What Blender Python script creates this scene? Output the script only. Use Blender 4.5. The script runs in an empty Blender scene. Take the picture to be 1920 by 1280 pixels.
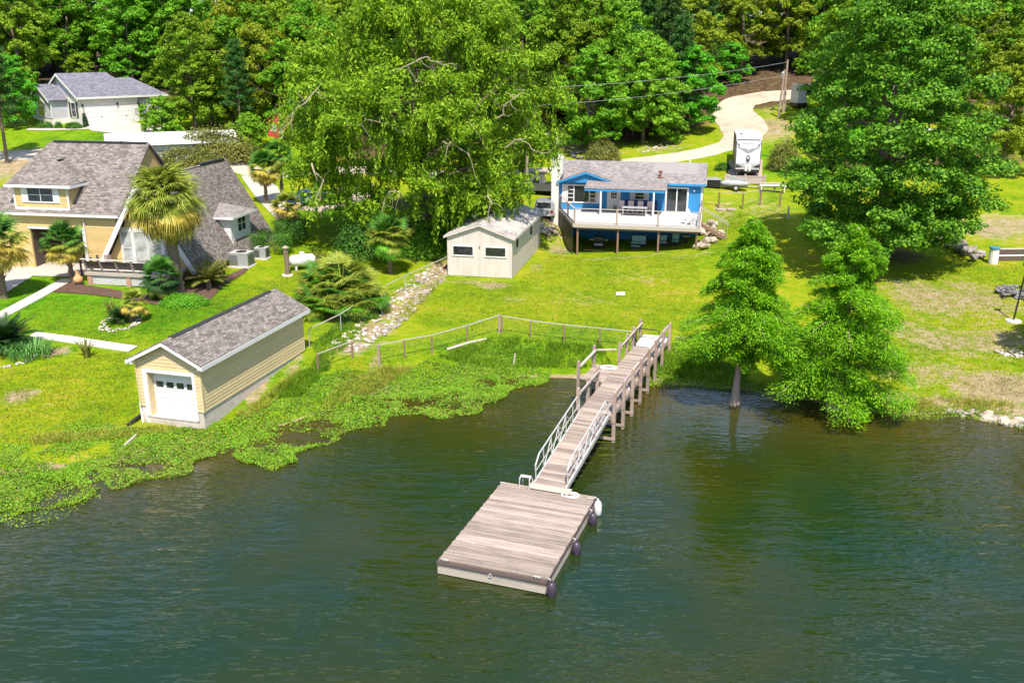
import bpy, math, random
import numpy as np
from mathutils import Vector, Matrix
random.seed(7)
RNG = np.random.default_rng(11)
R = math.radians
SC = bpy.context.scene
COL = SC.collection

# ---------------------------------------------------------------- camera
CAM_H, FPX, PITCH = 18.0, 1750.0, math.atan(550 / 1750)
cd = bpy.data.cameras.new('camera'); cam = bpy.data.objects.new('camera', cd); COL.objects.link(cam)
cam.location = (0, 0, CAM_H); cam.rotation_euler = (math.pi / 2 - PITCH, 0, 0)
cd.sensor_fit = 'HORIZONTAL'; cd.sensor_width = 36; cd.lens = FPX / 1920 * 36
cd.clip_start = 0.5; cd.clip_end = 3000
SC.camera = cam
# ---------------------------------------------------------------- sky, sun, exposure
SUN_EL, SUN_AZ = R(59), R(-82)          # azimuth of the direction towards the sun, from +X
w = bpy.data.worlds.new('World'); SC.world = w; w.use_nodes = True
nt = w.node_tree; bg = nt.nodes['Background']
sky = nt.nodes.new('ShaderNodeTexSky'); sky.sky_type = 'NISHITA'; sky.sun_disc = False
sky.sun_elevation = SUN_EL; sky.sun_rotation = math.pi / 2 - SUN_AZ
sky.air_density = 1.0; sky.dust_density = 0.5; sky.ozone_density = 2.5
tcw = nt.nodes.new('ShaderNodeTexCoord'); cn = nt.nodes.new('ShaderNodeTexNoise'); cn.inputs['Scale'].default_value = 2.6; cn.inputs['Detail'].default_value = 7
cmap = nt.nodes.new('ShaderNodeMapping'); cmap.inputs['Scale'].default_value = (1, 1, 2.2); nt.links.new(tcw.outputs['Generated'], cmap.inputs[0]); nt.links.new(cmap.outputs[0], cn.inputs['Vector'])
cr = nt.nodes.new('ShaderNodeMapRange'); cr.interpolation_type = 'SMOOTHSTEP'; cr.inputs[1].default_value = .54; cr.inputs[2].default_value = .74; nt.links.new(cn.outputs[0], cr.inputs[0])
cmx = nt.nodes.new('ShaderNodeMix'); cmx.data_type = 'RGBA'; nt.links.new(cr.outputs[0], cmx.inputs[0]); nt.links.new(sky.outputs[0], cmx.inputs[6]); cmx.inputs[7].default_value = (9.0, 9.3, 9.8, 1)
nt.links.new(cmx.outputs[2], bg.inputs[0]); bg.inputs[1].default_value = 0.14
sd = bpy.data.lights.new('sun', 'SUN'); sun = bpy.data.objects.new('sun', sd); COL.objects.link(sun)
sd.energy = 5.0; sd.angle = R(0.5); sd.color = (1, 0.925, 0.81)
sdir = Vector((math.cos(SUN_AZ) * math.cos(SUN_EL), math.sin(SUN_AZ) * math.cos(SUN_EL), math.sin(SUN_EL)))
sun.rotation_euler = sdir.to_track_quat('Z', 'Y').to_euler(); sun.location = (0, -20, 60)
SC.view_settings.view_transform = 'Standard'; SC.view_settings.look = 'None'
SC.view_settings.exposure = 0.66; SC.view_settings.gamma = 1.0
SC.render.engine = 'CYCLES'
SC.cycles.max_bounces = 7; SC.cycles.diffuse_bounces = 4; SC.cycles.glossy_bounces = 3
SC.cycles.transmission_bounces = 4; SC.cycles.transparent_max_bounces = 6
SC.cycles.caustics_reflective = False; SC.cycles.caustics_refractive = False

# ---------------------------------------------------------------- pixel directions (photo pixels, 1920 wide)
SP, CP = math.sin(PITCH), math.cos(PITCH)
def ray(px, py):
    a = (px - 960) / FPX; v = (640 - py) / FPX
    return np.array([a, CP + v * SP, -SP + v * CP])
def P(px, py, z=0.0):
    d = ray(px, py); t = (z - CAM_H) / d[2]
    return np.array([0, 0, CAM_H]) + d * t

# ---------------------------------------------------------------- terrain
SHORE = [P(*q) for q in ((-60, 905), (0, 890), (100, 880), (220, 868), (300, 845), (345, 830), (385, 838), (430, 822), (520, 800), (600, 775), (680, 745),
                         (760, 725), (850, 712), (950, 706), (1050, 708), (1100, 712), (1200, 718), (1290, 722), (1400, 733), (1480, 745),
                         (1600, 768), (1690, 780), (1800, 775), (1920, 803), (2000, 815))]
SX = np.array([-400] + [p[0] for p in SHORE] + [400]); SY = np.array([SHORE[0][1] - 3] + [p[1] for p in SHORE] + [SHORE[-1][1]])
def shore_y(x): return np.interp(x, SX, SY)
CPIX = [(30, 760, .5), (200, 740, .5), (150, 660, 1.0), (30, 640, 1.2), (250, 600, 1.5), (380, 600, 1.5), (450, 530, 1.8), (200, 525, 2.0),
        (60, 490, 2.2), (10, 540, 1.9), (520, 500, 2.0), (386, 800, .2), (571, 655, 1.1), (620, 660, .9), (700, 640, .9), (800, 600, 1.1),
        (940, 600, 1.2), (1060, 620, 1.1), (1200, 640, .95), (960, 522, 1.2), (842, 518, 1.2), (1012, 466, 1.25), (1085, 477, 1.2), (1230, 474, 1.6),
        (1304, 468, 2.0), (1163, 545, 1.1), (1300, 560, 1.2), (720, 520, 1.5), (640, 480, 2.1), (1350, 470, 2.4), (1400, 420, 3.3),
        (1022, 402, 3.4), (1400, 330, 5.2), (1300, 330, 4.8), (1050, 322, 4.8), (1200, 305, 5.6), (1300, 287, 6.3),
        (1350, 255, 7.5), (1380, 215, 9.3), (1450, 180, 11.5), (1410, 270, 7.2), (1480, 230, 9.0), (1120, 250, 7.5), (1230, 230, 8.5),
        (500, 370, 3.4), (640, 380, 3.0), (640, 320, 4.2), (760, 330, 4.2), (525, 262, 6.8), (20, 300, 5.8), (150, 270, 7.0), (240, 240, 8.2),
        (100, 240, 8.2), (310, 222, 8.6), (1480, 360, 4.3), (1650, 490, 2.4), (1750, 440, 3.1), (1900, 440, 3.1), (1860, 490, 2.5),
        (1890, 560, 1.8), (1800, 640, 1.0), (1700, 680, .7), (1900, 720, .6), (1830, 260, 7.6), (1900, 200, 10.0), (1560, 330, 5.2)]
CW = [P(*q) for q in CPIX]
BLUE_A = R(-12.1); BLUE_O = np.array([5.57, 78.41, 1.2])
def to_world(o, A, l): c, s = math.cos(A), math.sin(A); return np.array([o[0] + c * l[0] - s * l[1], o[1] + s * l[0] + c * l[1], o[2] + (l[2] if len(l) > 2 else 0)])
for l, z in (((-2, 4), 1.25), ((0, 5.5), 1.25), ((9, 5.5), 1.6), ((-2, 8.2), 1.3), ((3, 8.2), 1.3), ((6, 8.2), 1.35), ((9.5, 8.2), 1.7), ((4, 3), 1.3), ((-1, 16), 4.3), ((5, 16), 4.5), ((10, 16), 4.6)):
    q = to_world(BLUE_O, BLUE_A, l); CW.append(np.array([q[0], q[1], z]))
for q in ((-60, 140, 11.5), (0, 140, 12.5), (50, 145, 14), (-100, 200, 18), (0, 210, 20), (100, 210, 20), (-150, 120, 9), (150, 120, 11), (-120, 62, 2.5),
          (120, 62, 2.5), (-300, 400, 28), (0, 400, 30), (300, 400, 28), (-300, 100, 8), (300, 100, 8), (-300, 45, 1), (300, 45, 1),
          (-20, 30, -1), (20, 30, -1), (-60, 30, 0), (60, 30, 0), (0, -50, -2), (-800, 900, 40), (0, 900, 45), (800, 900, 40), (800, 100, 10), (-800, 100, 10)):
    CW.append(np.array(q, float))
CW = np.array(CW)
def tps_phi(r2): return np.where(r2 > 1e-9, r2 * np.log(np.maximum(r2, 1e-9)), 0.0)
_xy = CW[:, :2] / 50.0
_K = tps_phi(((_xy[:, None] - _xy[None]) ** 2).sum(-1)) + 2e-3 * np.eye(len(_xy))
_Pm = np.c_[np.ones(len(_xy)), _xy]
_Amat = np.block([[_K, _Pm], [_Pm.T, np.zeros((3, 3))]])
_sol = np.linalg.solve(_Amat, np.r_[CW[:, 2], np.zeros(3)])
def heights(xy):
    xy = np.asarray(xy, float); q = xy / 50.0
    z = np.empty(len(q))
    for i in range(0, len(q), 20000):
        qq = q[i:i + 20000]
        z[i:i + 20000] = tps_phi(((qq[:, None] - _xy[None]) ** 2).sum(-1)) @ _sol[:-3] + _sol[-3] + qq @ _sol[-2:]
    d = xy[:, 1] - shore_y(xy[:, 0])
    s = np.clip(d / 5.0, 0, 1); s = s * s * (3 - 2 * s)
    land = np.maximum(z, 0.25) * s + np.clip(d * 0.10, 0, 0.16) * (1 - s)
    bed = -np.minimum(2.5, 0.22 * np.abs(d)) - 0.0
    return np.where(d > 0, land, bed)
def gz(x, y): return float(heights([[x, y]])[0])
def G(px, py):
    """where the ray through a photo pixel meets the terrain"""
    d = ray(px, py); ts = np.linspace(20, 330, 1200)
    pts = np.array([0, 0, CAM_H]) + d[None] * ts[:, None]
    h = heights(pts[:, :2]); h = np.maximum(h, 0.0)
    below = np.nonzero(pts[:, 2] <= h)[0]
    i = below[0] if len(below) else len(ts) - 1
    a, b = ts[max(i - 1, 0)], ts[i]
    for _ in range(18):
        m = (a + b) / 2; q = np.array([0, 0, CAM_H]) + d * m
        if q[2] <= max(gz(q[0], q[1]), 0): b = m
        else: a = m
    q = np.array([0, 0, CAM_H]) + d * b
    return np.array([q[0], q[1], max(gz(q[0], q[1]), 0.0)])

# ---------------------------------------------------------------- materials
def new_mat(name):
    m = bpy.data.materials.new(name); m.use_nodes = True
    nt = m.node_tree; b = nt.nodes['Principled BSDF']
    return m, nt, b
def N(nt, t, **kw):
    n = nt.nodes.new(t)
    for k, v in kw.items(): setattr(n, k, v)
    return n
def noise(nt, vec, scale, detail=4, rough=.6):
    n = N(nt, 'ShaderNodeTexNoise'); n.inputs['Scale'].default_value = scale; n.inputs['Detail'].default_value = detail
    n.inputs['Roughness'].default_value = rough
    if vec is not None: nt.links.new(vec, n.inputs['Vector'])
    return n.outputs[0]
def ramp(nt, fac, stops):
    r = N(nt, 'ShaderNodeValToRGB'); el = r.color_ramp.elements
    el[0].position = stops[0][0]; el[0].color = (*stops[0][1], 1); el[1].position = stops[-1][0]; el[1].color = (*stops[-1][1], 1)
    for p, c in stops[1:-1]:
        e = el.new(p); e.color = (*c, 1)
    nt.links.new(fac, r.inputs[0]); return r.outputs[0]
def mixc(nt, fac, a, b, mode='MIX'):
    m = N(nt, 'ShaderNodeMix', data_type='RGBA', blend_type=mode)
    for s, v in ((m.inputs[0], fac), (m.inputs[6], a), (m.inputs[7], b)):
        if isinstance(v, (int, float)): s.default_value = v
        elif isinstance(v, tuple): s.default_value = (*v, 1)
        else: nt.links.new(v, s)
    return m.outputs[2]
def mth(nt, op, a, b=0.0):
    m = N(nt, 'ShaderNodeMath', operation=op)
    for s, v in ((m.inputs[0], a), (m.inputs[1], b)):
        if isinstance(v, (int, float)): s.default_value = v
        else: nt.links.new(v, s)
    return m.outputs[0]
def bump(nt, b, h, strength=.3, dist=.02):
    n = N(nt, 'ShaderNodeBump'); n.inputs['Strength'].default_value = strength; n.inputs['Distance'].default_value = dist
    nt.links.new(h, n.inputs['Height']); nt.links.new(n.outputs[0], b.inputs['Normal']); return n
def mixcol(c, f): return tuple(min(1, x * f) for x in c)
def M(name, col, rough=.7, var=.18, scale=3.0, bmp=0.0, metal=0.0, rnd=0.0, spec=.4, col2=None, streak=None):
    """painted / plain surface: two scales of tonal variation, optional per-object variation"""
    m, nt, b = new_mat(name)
    tc = N(nt, 'ShaderNodeTexCoord'); vec = tc.outputs['Object']
    if rnd:
        oi0 = N(nt, 'ShaderNodeObjectInfo'); va = N(nt, 'ShaderNodeVectorMath', operation='ADD'); nt.links.new(vec, va.inputs[0])
        cx_ = N(nt, 'ShaderNodeCombineXYZ'); k0 = mth(nt, 'MULTIPLY', oi0.outputs['Random'], 37.0); [nt.links.new(k0, i_) for i_ in cx_.inputs]
        nt.links.new(cx_.outputs[0], va.inputs[1]); vec = va.outputs[0]
    if streak:
        mp = N(nt, 'ShaderNodeMapping'); mp.inputs['Scale'].default_value = streak; nt.links.new(vec, mp.inputs[0]); vec = mp.outputs[0]
    n1 = noise(nt, vec, scale, 6, .65); n2 = noise(nt, vec, scale * 7, 3)
    f = mth(nt, 'ADD', mth(nt, 'MULTIPLY', n1, .7), mth(nt, 'MULTIPLY', n2, .3))
    c = ramp(nt, f, [(.3, mixcol(col2 or col, 1 - var)), (.5, col), (.72, mixcol(col, 1 + var * .6))])
    if rnd:
        oi = N(nt, 'ShaderNodeObjectInfo')
        k = mth(nt, 'ADD', mth(nt, 'MULTIPLY', oi.outputs['Random'], 2 * rnd), 1 - rnd)
        cmb = N(nt, 'ShaderNodeCombineColor'); [nt.links.new(k, s) for s in cmb.inputs[:3]]
        c = mixc(nt, 1.0, c, cmb.outputs[0], 'MULTIPLY')
    nt.links.new(c, b.inputs['Base Color'])
    b.inputs['Roughness'].default_value = rough; b.inputs['Metallic'].default_value = metal
    b.inputs['Specular IOR Level'].default_value = spec
    if bmp: bump(nt, b, f, bmp, .02)
    return m
def leaf_mat(name, dark, mid, light, trans=.3, hue=.0, rough=.55):
    m, nt, b = new_mat(name)
    g = N(nt, 'ShaderNodeNewGeometry')
    tc = N(nt, 'ShaderNodeTexCoord')
    n1 = noise(nt, tc.outputs['Object'], .55, 3)
    f = mth(nt, 'ADD', mth(nt, 'MULTIPLY', g.outputs['Random Per Island'], .55), mth(nt, 'MULTIPLY', n1, .45))
    c = ramp(nt, f, [(.15, dark), (.45, mid), (.8, light)])
    oi = N(nt, 'ShaderNodeObjectInfo')
    hs = N(nt, 'ShaderNodeHueSaturation')
    h = mth(nt, 'ADD', mth(nt, 'MULTIPLY', oi.outputs['Random'], hue), .5 - hue / 2)
    v = mth(nt, 'ADD', mth(nt, 'MULTIPLY', oi.outputs['Random'], hue * 5), 1 - hue * 2.5)
    nt.links.new(h, hs.inputs['Hue']); nt.links.new(v, hs.inputs['Value']); nt.links.new(c, hs.inputs['Color'])
    nt.links.new(hs.outputs[0], b.inputs['Base Color']); b.inputs['Roughness'].default_value = rough
    b.inputs['Specular IOR Level'].default_value = .25
    t = N(nt, 'ShaderNodeBsdfTranslucent'); nt.links.new(hs.outputs[0], t.inputs[0])
    mx = N(nt, 'ShaderNodeMixShader'); mx.inputs[0].default_value = trans
    out = nt.nodes['Material Output']
    nt.links.new(b.outputs[0], mx.inputs[1]); nt.links.new(t.outputs[0], mx.inputs[2]); nt.links.new(mx.outputs[0], out.inputs[0])
    return m
def shingle_mat(name, a, b_, c_):
    m, nt, b = new_mat(name)
    uv = N(nt, 'ShaderNodeTexCoord').outputs['UV']
    br = N(nt, 'ShaderNodeTexBrick'); br.offset = .5; br.inputs['Scale'].default_value = 1
    br.inputs['Brick Width'].default_value = .30; br.inputs['Row Height'].default_value = .145; br.inputs['Mortar Size'].default_value = .012
    br.inputs['Color1'].default_value = (0, 0, 0, 1); br.inputs['Color2'].default_value = (1, 1, 1, 1); br.inputs['Mortar'].default_value = (.1, .1, .1, 1)
    nt.links.new(uv, br.inputs['Vector'])
    n1 = noise(nt, uv, .9, 5); n2 = noise(nt, uv, 9, 3)
    f = mth(nt, 'ADD', mth(nt, 'MULTIPLY', br.outputs['Color'], .42), mth(nt, 'ADD', mth(nt, 'MULTIPLY', n1, .38), mth(nt, 'MULTIPLY', n2, .3)))
    c = ramp(nt, f, [(.25, a), (.5, b_), (.8, c_)])
    c = mixc(nt, mth(nt, 'MULTIPLY', br.outputs['Fac'], .6), c, mixcol(a, .5))
    nt.links.new(c, b.inputs['Base Color']); b.inputs['Roughness'].default_value = .9
    bump(nt, b, mth(nt, 'SUBTRACT', f, br.outputs['Fac']), .5, .02)
    return m
def brick_mat(name, a, b_, mort, bw=.22, bh=.075):
    m, nt, b = new_mat(name)
    uv = N(nt, 'ShaderNodeTexCoord').outputs['UV']
    br = N(nt, 'ShaderNodeTexBrick'); br.inputs['Scale'].default_value = 1
    br.inputs['Brick Width'].default_value = bw; br.inputs['Row Height'].default_value = bh; br.inputs['Mortar Size'].default_value = .01
    br.inputs['Color1'].default_value = (*a, 1); br.inputs['Color2'].default_value = (*b_, 1); br.inputs['Mortar'].default_value = (*mort, 1)
    nt.links.new(uv, br.inputs['Vector'])
    c = mixc(nt, .5, br.outputs['Color'], ramp(nt, noise(nt, uv, 3, 5), [(.3, mixcol(a, .7)), (.7, b_)]))
    nt.links.new(c, b.inputs['Base Color']); b.inputs['Roughness'].default_value = .9
    bump(nt, b, br.outputs['Fac'], -.4, .01)
    return m
def groove_mat(name, col, pitch=.2, horiz=False, depth=.6, var=.15):
    m, nt, b = new_mat(name)
    uv = N(nt, 'ShaderNodeTexCoord').outputs['UV']
    s = N(nt, 'ShaderNodeSeparateXYZ'); nt.links.new(uv, s.inputs[0])
    x = mth(nt, 'FRACT', mth(nt, 'DIVIDE', s.outputs[1 if horiz else 0], pitch))
    g = mth(nt, 'LESS_THAN', x, .10)
    mp = N(nt, 'ShaderNodeMapping'); mp.inputs['Scale'].default_value = (1, .25, 1) if not horiz else (.25, 1, 1); nt.links.new(uv, mp.inputs[0])
    n1 = noise(nt, mp.outputs[0], 1.6, 5)
    c = ramp(nt, n1, [(.3, mixcol(col, 1 - var)), (.55, col), (.75, mixcol(col, 1 + var * .5))])
    c = mixc(nt, mth(nt, 'MULTIPLY', g, depth), c, mixcol(col, .45))
    nt.links.new(c, b.inputs['Base Color']); b.inputs['Roughness'].default_value = .75
    bump(nt, b, g, -.5, .015)
    return m
def glass_mat(name, col=(.02, .025, .03), rough=.06):
    m, nt, b = new_mat(name)
    tc = N(nt, 'ShaderNodeTexCoord')
    nt.links.new(ramp(nt, noise(nt, tc.outputs['Object'], 1.3, 2), [(.3, mixcol(col, .5)), (.7, mixcol(col, 1.6))]), b.inputs['Base Color'])
    b.inputs['Roughness'].default_value = rough; b.inputs['Specular IOR Level'].default_value = .8
    return m
T = {}
T['white'] = M('white_paint', (.68, .665, .65), .55, .14, 1.2)
T['whitetrim'] = M('white_trim', (.68, .67, .655), .5, .10, 1.2)
T['deckwhite'] = M('deck_paint', (.50, .475, .47), .7, .12, 1.0, rnd=.06)
T['yellow'] = M('yellow_vinyl', (.60, .43, .19), .6, .14, .7, rnd=.06)
T['cream'] = M('cream_vinyl', (.62, .475, .265), .6, .14, .7, rnd=.06)
T['beige'] = groove_mat('beige_plywood', (.60, .525, .47), .2, False, .35)
T['blue'] = groove_mat('blue_siding', (.03, .235, .52), .3, False, .25, .1)
T['bluetrim'] = M('blue_trim', (.03, .27, .60), .6, .1, 2)
T['greyside'] = groove_mat('grey_siding', (.48, .46, .52), .15, True, .3, .06)
T['whitebrick'] = brick_mat('white_brick', (.66, .60, .54), (.78, .74, .69), (.6, .57, .53))
T['redbrick'] = brick_mat('red_brick', (.40, .17, .10), (.5, .26, .17), (.5, .45, .4))
T['block'] = brick_mat('concrete_block', (.50, .42, .36), (.60, .52, .46), (.42, .36, .31), .4, .2)
T['shingle'] = shingle_mat('brown_shingle', (.085, .070, .062), (.18, .152, .138), (.31, .27, .25))
T['shingle2'] = shingle_mat('weathered_shingle', (.15, .13, .128), (.235, .208, .203), (.35, .32, .31))
T['shinglegrey'] = shingle_mat('grey_shingle', (.085, .085, .11), (.17, .165, .205), (.27, .26, .30))
T['shedroof'] = M('stained_roof', (.42, .385, .36), .85, .5, .8, .3, col2=(.22, .20, .195), streak=(1, .35, 1))
T['wood'] = M('grey_weathered_wood', (.42, .34, .31), .85, .35, 2.2, .35, rnd=.22, streak=(.6, 6, 6))
T['plank'] = M('pier_plank', (.325, .258, .215), .92, .6, 1.3, .5, rnd=.3, streak=(.7, 7, 7))
T['woodpost'] = M('wood_post', (.34, .255, .205), .85, .3, 2, .35, rnd=.15, streak=(5, 5, .8))
T['darkwood'] = M('dark_wood', (.10, .072, .062), .85, .3, 2, .3, rnd=.2, streak=(.7, 5, 5))
T['brownpost'] = M('brown_post', (.22, .14, .09), .85, .3, 2, .3, streak=(5, 5, .8))
T['paleboard'] = M('pale_board', (.43, .37, .31), .8, .2, 2, .2, streak=(.6, 5, 5))
T['concrete'] = M('concrete', (.56, .51, .46), .9, .2, .6, .25)
T['drive'] = M('pale_concrete', (.45, .40, .35), .9, .12, .4, .15)
T['gravel'] = M('pale_gravel', (.36, .29, .22), .95, .22, .5, .5)
T['roadgravel'] = M('road_gravel', (.46, .385, .30), .95, .3, .25, .6, col2=(.36, .29, .21))
T['mulch'] = M('dark_mulch', (.10, .055, .04), .95, .6, 4, .8)
T['metal'] = M('grey_metal', (.45, .46, .48), .45, .1, 2, metal=.4)
T['alu'] = M('aluminium', (.58, .56, .54), .45, .08, 2, metal=.3)
T['galv'] = M('galvanised_rail', (.50, .46, .38), .55, .15, 2, metal=.2)
T['black'] = M('black_plastic', (.018, .018, .02), .5, .2, 3)
T['darkmetal'] = M('dark_metal', (.05, .05, .055), .5, .2, 3, metal=.3)
T['rubber'] = M('rubber', (.02, .02, .022), .8, .2, 3)
T['purple'] = M('purple_vinyl', (.055, .04, .06), .35, .2, 3)
T['glass'] = glass_mat('dark_glass'); T['glassgrey'] = glass_mat('curtained_glass', (.36, .37, .36), .25)
T['stone'] = M('grey_stone', (.30, .255, .23), .9, .4, 2.5, .6, rnd=.3)
T['palestone'] = M('pale_stone', (.44, .385, .33), .9, .35, 2.5, .6, rnd=.3)
T['darkstone'] = M('dark_stone', (.17, .16, .17), .9, .4, 2.5, .6, rnd=.35)
T['slab'] = M('sandstone', (.44, .35, .28), .9, .3, 1.5, .5, rnd=.2)
T['bark'] = M('bark', (.17, .125, .09), .95, .4, 3, .7, streak=(4, 4, .8))
T['palebark'] = M('pale_bark', (.33, .28, .19), .9, .25, 3, .4)
T['greybark'] = M('cypress_bark', (.36, .26, .21), .9, .3, 3, .5, streak=(6, 6, .7))
T['palmbark'] = M('palm_bark', (.20, .14, .10), .95, .5, 5, .9)
T['white_metal'] = M('white_metal_roof', (.80, .80, .79), .4, .08, .6)
T['red'] = M('red_paint', (.52, .055, .06), .6, .15, 2)
T['terracotta'] = M('terracotta', (.55, .30, .14), .8, .2, 4)
T['silver'] = M('silver_paint', (.42, .42, .44), .3, .1, 2, metal=.5)
T['gunmetal'] = M('gunmetal_paint', (.16, .16, .17), .3, .1, 2, metal=.5)
T['navy'] = M('navy_paint', (.03, .06, .22), .3, .1, 2)
T['taillight'] = M('red_lens', (.45, .02, .03), .3, .1, 2)
T['rvwhite'] = M('rv_white', (.66, .66, .67), .35, .05, 1)
T['rvgrey'] = M('rv_grey', (.14, .14, .16), .4, .1, 1)
T['rvpale'] = M('rv_pale_grey', (.30, .30, .32), .4, .1, 1)
T['rvdark'] = M('rv_dark', (.035, .033, .036), .4, .1, 1)
T['pink'] = M('faded_cushion', (.70, .55, .52), .9, .1, 3)
T['navyfab'] = M('navy_fabric', (.02, .03, .12), .9, .1, 3)
T['teal'] = M('teal_cushion', (.35, .55, .56), .9, .35, 7)
T['orangeboard'] = M('sun_bleached_wood', (.52, .36, .20), .85, .2, 2)
T['cover'] = M('silver_cover', (.36, .36, .38), .45, .2, 2.5, .3)
T['silverpaint_tank'] = M('tank_paint', (.66, .63, .60), .45, .12, 2)
T['rope'] = M('white_rope', (.75, .72, .68), .9, .1, 8)
T['flagred'] = M('flag_red', (.7, .35, .33), .8, .1, 3)
T['bluebarrel'] = M('blue_plastic', (.05, .22, .40), .5, .2, 3)
T['leaf_forest'] = leaf_mat('forest_leaf', (.045, .125, .005), (.125, .30, .009), (.28, .50, .02), .3, .07)
T['leaf_forest2'] = leaf_mat('forest_leaf_yellow', (.085, .15, .006), (.19, .31, .010), (.36, .50, .025), .3, .07)
T['leaf_oak'] = leaf_mat('oak_leaf', (.030, .105, .006), (.085, .235, .010), (.22, .43, .02), .28)
T['leaf_willow'] = leaf_mat('willow_leaf', (.06, .14, .006), (.165, .32, .010), (.38, .54, .02), .35)
T['leaf_cyp'] = leaf_mat('cypress_leaf', (.07, .20, .006), (.17, .41, .010), (.34, .62, .018), .4)
T['leaf_pine'] = leaf_mat('pine_needle', (0.022, 0.068, 0.018), (0.045, 0.128, 0.024), (0.112, 0.225, 0.030), .2, .03)
T['leaf_palm'] = leaf_mat('palm_leaf', (.09, .14, .012), (.23, .29, .025), (.46, .48, .08), .3)
T['leaf_palmyellow'] = leaf_mat('palm_leaf_yellow', (.22, .17, .02), (.46, .36, .05), (.68, .56, .14), .3)
T['leaf_palmgreen'] = leaf_mat('palm_leaf_green', (0.024, 0.084, 0.014), (0.060, 0.192, 0.022), (0.156, 0.336, 0.036), .25)
T['leaf_dead'] = leaf_mat('dead_palm_leaf', (.14, .09, .045), (.30, .20, .10), (.48, .36, .20), .2)
T['leaf_sago'] = leaf_mat('sago_leaf', (.008, .03, .008), (.018, .065, .013), (.05, .12, .02), .2)
T['leaf_hedge'] = leaf_mat('hedge_leaf', (0.018, 0.072, 0.010), (0.048, 0.156, 0.014), (0.120, 0.264, 0.024), .2)
T['leaf_lime'] = leaf_mat('lime_leaf', (.06, .20, .01), (.13, .38, .015), (.22, .52, .03), .3)
T['leaf_olive'] = leaf_mat('olive_leaf', (.07, .09, .02), (.16, .18, .03), (.30, .28, .06), .25)
T['leaf_water'] = leaf_mat('water_weed_leaf', (.05, .10, .006), (.15, .29, .010), (.30, .46, .02), .3)
T['leaf_grass'] = leaf_mat('tall_grass', (.045, .12, .006), (.12, .25, .009), (.24, .38, .02), .3)
T['leaf_yellowgrass'] = leaf_mat('dry_grass', (.15, .20, .012), (.30, .34, .03), (.48, .42, .09), .3)
T['leaf_lawn'] = leaf_mat('lawn_blade', (.06, .13, .004), (.165, .235, .006), (.35, .31, .03), .2)
T['leaf_iris'] = leaf_mat('iris_leaf', (.05, .16, .03), (.11, .30, .06), (.25, .45, .12), .3)

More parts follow.
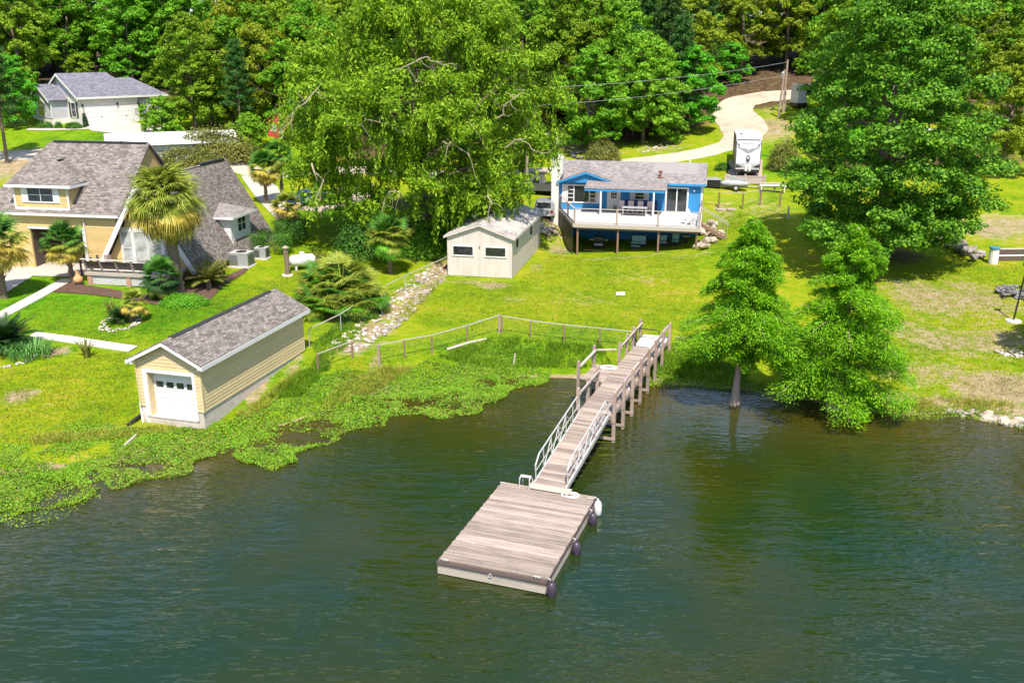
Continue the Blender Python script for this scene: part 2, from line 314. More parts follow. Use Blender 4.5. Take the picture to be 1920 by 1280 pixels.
# ---------------------------------------------------------------- mesh builders
class MB:
    def __init__(s): s.v = []; s.f = []
    def add(s, vs, fs):
        b = len(s.v); s.v += [tuple(map(float, v)) for v in vs]; s.f += [tuple(b + i for i in f) for f in fs]; return s
    def box(s, x0, x1, y0, y1, z0, z1):
        v = [(x, y, z) for z in (z0, z1) for y in (y0, y1) for x in (x0, x1)]
        return s.add(v, [(0, 2, 3, 1), (4, 5, 7, 6), (0, 1, 5, 4), (2, 6, 7, 3), (0, 4, 6, 2), (1, 3, 7, 5)])
    def slab(s, poly, t):
        """3D polygon (seen counter-clockwise from outside) thickened backwards by t"""
        p = [Vector(q) for q in poly]; n = Vector((0, 0, 0))
        for i in range(len(p)): n += p[i].cross(p[(i + 1) % len(p)])
        n.normalize(); k = len(p); b = [q - n * t for q in p]
        return s.add(p + b, [tuple(range(k)), tuple(range(2 * k - 1, k - 1, -1))] + [(i, k + i, k + (i + 1) % k, (i + 1) % k) for i in range(k)])
    def prism_y(s, poly, y0, y1):
        """polygon in x,z (counter-clockwise from -y) swept from y0 to y1"""
        k = len(poly); v = [(x, y0, z) for x, z in poly] + [(x, y1, z) for x, z in poly]
        return s.add(v, [tuple(range(k)), tuple(range(2 * k - 1, k - 1, -1))] + [(i, k + i, k + (i + 1) % k, (i + 1) % k) for i in range(k)])
    def prism_x(s, poly, x0, x1):
        k = len(poly); v = [(x0, y, z) for y, z in poly] + [(x1, y, z) for y, z in poly]
        return s.add(v, [tuple(range(k - 1, -1, -1)), tuple(range(k, 2 * k))] + [(i, (i + 1) % k, k + (i + 1) % k, k + i) for i in range(k)])
    def tube(s, pts, rad, n=6, caps=True):
        pts = [Vector(p) for p in pts]
        if not hasattr(rad, '__len__'): rad = [rad] * len(pts)
        b = len(s.v); vs = []; fs = []
        for i, p in enumerate(pts):
            d = (pts[min(i + 1, len(pts) - 1)] - pts[max(i - 1, 0)]).normalized()
            a = d.cross(Vector((0, 0, 1)) if abs(d.z) < .9 else Vector((1, 0, 0))).normalized(); c = d.cross(a)
            for k in range(n):
                t = 2 * math.pi * k / n; vs.append(p + (a * math.cos(t) + c * math.sin(t)) * rad[i])
        for i in range(len(pts) - 1):
            for k in range(n): fs.append((i * n + k, i * n + (k + 1) % n, (i + 1) * n + (k + 1) % n, (i + 1) * n + k))
        if caps: fs += [tuple(range(n - 1, -1, -1)), tuple(range((len(pts) - 1) * n, len(pts) * n))]
        return s.add(vs, fs)
    def bar(s, a, b, w, h):
        """square bar from a to b"""
        a, b = Vector(a), Vector(b); d = (b - a).normalized(); u = d.cross(Vector((0, 0, 1)))
        u = u.normalized() if u.length > 1e-4 else Vector((1, 0, 0)); v = u.cross(d)
        vs = [p + u * i * w / 2 + v * j * h / 2 for p in (a, b) for i, j in ((-1, -1), (1, -1), (1, 1), (-1, 1))]
        return s.add(vs, [(0, 1, 2, 3), (7, 6, 5, 4), (0, 4, 5, 1), (1, 5, 6, 2), (2, 6, 7, 3), (3, 7, 4, 0)])
    def lathe(s, prof, n=12, c=(0, 0, 0)):
        vs = [(c[0] + r * math.cos(2 * math.pi * k / n), c[1] + r * math.sin(2 * math.pi * k / n), c[2] + z) for r, z in prof for k in range(n)]
        fs = [(i * n + k, i * n + (k + 1) % n, (i + 1) * n + (k + 1) % n, (i + 1) * n + k) for i in range(len(prof) - 1) for k in range(n)]
        return s.add(vs, fs + [tuple(range(n - 1, -1, -1)), tuple(range((len(prof) - 1) * n, len(prof) * n))])
    def mesh(s, name, mat, smooth=False, bevel=0.0):
        me = bpy.data.meshes.new(name); me.from_pydata(s.v, [], s.f); me.update()
        uvl = me.uv_layers.new(name='UVMap'); co = me.vertices
        for p in me.polygons:
            n = p.normal
            u = Vector((-n.y, n.x, 0)) if abs(n.z) < .999 else Vector((1, 0, 0))
            u.normalize(); v = n.cross(u)
            for li in p.loop_indices:
                q = co[me.loops[li].vertex_index].co; uvl.data[li].uv = (q.dot(u), q.dot(v))
        if mat is not None: me.materials.append(mat)
        if smooth:
            for p in me.polygons: p.use_smooth = True
        return me
def tagit(o, label=None, cat=None, group=None, kind=None):
    if label: o['label'] = label
    if cat: o['category'] = cat
    if group: o['group'] = group
    if kind: o['kind'] = kind
    return o
def obj(name, mb, mat=None, parent=None, loc=(0, 0, 0), rotz=0.0, smooth=False):
    me = mb.mesh(name, T[mat] if isinstance(mat, str) else mat, smooth) if isinstance(mb, MB) else mb
    o = bpy.data.objects.new(name, me); COL.objects.link(o)
    o.location = loc; o.rotation_euler = (0, 0, rotz)
    if parent is not None: o.parent = parent
    return o
def thing(name, label, cat, loc=(0, 0, 0), rotz=0.0, group=None):
    o = bpy.data.objects.new(name, None); COL.objects.link(o); o.empty_display_size = .3
    o.location = tuple(map(float, loc)); o.rotation_euler = (0, 0, rotz)
    return tagit(o, label, cat, group)
def dup(root, loc, rotz=0.0, scale=1.0, label=None, group=None):
    def rec(o, par):
        c = o.copy(); COL.objects.link(c); c.parent = par
        for ch in o.children: rec(ch, c)
        return c
    r = rec(root, None); r.location = tuple(map(float, loc)); r.rotation_euler = (0, 0, rotz); r.scale = (scale,) * 3 if not hasattr(scale, '__len__') else scale
    return tagit(r, label, None, group)
def quads_mesh(name, V, mat, per=4, mats=None, midx=None):
    """V: (n, per, 3) array of separate faces"""
    n = len(V); me = bpy.data.meshes.new(name)
    me.vertices.add(n * per); me.loops.add(n * per); me.polygons.add(n)
    me.vertices.foreach_set('co', V.reshape(-1).astype(np.float32))
    me.loops.foreach_set('vertex_index', np.arange(n * per, dtype=np.int32))
    me.polygons.foreach_set('loop_start', np.arange(0, n * per, per, dtype=np.int32))
    me.polygons.foreach_set('loop_total', np.full(n, per, dtype=np.int32))
    for m_ in (mats or [mat]): me.materials.append(T[m_] if isinstance(m_, str) else m_)
    if midx is not None: me.polygons.foreach_set('material_index', midx.astype(np.int32))
    me.update(calc_edges=True); return me
def unit(a): return a / np.maximum(np.linalg.norm(a, axis=-1, keepdims=True), 1e-9)
def leaves(C, Nn, L, W, rng, along=None):
    """diamond leaves at C with normals Nn; along = preferred long direction"""
    n = len(C); Nn = unit(Nn)
    t = rng.normal(size=(n, 3)) if along is None else along + rng.normal(size=(n, 3)) * .25
    t = unit(t - (t * Nn).sum(1, keepdims=True) * Nn); b = np.cross(Nn, t)
    L = np.broadcast_to(L, n)[:, None]; W = np.broadcast_to(W, n)[:, None]
    return np.stack([C - t * L / 2, C + b * W / 2, C + t * L / 2, C - b * W / 2], 1)

# ================================================================ SETTING
def grid_axis(lo, f0, f1, hi, step):
    a = list(np.arange(f0, f1 + 1e-6, step)); s = step; x = f1
    while x < hi: s *= 1.35; x += s; a.append(min(x, hi))
    s = step; x = f0; pre = []
    while x > lo: s *= 1.35; x -= s; pre.append(max(x, lo))
    return np.array(pre[::-1] + a)
gx = grid_axis(-800, -62, 66, 800, .6); gy = grid_axis(-120, 36, 126, 1200, .6)
XX, YY = np.meshgrid(gx, gy); XY = np.c_[XX.ravel(), YY.ravel()]
ZZ = heights(XY)
nx, ny = len(gx), len(gy)
me = bpy.data.meshes.new('ground')
idx = np.arange(nx * ny).reshape(ny, nx)
F = np.stack([idx[:-1, :-1], idx[:-1, 1:], idx[1:, 1:], idx[1:, :-1]], -1).reshape(-1, 4)
me.vertices.add(nx * ny); me.vertices.foreach_set('co', np.c_[XY, ZZ].astype(np.float32).ravel())
me.loops.add(F.size); me.loops.foreach_set('vertex_index', F.astype(np.int32).ravel())
me.polygons.add(len(F)); me.polygons.foreach_set('loop_start', np.arange(0, F.size, 4, dtype=np.int32)); me.polygons.foreach_set('loop_total', np.full(len(F), 4, np.int32))
me.polygons.foreach_set('use_smooth', np.ones(len(F), bool)); me.update(calc_edges=True)
def blobs(lst):
    a = np.zeros(len(XY))
    for px, py, rx, ry, s in lst:
        c = G(px, py); a = np.maximum(a, s * np.exp(-((XY[:, 0] - c[0]) / rx) ** 2 - ((XY[:, 1] - c[1]) / ry) ** 2))
    return a
DIRT = blobs([(1880, 725, 3.4, 2.6, 1.0), (1810, 762, 5, 1.6, .95), (1720, 762, 5, 1.4, .9), (1660, 750, 3, 1.2, .8), (1900, 775, 3, .8, .8), (1740, 560, 4, 6, .7), (1830, 560, 4, 6, .66), (1780, 640, 5, 4, .62), (1750, 700, 5, 3, .6), (1700, 620, 3, 4, .6), (1880, 640, 5, 4, .66),
              (1850, 430, 4, 5, .75), (1900, 420, 5, 5, .7), (105, 660, 1.0, .9, .9), (35, 742, 1.0, 1.2, .95), (925, 535, 1.6, 1.6, .85), (880, 528, 2, 1.2, .6), (960, 560, 2, 3, .45), (1005, 500, .8, 3.5, .6),
              (705, 690, .5, 2.2, .85), (720, 725, 1.6, 1.2, .6), (640, 745, 2.0, 1.0, .6), (1180, 482, 7, .8, .6), (1050, 470, 1.6, 3, .7), (1290, 480, 4, 1.4, .5), (480, 735, .6, 3.2, .8), (550, 690, .6, 3.2, .7),
              (1430, 240, 6, 10, .8), (1340, 215, 3, 8, .7), (1300, 200, 6, 8, .5), (1440, 205, 7, 6, .5), (1240, 275, 5, 6, .55), (1060, 265, 8, 9, .7), (1030, 410, 3, 6, .7), (1360, 395, 2, 6, .5),
              (1440, 395, 4, 8, .5), (1900, 185, 14, 14, 1.0), (1820, 190, 12, 12, .9), (30, 310, 9, 9, .8), (660, 650, 1.3, 1.6, .9), (700, 618, 1.4, 2.0, .95), (735, 585, 1.4, 2.2, .95), (770, 552, 1.4, 2.4, .95), (805, 522, 1.5, 2.6, .95), (832, 503, 1.5, 2.6, .9), (1080, 560, 5, 5, .42), (1200, 520, 6, 5, .4), (850, 590, 4, 4, .35), (1060, 620, 4, 2, .35), (120, 760, 5, 3, .3), (700, 640, 2, 2, .5), (250, 836, 1.5, .8, .35)])
d_sh = XY[:, 1] - shore_y(XY[:, 0])
DIRT = np.maximum(DIRT, np.where((d_sh > -8) & (d_sh < .5), 1.0, 0))
FOREST = np.clip((XY[:, 1] - 128) / 8, 0, 1)
FOREST = np.maximum(FOREST, blobs([(1130, 240, 11, 9, 1), (1230, 215, 9, 10, 1), (1060, 225, 10, 10, 1), (790, 440, 9, 7, .95), (760, 380, 8, 7, .6), (700, 250, 20, 14, 1), (450, 245, 12, 9, .9), (1700, 300, 14, 10, .7), (1660, 480, 4, 3, .8), (1850, 290, 10, 8, .6)]))
gh = G(200, 255); clear = np.exp(-((XY[:, 0] - gh[0]) / 22) ** 2 - ((XY[:, 1] - gh[1]) / 22) ** 2)
FOREST *= (1 - np.clip(clear * 1.6, 0, 1))
LUSH = blobs([(150, 570, 9, 6, 1), (300, 590, 6, 5, 1), (60, 540, 6, 4, 1), (650, 400, 6, 8, .9), (1470, 310, 3, 7, 1), (1000, 655, 8, 3, .7), (540, 720, 2, 4, .6), (250, 260, 22, 9, .6), (1280, 690, 3, 2, .8)])
SANDY = blobs([(1900, 185, 12, 14, 1.0), (1820, 190, 12, 12, .9)])
for nm, arr in (('dirt', DIRT), ('forest', FOREST), ('lush', LUSH), ('sandy', SANDY)):
    at = me.attributes.new(nm, 'FLOAT', 'POINT'); at.data.foreach_set('value', arr.astype(np.float32))
m, nt, b = new_mat('lawn_ground')
pos = N(nt, 'ShaderNodeNewGeometry').outputs['Position']
def attr(nm): a = N(nt, 'ShaderNodeAttribute'); a.attribute_name = nm; return a.outputs['Fac']
n_big = noise(nt, pos, .22, 5); n_mid = noise(nt, pos, 1.3, 5, .7); n_fine = noise(nt, pos, 7, 4, .75)
mp = N(nt, 'ShaderNodeMapping'); mp.inputs['Scale'].default_value = (.6, 1.6, 1); nt.links.new(pos, mp.inputs[0])
n_mow = noise(nt, mp.outputs[0], 2.6, 5, .75)
f = mth(nt, 'ADD', mth(nt, 'MULTIPLY', n_big, .28), mth(nt, 'ADD', mth(nt, 'MULTIPLY', n_mid, .25), mth(nt, 'ADD', mth(nt, 'MULTIPLY', n_fine, .25), mth(nt, 'MULTIPLY', n_mow, .24))))
f = mth(nt, 'SUBTRACT', f, mth(nt, 'MULTIPLY', attr('lush'), .05))
grass = ramp(nt, f, [(.42, (.070, .145, .003)), (.465, (.145, .245, .004)), (.515, (.225, .300, .005)), (.56, (.30, .31, .012)), (.61, (.40, .31, .07))])
lush = ramp(nt, f, [(.41, (.045, .15, .003)), (.48, (.09, .25, .004)), (.56, (.16, .31, .006))])
grass = mixc(nt, attr('lush'), grass, lush)
dirtc = ramp(nt, mth(nt, 'ADD', mth(nt, 'MULTIPLY', n_mid, .5), mth(nt, 'MULTIPLY', n_fine, .5)), [(.35, (.20, .13, .075)), (.5, (.36, .26, .16)), (.65, (.50, .40, .28))])
dirtc = mixc(nt, attr('sandy'), dirtc, (.62, .46, .24))
dm = mth(nt, 'ADD', attr('dirt'), mth(nt, 'MULTIPLY', mth(nt, 'SUBTRACT', mth(nt, 'ADD', mth(nt, 'MULTIPLY', n_mid, .6), mth(nt, 'MULTIPLY', n_fine, .4)), .5), 1.9))
mr = N(nt, 'ShaderNodeMapRange', interpolation_type='SMOOTHSTEP'); mr.inputs[1].default_value = .38; mr.inputs[2].default_value = .72; nt.links.new(dm, mr.inputs[0])
c = mixc(nt, mth(nt, 'MULTIPLY', mr.outputs[0], .9), grass, dirtc)
fl = ramp(nt, n_mid, [(.35, (.045, .032, .018)), (.5, (.10, .065, .035)), (.68, (.17, .115, .06))])
fm = mth(nt, 'ADD', attr('forest'), mth(nt, 'MULTIPLY', mth(nt, 'SUBTRACT', n_mid, .5), .9))
mr2 = N(nt, 'ShaderNodeMapRange', interpolation_type='SMOOTHSTEP'); mr2.inputs[1].default_value = .35; mr2.inputs[2].default_value = .65; nt.links.new(fm, mr2.inputs[0])
c = mixc(nt, mr2.outputs[0], c, fl)
nt.links.new(c, b.inputs['Base Color']); b.inputs['Roughness'].default_value = .95; b.inputs['Specular IOR Level'].default_value = .1
bump(nt, b, mth(nt, 'ADD', n_fine, mth(nt, 'MULTIPLY', n_mow, .7)), .9, .14)
me.materials.append(m)
ground = bpy.data.objects.new('ground', me); COL.objects.link(ground); tagit(ground, 'grassy lakeside terrain rising from the shore to the woods', None, None, 'structure')

# water
m, nt, b = new_mat('lake_water')
pos = N(nt, 'ShaderNodeNewGeometry').outputs['Position']
def wave(rot, sx, sy, scale, detail=3):
    mp = N(nt, 'ShaderNodeMapping'); mp.inputs['Rotation'].default_value = (0, 0, rot); mp.inputs['Scale'].default_value = (sx, sy, 1)
    nt.links.new(pos, mp.inputs[0]); return noise(nt, mp.outputs[0], scale, detail, .55)
w1 = wave(R(24), .40, 1.5, 1.35, 2); w2 = wave(R(36), .8, 2.2, 2.3, 1.5); w3 = wave(R(-20), .5, .5, .35, 2)
big = noise(nt, pos, .07, 3)
h = mth(nt, 'ADD', mth(nt, 'MULTIPLY', w1, 1.0), mth(nt, 'ADD', mth(nt, 'MULTIPLY', w2, .30), mth(nt, 'MULTIPLY', w3, .5)))
amp = N(nt, 'ShaderNodeMapRange', interpolation_type='SMOOTHSTEP'); amp.inputs[1].default_value = .38; amp.inputs[2].default_value = .62; amp.inputs[3].default_value = .25; amp.inputs[4].default_value = 1.1; nt.links.new(big, amp.inputs[0])
h = mth(nt, 'MULTIPLY', h, amp.outputs[0])
c = ramp(nt, noise(nt, pos, .10, 3), [(.32, (.026, .031, .002)), (.5, (.015, .029, .005)), (.66, (.008, .028, .012))])
sh = N(nt, 'ShaderNodeAttribute'); sh.attribute_name = 'shallow'
shf = mth(nt, 'MULTIPLY', sh.outputs['Fac'], mth(nt, 'ADD', mth(nt, 'MULTIPLY', noise(nt, pos, .35, 4), 1.2), .15))
c = mixc(nt, shf, c, (.062, .044, .005))
nt.links.new(c, b.inputs['Base Color'])
b.inputs['Roughness'].default_value = .04; b.inputs['IOR'].default_value = 1.45; b.inputs['Specular IOR Level'].default_value = .5
bump(nt, b, h, 1.0, .145)
xs = np.r_[np.linspace(-900, -70, 40), np.linspace(-68, 68, 273), np.linspace(70, 900, 40)]; offs = np.array([1.2, 0, -1, -2, -3.5, -5.5, -8, -12, -18, -30, -60, -200, -700.])
vs = [(x, float(shore_y(x)) + o_, 0) for x in xs for o_ in offs]; k = len(offs)
mb = MB(); mb.add(vs, [(i * k + j + 1, (i + 1) * k + j + 1, (i + 1) * k + j, i * k + j) for i in range(len(xs) - 1) for j in range(k - 1)])
lw = obj('lake_water', mb, m); tagit(lw, 'dark green rippled lake water', None, None, 'structure')
at = lw.data.attributes.new('shallow', 'FLOAT', 'POINT'); at.data.foreach_set('value', np.tile(np.interp(offs, [-14, -9, -3, 0], [0, .12, .75, 1]), len(xs)).astype(np.float32))

# draped sheets
def resample(pts, step):
    pts = np.array(pts, float); seg = np.r_[0, np.cumsum(np.linalg.norm(np.diff(pts[:, :2], axis=0), axis=1))]
    n = max(2, int(seg[-1] / step)); t = np.linspace(0, seg[-1], n)
    return np.c_[np.interp(t, seg, pts[:, 0]), np.interp(t, seg, pts[:, 1])]
def smooth_line(c, k=3):
    for _ in range(k):
        d = c.copy(); d[1:-1] = (c[:-2] + 2 * c[1:-1] + c[2:]) / 4; c = d
    return c
def ribbon(name, pix, width, mat, label, off=.05, step=.6, cols=5, kind='structure', sm=4, thick=0.0):
    c = smooth_line(resample([G(*q) for q in pix], step), sm)
    d = np.gradient(c, axis=0); nrm = unit(np.c_[-d[:, 1], d[:, 0]])
    wd = np.interp(np.linspace(0, 1, len(c)), np.linspace(0, 1, len(width)), width) if hasattr(width, '__len__') else np.full(len(c), width)
    rows = []
    for j in range(cols):
        e = (j / (cols - 1) - .5)
        jit = RNG.normal(size=len(c)) * (.06 if j in (0, cols - 1) and not thick else 0)
        q = c + nrm * (wd * e + jit)[:, None]; z = heights(q) + off - (.03 if j in (0, cols - 1) and not thick else 0); rows.append(np.c_[q, z])
    V = np.stack(rows, 1).reshape(-1, 3); k = cols
    Fs = [(i * k + j, i * k + j + 1, (i + 1) * k + j + 1, (i + 1) * k + j) for i in range(len(c) - 1) for j in range(k - 1)]
    mb = MB(); mb.add(V, [f[::-1] for f in Fs])
    if thick:
        n0 = len(mb.v); mb.v += [(x, y, z - thick) for x, y, z in mb.v]
        for i in range(len(c) - 1):
            for j in (0, k - 1):
                a, b_ = i * k + j, (i + 1) * k + j; mb.f.append((a, b_, n0 + b_, n0 + a))
    o = obj(name, mb, mat); return tagit(o, label, None, None, kind)
def patch(name, pix, mat, label, off=.04, step=.7):
    """filled polygon draped on the terrain"""
    poly = np.array([G(*q)[:2] for q in pix])
    return patch_w(name, poly, mat, label, off, step)
def inside(poly, q):
    x, y = q[:, 0], q[:, 1]; r = np.zeros(len(q), bool); k = len(poly)
    for i in range(k):
        x0, y0 = poly[i]; x1, y1 = poly[(i + 1) % k]
        r ^= ((y0 > y) != (y1 > y)) & (x < (x1 - x0) * (y - y0) / (y1 - y0 + 1e-12) + x0)
    return r
def patch_w(name, poly, mat, label, off, step):
    import bmesh
    bm = bmesh.new(); bm.faces.new([bm.verts.new((x, y, 0)) for x, y in poly])
    for ax in (0, 1):
        lo, hi = poly[:, ax].min(), poly[:, ax].max()
        for t in np.arange(lo + step, hi, step):
            co = [0, 0, 0]; co[ax] = t; no = [0, 0, 0]; no[ax] = 1
            bmesh.ops.bisect_plane(bm, geom=bm.verts[:] + bm.edges[:] + bm.faces[:], plane_co=co, plane_no=no)
    hz = heights(np.array([(v.co.x, v.co.y) for v in bm.verts]))
    for v, z in zip(bm.verts, hz): v.co.z = z + off
    bmesh.ops.recalc_face_normals(bm, faces=bm.faces[:])
    if sum(f.normal.z for f in bm.faces) < 0: bmesh.ops.reverse_faces(bm, faces=bm.faces[:])
    me = bpy.data.meshes.new(name); bm.to_mesh(me); bm.free(); me.materials.append(T[mat])
    o = bpy.data.objects.new(name, me); COL.objects.link(o); return tagit(o, label, None, None, 'structure')
ribbon('gravel_road', [(990, 322), (1060, 318), (1150, 308), (1240, 298), (1320, 286), (1380, 268), (1400, 250), (1385, 225), (1372, 208), (1385, 192), (1430, 182), (1520, 176), (1600, 172)],
       [3.4, 3.4, 3.6, 4.0, 5.5, 6.0, 5.0, 4.4, 4.4], 'roadgravel', 'pale gravel road winding uphill behind the blue house')
ribbon('gravel_lane', [(500, 330), (560, 322), (640, 318), (720, 320), (800, 326), (900, 326), (985, 322)], 3.4, 'roadgravel', 'pale gravel lane running behind the big willow')
ribbon('lane', [(-60, 296), (30, 292), (90, 288), (180, 285), (300, 287), (420, 300), (500, 330)], 4.2, 'roadgravel', 'pale lane crossing behind the yellow house')
patch('gravel_drive', [(452, 330), (500, 338), (520, 350), (545, 400), (520, 412), (480, 370)], 'drive', 'pale concrete drive behind the yellow house')
patch('parking_pad', [(545, 392), (560, 360), (700, 345), (695, 372), (600, 398)], 'gravel', 'pale parking strip under the trees')
patch('house_drive', [(-40, 560), (-40, 470), (60, 470), (175, 480), (175, 512), (132, 520), (62, 518), (20, 545), (-10, 560)], 'drive', 'pale washed concrete drive in front of yellow garage', .05)
ribbon('path', [(-40, 612), (10, 588), (70, 556), (128, 524)], 1.0, 'concrete', 'narrow concrete path running to the yellow house deck', .06, .5, 3, 'structure', 1, .12)
ribbon('path', [(60, 628), (110, 634), (170, 643), (250, 655)], .8, 'concrete', 'narrow concrete path leading to the boat garage', .06, .5, 3, 'structure', 1, .12)
patch('mulch_bed', [(98, 548), (125, 530), (160, 535), (240, 548), (300, 556), (335, 575), (300, 574), (240, 562), (160, 552)], 'mulch', 'dark mulch bed below the yellow house deck', .05, .5)
patch('mulch_bed', [(300, 556), (330, 548), (420, 520), (470, 498), (460, 512), (420, 535), (395, 562), (350, 578), (320, 576)], 'mulch', 'dark mulch bed curving round the tall palm', .05, .5)
patch('concrete_drive', [(172, 246), (160, 238), (230, 226), (260, 232), (320, 240), (300, 252), (240, 256)], 'drive', 'pale concrete drive in front of grey house garage', .06)
ribbon('path', [(52, 243), (110, 243), (172, 241)], 1.0, 'drive', 'pale concrete walk along the grey house front', .08, .8, 3)
patch('parking_bay', [(1362, 340), (1368, 300), (1430, 300), (1428, 340)], 'gravel', 'dark stained gravel bay below the camper trailer', .05)

# ================================================================ BUILDING PARTS
def window(par, x, y, z, wd, ht, face='front', cols=1, rows=1, frame='whitetrim', glass='glass', fw=.09, shut=None, depth=.06):
    """window > pane; its outer face sits proud of the wall at (x,y,z)=bottom centre"""
    rot = {'front': 0.0, 'right': math.pi / 2, 'left': -math.pi / 2}[face]
    mb = MB(); a = wd / 2
    mb.box(-a - fw, a + fw, -depth, 0, -fw, 0).box(-a - fw, a + fw, -depth, 0, ht, ht + fw).box(-a - fw, -a, -depth, 0, 0, ht).box(a, a + fw, -depth, 0, 0, ht)
    for i in range(1, cols): u = -a + wd * i / cols; mb.box(u - .025, u + .025, -depth + .01, 0, 0, ht)
    for j in range(1, rows): u = ht * j / rows; mb.box(-a, a, -depth + .013, 0, u - .022, u + .022)
    o = obj('window', mb, frame, par, (x, y, z), rot)
    for i in range(cols):
        for j in range(rows):
            p = MB().box(-a + wd * i / cols, -a + wd * (i + 1) / cols, -.025, -.012, ht * j / rows, ht * (j + 1) / rows)
            obj('pane', p, glass, o)
    if shut:
        for sx in (-1, 1):
            u = sx * (a + fw + .02 + shut / 2)
            s = MB().box(u - shut / 2, u + shut / 2, -.05, 0, -fw, ht + fw)
            for k in range(6):
                zz = -fw + (ht + 2 * fw) * (k + .5) / 6; s.box(u - shut / 2 + .04, u + shut / 2 - .04, -.062, -.05, zz - .03, zz + .05)
            obj('shutter', s, 'white', o)
    return o
BOARD = {}
def lap_board(par, x0, x1, y, z, h=.14, mat='yellow', face='front', shift=(0, 0)):
    key = (round(x1 - x0, 2), h, mat)
    if key not in BOARD:
        L = key[0]
        BOARD[key] = MB().prism_x([(0, 0), (-.022, -.003), (-.021, .008), (-.004, h), (0, h)][::-1], 0, L).mesh('siding_board', T[mat])
    o = bpy.data.objects.new('siding_board', BOARD[key]); COL.objects.link(o); o.parent = par
    if face == 'front': o.location = (x0, y, z)
    else: o.location = (y, x0, z); o.rotation_euler = (0, 0, math.pi / 2)
    return o

